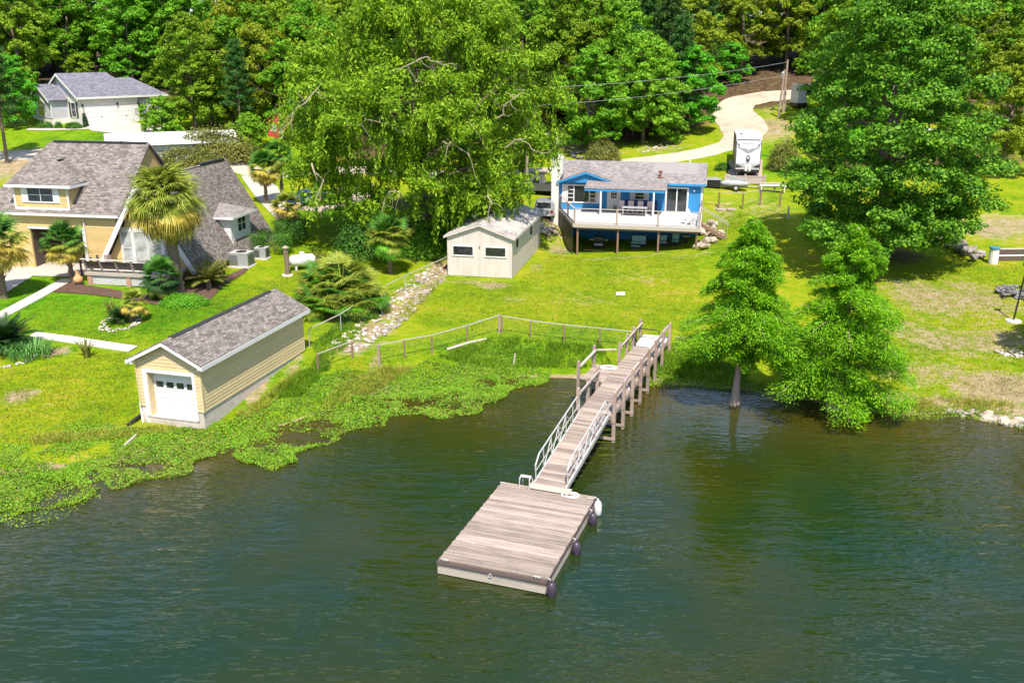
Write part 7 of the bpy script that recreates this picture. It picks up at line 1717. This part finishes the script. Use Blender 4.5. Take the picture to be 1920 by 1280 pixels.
# ---- woodland: a few grown kinds, copied tree by tree
KINDS = [broad_tree('broadleaf_tree', 'x', 17, 6.0, 'leaf_forest', 32000, 201, size=.33, nl=22, low=.14),
         broad_tree('broadleaf_tree', 'x', 20, 6.4, 'leaf_forest', 34000, 202, size=.35, nl=24, low=.12),
         broad_tree('broadleaf_tree', 'x', 16, 6.8, 'leaf_forest2', 32000, 203, size=.33, nl=22, low=.14),
         broad_tree('broadleaf_tree', 'x', 13, 5.2, 'leaf_forest', 28000, 204, size=.30, nl=20, low=.1),
         broad_tree('broadleaf_tree', 'x', 19, 5.6, 'leaf_forest2', 32000, 205, size=.33, nl=22, low=.14),
         pine_tree('pine_tree', 'x', 21, 3.6, 11000, 206), pine_tree('pine_tree', 'x', 17, 3.4, 11000, 207, .3, 'leaf_pine'),
         broad_tree('understorey_bush', 'x', 5.5, 3.0, 'leaf_forest', 11000, 208, size=.24, nl=14, low=.06, trunk_r=.08), broad_tree('understorey_bush', 'x', 4.5, 2.8, 'leaf_forest2', 10000, 209, size=.23, nl=14, low=.06, trunk_r=.08)]
USED = [False] * len(KINDS)
def plant(k, x, y, label, group, sc=1.0, dz=0.0):
    p = (x, y, gz(x, y) - .1 + dz); rz = random.uniform(0, 6.28)
    if not USED[k]:
        USED[k] = True; o = KINDS[k]; o.location = p; o.rotation_euler = (0, 0, rz); o.scale = (sc,) * 3; tagit(o, label, 'tree', group)
    else: o = dup(KINDS[k], p, rz, sc, label, group); o['category'] = 'tree'
    return o
def plant_px(k, px, py, label, sc=1.0, group=None):
    q = G(px, py); plant(k, q[0], q[1], label, group, sc)
plant_px(3, 1107, 285, 'tree with bare lower trunk just behind the blue house', .95)
plant_px(2, 1205, 268, 'olive green tree left of the gravel road verge', .85)
plant_px(3, 1290, 250, 'bushy tree at the inner edge of the road bend', .85)
plant_px(0, 1160, 240, 'tall broadleaf tree behind the olive roadside tree', 1.0)
plant_px(6, 1250, 215, 'dark conifer left of the road bend', 1.0)
plant_px(1, 1075, 232, 'tall tree rising behind the willow right edge', 1.0)
plant_px(6, 14, 306, 'dark pine at the left edge beyond the lane', .85)
plant_px(3, 30, 238, 'bushy tree left of the grey house', .7)
plant_px(2, 398, 236, 'bright feathery tree right of the grey house', .75)
plant_px(0, 445, 232, 'leafy tree right of the grey house flagpole', .85)
plant_px(2, 490, 240, 'leafy tree left of the red shed', .85)
plant_px(0, 570, 250, 'broad tree just right of the red shed', .9)
plant_px(4, 660, 250, 'tall yellowish tree behind the willow left side', 1.0)
plant_px(1, 1590, 240, 'tall tree behind the oak left shoulder', 1.0)
plant_px(3, 1585, 300, 'dense tree between the camper and the oak', .75)
plant_px(0, 2075, 690, 'tree just outside the right edge with branches reaching in', .62)
plant_px(4, 1880, 330, 'pale thin crowned tree at the right edge', .75)
plant_px(0, 1800, 230, 'tall tree at upper right behind the oak', 1.0)
plant_px(1, 1930, 240, 'tall tree cut by the upper right corner', 1.0)
plant_px(3, 1700, 250, 'dense tree behind the oak right shoulder', 1.0)
plant_px(3, 860, 375, 'leafy tree behind the shed under the willow', .62)
plant_px(3, 980, 330, 'glossy green tree left of the blue house chimney', .62)
road_c = smooth_line(resample([G(*q) for q in ((1240, 298), (1320, 286), (1380, 268), (1400, 250), (1385, 225), (1372, 208), (1385, 192), (1430, 182), (1520, 176), (1600, 172))], 2.0), 2)
rs = random.Random(3); placed = []
def zone(x):
    return ('woodland tree on the hillside behind the grey house', 'trees behind the grey house') if x < -28 else ('woodland tree on the hillside beyond the willow', 'trees beyond the willow') if x < 12 else ('woodland tree on the hillside behind the gravel road', 'trees behind the gravel road') if x < 45 else ('woodland tree on the hillside at the far right', 'trees at the far right')
y = 124.0
while y < 170:
    x = -y * .66 - 4
    while x < y * .66 + 4:
        xx, yy = x + rs.uniform(-2.4, 2.4), y + rs.uniform(-2.5, 2.5); x += 7.2
        if np.hypot(road_c[:, 0] - xx, road_c[:, 1] - yy).min() < 6.5: continue
        if math.hypot(xx - w1_[0], yy - w1_[1]) < 6 or (yy < 136 and abs(xx / yy - w1_[0] / w1_[1]) < .022): continue
        near_pole = abs(xx / yy - w1_[0] / w1_[1]) < .05
        g0 = to_world(GO, GA, (6, 5)); 
        if math.hypot(xx - g0[0], yy - g0[1]) < 13.5: continue
        if yy < 133 and xx < g0[0] + 12: continue
        if xx > 52 and yy < 148 and xx < 90: continue
        k = rs.choice([0, 0, 1, 1, 2, 3, 4, 4, 5, 6]) if not near_pole else rs.choice([0, 1, 3, 4]); lb, gr = zone(xx)
        lb = lb.replace(' on the hillside', ', ' + ('front row', 'second row', 'third row', 'fourth row', 'fifth row', 'back row')[min(5, int((y - 124) / 8.5 + .1))]).replace('woodland tree', ['full green broadleaf tree', 'very tall green broadleaf tree', 'wide yellow green broadleaf tree', 'lower bushy broadleaf tree', 'tall yellow green broadleaf tree', 'tall bare stemmed pine', 'dark low branched conifer'][k])
        plant(k, xx, yy, lb, gr, rs.uniform(.7, .98) if y < 148 else rs.uniform(.9, 1.15))
        if y < 150:
            xb, yb_ = xx + rs.uniform(-4, 4), yy - rs.uniform(2.5, 4.5)
            if np.hypot(road_c[:, 0] - xb, road_c[:, 1] - yb_).min() > 6 and math.hypot(xb - g0[0], yb_ - g0[1]) > 13:
                k = rs.choice([7, 8]); plant(k, xb, yb_, zone(xb)[0].replace('woodland tree', ['green understorey bush', 'yellow green understorey bush'][k - 7]), zone(xb)[1].replace('trees', 'bushes'), rs.uniform(.7, 1.2))
    y += 8.5
for i, o in enumerate(KINDS):
    if not USED[i]: 
        for ch in list(o.children): bpy.data.objects.remove(ch)
        bpy.data.objects.remove(o)

# ================================================================ STONES
def rock_mesh(seed, mat):
    rng = np.random.default_rng(seed); import bmesh
    bm = bmesh.new(); bmesh.ops.create_icosphere(bm, subdivisions=1, radius=.5)
    for v in bm.verts: v.co = Vector([c * rng.uniform(.72, 1.15) for c in v.co]); v.co.z *= .72
    me = bpy.data.meshes.new('stone'); bm.to_mesh(me); bm.free(); me.materials.append(T[mat]); return me
ROCKS = {m_: [rock_mesh(300 + i, m_) for i in range(5)] for m_ in ('stone', 'palestone', 'darkstone', 'slab')}
def stones(par, o, pts, mat, smin, smax, seed, lift=.12, stack=0.0):
    rng = np.random.default_rng(seed)
    for (x, y) in pts:
        s = rng.uniform(smin, smax); c = bpy.data.objects.new('stone', ROCKS[mat][int(rng.integers(0, 5))]); COL.objects.link(c); c.parent = par
        c.location = (x - o[0], y - o[1], gz(x, y) - o[2] + s * lift + stack * rng.uniform(0, 1)); c.rotation_euler = (rng.uniform(-.4, .4), rng.uniform(-.4, .4), rng.uniform(0, 6.28)); c.scale = (s * rng.uniform(.8, 1.4), s, s * rng.uniform(.6, 1))
def along(pix, n, wd, seed):
    rng = np.random.default_rng(seed); c = resample([G(*q) for q in pix], .2); i = rng.integers(0, len(c), n); d = np.gradient(c, axis=0); nr = unit(np.c_[-d[:, 1], d[:, 0]])
    return c[i] + nr[i] * (rng.uniform(-1, 1, (n, 1)) * wd)
# rocky ditch between palmetto and lawn
o = G(740, 585); dc = thing('rocky_ditch', 'x', 'x', o); del dc['label']; del dc['category']; dc['kind'] = 'structure'
stones(dc, o, along([(640, 655), (700, 615), (750, 570), (800, 525), (836, 502)], 230, 1.1, 401), 'palestone', .16, .42, 402)
stones(dc, o, along([(655, 660), (715, 630), (765, 590), (800, 545), (830, 522)], 90, .35, 403), 'stone', .18, .42, 404)
# rock wall right
o = G(1810, 470); rw_ = thing('rock_wall', 'tumbled wall of dark boulders beside the white standpipe', 'rock wall', o)
stones(rw_, o, along([(1768, 452), (1790, 462), (1815, 478), (1835, 490)], 46, .75, 405), 'stone', .45, .95, 406, .25, .35)
o = G(1895, 556); ds = thing('dark_stone_heap', 'heap of dark broken stones at the right edge', 'stone heap', o)
stones(ds, o, along([(1872, 552), (1900, 552), (1935, 556)], 90, 1.1, 407), 'darkstone', .22, .5, 408, .2, .3)
o = G(1905, 660); ds = thing('pale_rubble', 'scatter of pale rubble on the right lawn', 'rubble', o)
stones(ds, o, along([(1870, 660), (1940, 668)], 36, .5, 409), 'palestone', .15, .4, 410)
o = G(1900, 790); ds = thing('shore_stones', 'grey stones along the right shore edge', 'stones', o)
stones(ds, o, along([(1780, 770), (1830, 778), (1880, 790), (1960, 805)], 60, .35, 411), 'stone', .2, .55, 412, .1)
stones(ds, o, along([(1850, 783), (1910, 795)], 12, .4, 413), 'slab', .5, .9, 414, .1)
o = G(1322, 458); ds = thing('boulder_bank', 'pale boulders stepping down beside the deck stairs', 'boulders', o)
stones(ds, o, along([(1308, 470), (1325, 462), (1335, 446), (1325, 430), (1332, 420)], 34, .8, 415), 'slab', .5, 1.15, 416, .25)
o = G(1018, 432); ds = thing('boulder_heap', 'pale flat boulders between shed and blue house', 'boulders', o)
stones(ds, o, along([(1015, 436), (1024, 426), (1030, 440)], 16, .8, 417), 'palestone', .5, 1.0, 418, .25)
# ring of stones round the small sago palm, edging of the left bed
o = G(226, 606); ds = thing('stone_ring', 'ring of small pale stones round the little sago palm', 'stone ring', o)
pts = [(o[0] + r_ * math.cos(a) * 1.0, o[1] + r_ * math.sin(a) * 1.15) for a, r_ in zip(np.linspace(0, 2 * math.pi * 2, 86), RNG.uniform(.85, 1.3, 86))]
stones(ds, o, pts, 'palestone', .12, .24, 419, .25)
o = G(50, 682); ds = thing('bed_edging', 'row of pale edging stones below the iris clump', 'stone edging', o)
stones(ds, o, along([(0, 690), (30, 686), (55, 676), (72, 662)], 46, .12, 420), 'palestone', .14, .26, 421, .25)
o = G(1115, 292); ds = thing('planter_wall', 'low dark stone planter under the tree behind blue house', 'planter', o)
pts = [(o[0] + 2.6 * math.cos(a), o[1] + 1.9 * math.sin(a)) for a in np.linspace(0, 2 * math.pi, 48)]
stones(ds, o, pts, 'darkstone', .4, .6, 422, .25, .2)
o = G(1240, 282); ds = thing('verge_stones', 'scattered pale stones on the grass verge above the road', 'stones', o)
stones(ds, o, along([(1170, 290), (1240, 278), (1270, 265)], 30, 1.0, 423), 'palestone', .15, .5, 424)

# ================================================================ GROUND COVER (stuff)
def sample_poly(pix, n, rng, flatz=True):
    poly = np.array([(P(*q, 0) if flatz else G(*q))[:2] for q in pix]); lo, hi = poly.min(0), poly.max(0); out = []
    while sum(len(a) for a in out) < n:
        q = rng.uniform(lo, hi, (n, 2)); out.append(q[inside(poly, q)])
    return np.concatenate(out)[:n]
def vnoise(q, s, seed):
    """cheap smooth value noise"""
    rng = np.random.default_rng(seed); g = rng.uniform(size=(64, 64)); x = q / s; i = np.floor(x).astype(int); f = x - i; f = f * f * (3 - 2 * f)
    a = g[i[:, 0] % 64, i[:, 1] % 64]; b_ = g[(i[:, 0] + 1) % 64, i[:, 1] % 64]; c = g[i[:, 0] % 64, (i[:, 1] + 1) % 64]; d = g[(i[:, 0] + 1) % 64, (i[:, 1] + 1) % 64]
    return (a * (1 - f[:, 0]) + b_ * f[:, 0]) * (1 - f[:, 1]) + (c * (1 - f[:, 0]) + d * f[:, 0]) * f[:, 1]
rng = np.random.default_rng(77)
MAT = [(-60, 840), (60, 815), (200, 812), (330, 806), (400, 818), (470, 780), (560, 745), (640, 728), (720, 712), (800, 690), (900, 672), (1000, 680), (1060, 700), (1050, 716), (1000, 728), (950, 742), (880, 755), (820, 770), (760, 775), (700, 798),
       (640, 815), (600, 840), (540, 862), (500, 884), (440, 884), (405, 868), (380, 850), (365, 862), (330, 885), (270, 912), (180, 925), (110, 950), (40, 962), (-60, 985)]
q = sample_poly(MAT, 210000, rng)
q = q + (np.c_[vnoise(q, 1.1, 21), vnoise(q, 1.1, 22)] - .5) * 1.5 + (np.c_[vnoise(q, 3.5, 23), vnoise(q, 3.5, 24)] - .5) * 2.0
dn = .5 * vnoise(q, 1.6, 1) + .3 * vnoise(q, .6, 2) + .2 * vnoise(q, 4.5, 3)
edge = np.clip((shore_y(q[:, 0]) - q[:, 1]) / 4.0, 0, 1)
keep = dn > (.36 + .12 * edge + .07 * rng.normal(size=len(q))); q = q[keep][:125000]; dn = dn[keep][:125000]
zb = np.maximum(heights(q), 0)
C = np.c_[q, zb + .02 + np.clip(dn - .35, 0, .5) * rng.uniform(.1, 1.0, len(q)) * .42]
V = leaves(C, rng.normal(size=C.shape) * .45 + (0, -.15, 1), rng.uniform(.05, .15, len(C)), rng.uniform(.04, .09, len(C)), rng)
tagit(obj('water_weed', quads_mesh('water_weed', V, None, 4, ['leaf_water', 'leaf_olive', 'leaf_lime'], np.where(rng.uniform(size=len(V)) + .5 * vnoise(q, 2.2, 31) < .38, 1, np.where(rng.uniform(size=len(V)) < .2, 2, 0)))), 'bright green mat of water weed along the left shore', 'water plants', None, 'stuff')
# second thin fringe on the right bank and floating bits
q = np.concatenate([sample_poly([(1640, 775), (1700, 768), (1800, 765), (1930, 790), (1930, 808), (1800, 785), (1690, 792)], 1800, rng), sample_poly([(1210, 700), (1300, 705), (1440, 725), (1440, 738), (1290, 727), (1210, 725)], 4000, rng), sample_poly([(-40, 900), (110, 880), (200, 930), (100, 985), (-40, 1000)], 1500, rng)])
C = np.c_[q, np.maximum(heights(q), 0) + rng.uniform(.02, .2, len(q))]
tagit(obj('shore_fringe', quads_mesh('shore_fringe', leaves(C, rng.normal(size=C.shape) * .5 + (0, -.2, 1), rng.uniform(.05, .12, len(C)), .06, rng), 'leaf_water')), 'thin fringe of low green plants along the shore', 'water plants', None, 'stuff')
def blades(q, hgt, wd, rng, lean=.35):
    n = len(q); z = heights(q); b0 = np.c_[q, z - .02]; a = rng.uniform(0, 6.28, n); s = np.c_[np.cos(a), np.sin(a), np.zeros(n)] * (wd / 2)
    l = rng.normal(size=(n, 2)) * lean; h = hgt * rng.uniform(.5, 1.3, n); tip = b0 + np.c_[l * h[:, None], h]
    return np.stack([b0 - s, b0 + s, tip], 1)
def grassy(name, lbl, polys, hgt, wd, mat, lean=.35, thr=None, ns=.8):
    qs = []
    for pix, n in polys:
        q = sample_poly(pix, n, rng, False)
        if thr is not None: q = q[.55 * vnoise(q, ns, 9) + .45 * vnoise(q, ns * .4, 8) > thr + .16 * rng.normal(size=len(q))]
        qs.append(q)
    q = np.concatenate(qs); q = q[q[:, 1] > shore_y(q[:, 0]) + .1]
    tagit(obj(name, quads_mesh(name, blades(q, hgt, wd, rng, lean), mat, 3)), lbl, 'grass', None, 'stuff')
grassy('tall_grass', 'tall lush grass beside the boat garage and by the fence', [([(500, 752), (520, 730), (585, 690), (600, 660), (620, 690), (590, 720), (560, 745)], 9000), ([(820, 670), (930, 632), (1130, 650), (1150, 690), (1000, 690), (900, 690)], 13000), ([(1225, 660), (1300, 655), (1400, 700), (1400, 725), (1290, 712), (1225, 700)], 9000), ([(585, 650), (640, 600), (700, 560), (720, 575), (660, 640), (610, 690)], 6000)], .30, .05, 'leaf_grass', .4, .46)
grassy('dry_grass', 'straw coloured dry grass tufts on the bank', [([(440, 780), (500, 742), (570, 690), (560, 705), (510, 760), (460, 790)], 3500), ([(600, 770), (640, 720), (720, 690), (780, 690), (700, 735), (640, 765)], 4500), ([(740, 600), (790, 545), (830, 520), (800, 570), (750, 610)], 1800), ([(60, 820), (200, 808), (330, 800), (330, 815), (200, 825), (60, 835)], 3000), ([(1640, 762), (1760, 745), (1900, 755), (1900, 775), (1700, 780)], 3500)], .30, .045, 'leaf_yellowgrass', .7, .42)
lawn = [([(-30, 700), (240, 655), (260, 790), (100, 830), (-30, 830)], 14000), ([(10, 620), (100, 560), (330, 580), (560, 505), (580, 560), (400, 620), (250, 655), (60, 625)], 16000), ([(620, 690), (760, 640), (940, 590), (1200, 610), (1250, 640), (1250, 690), (1000, 690), (700, 740)], 16000),
        ([(770, 590), (860, 525), (970, 530), (1030, 480), (1300, 480), (1330, 560), (1280, 640), (1180, 610), (940, 590), (800, 620)], 30000), ([(1560, 560), (1680, 480), (1780, 480), (1930, 500), (1930, 740), (1700, 750), (1640, 740), (1660, 640)], 26000), ([(560, 400), (690, 380), (680, 450), (600, 460)], 5000), ([(1330, 470), (1350, 395), (1480, 395), (1470, 480)], 5000)]
grassy('lawn_grass', 'short mown lawn grass', lawn, .10, .05, M('lawn_blade', (.15, .27, .008), .9, .5, .8) if False else 'leaf_lawn' if 'leaf_lawn' in T else 'leaf_grass', .8, .30, .5)
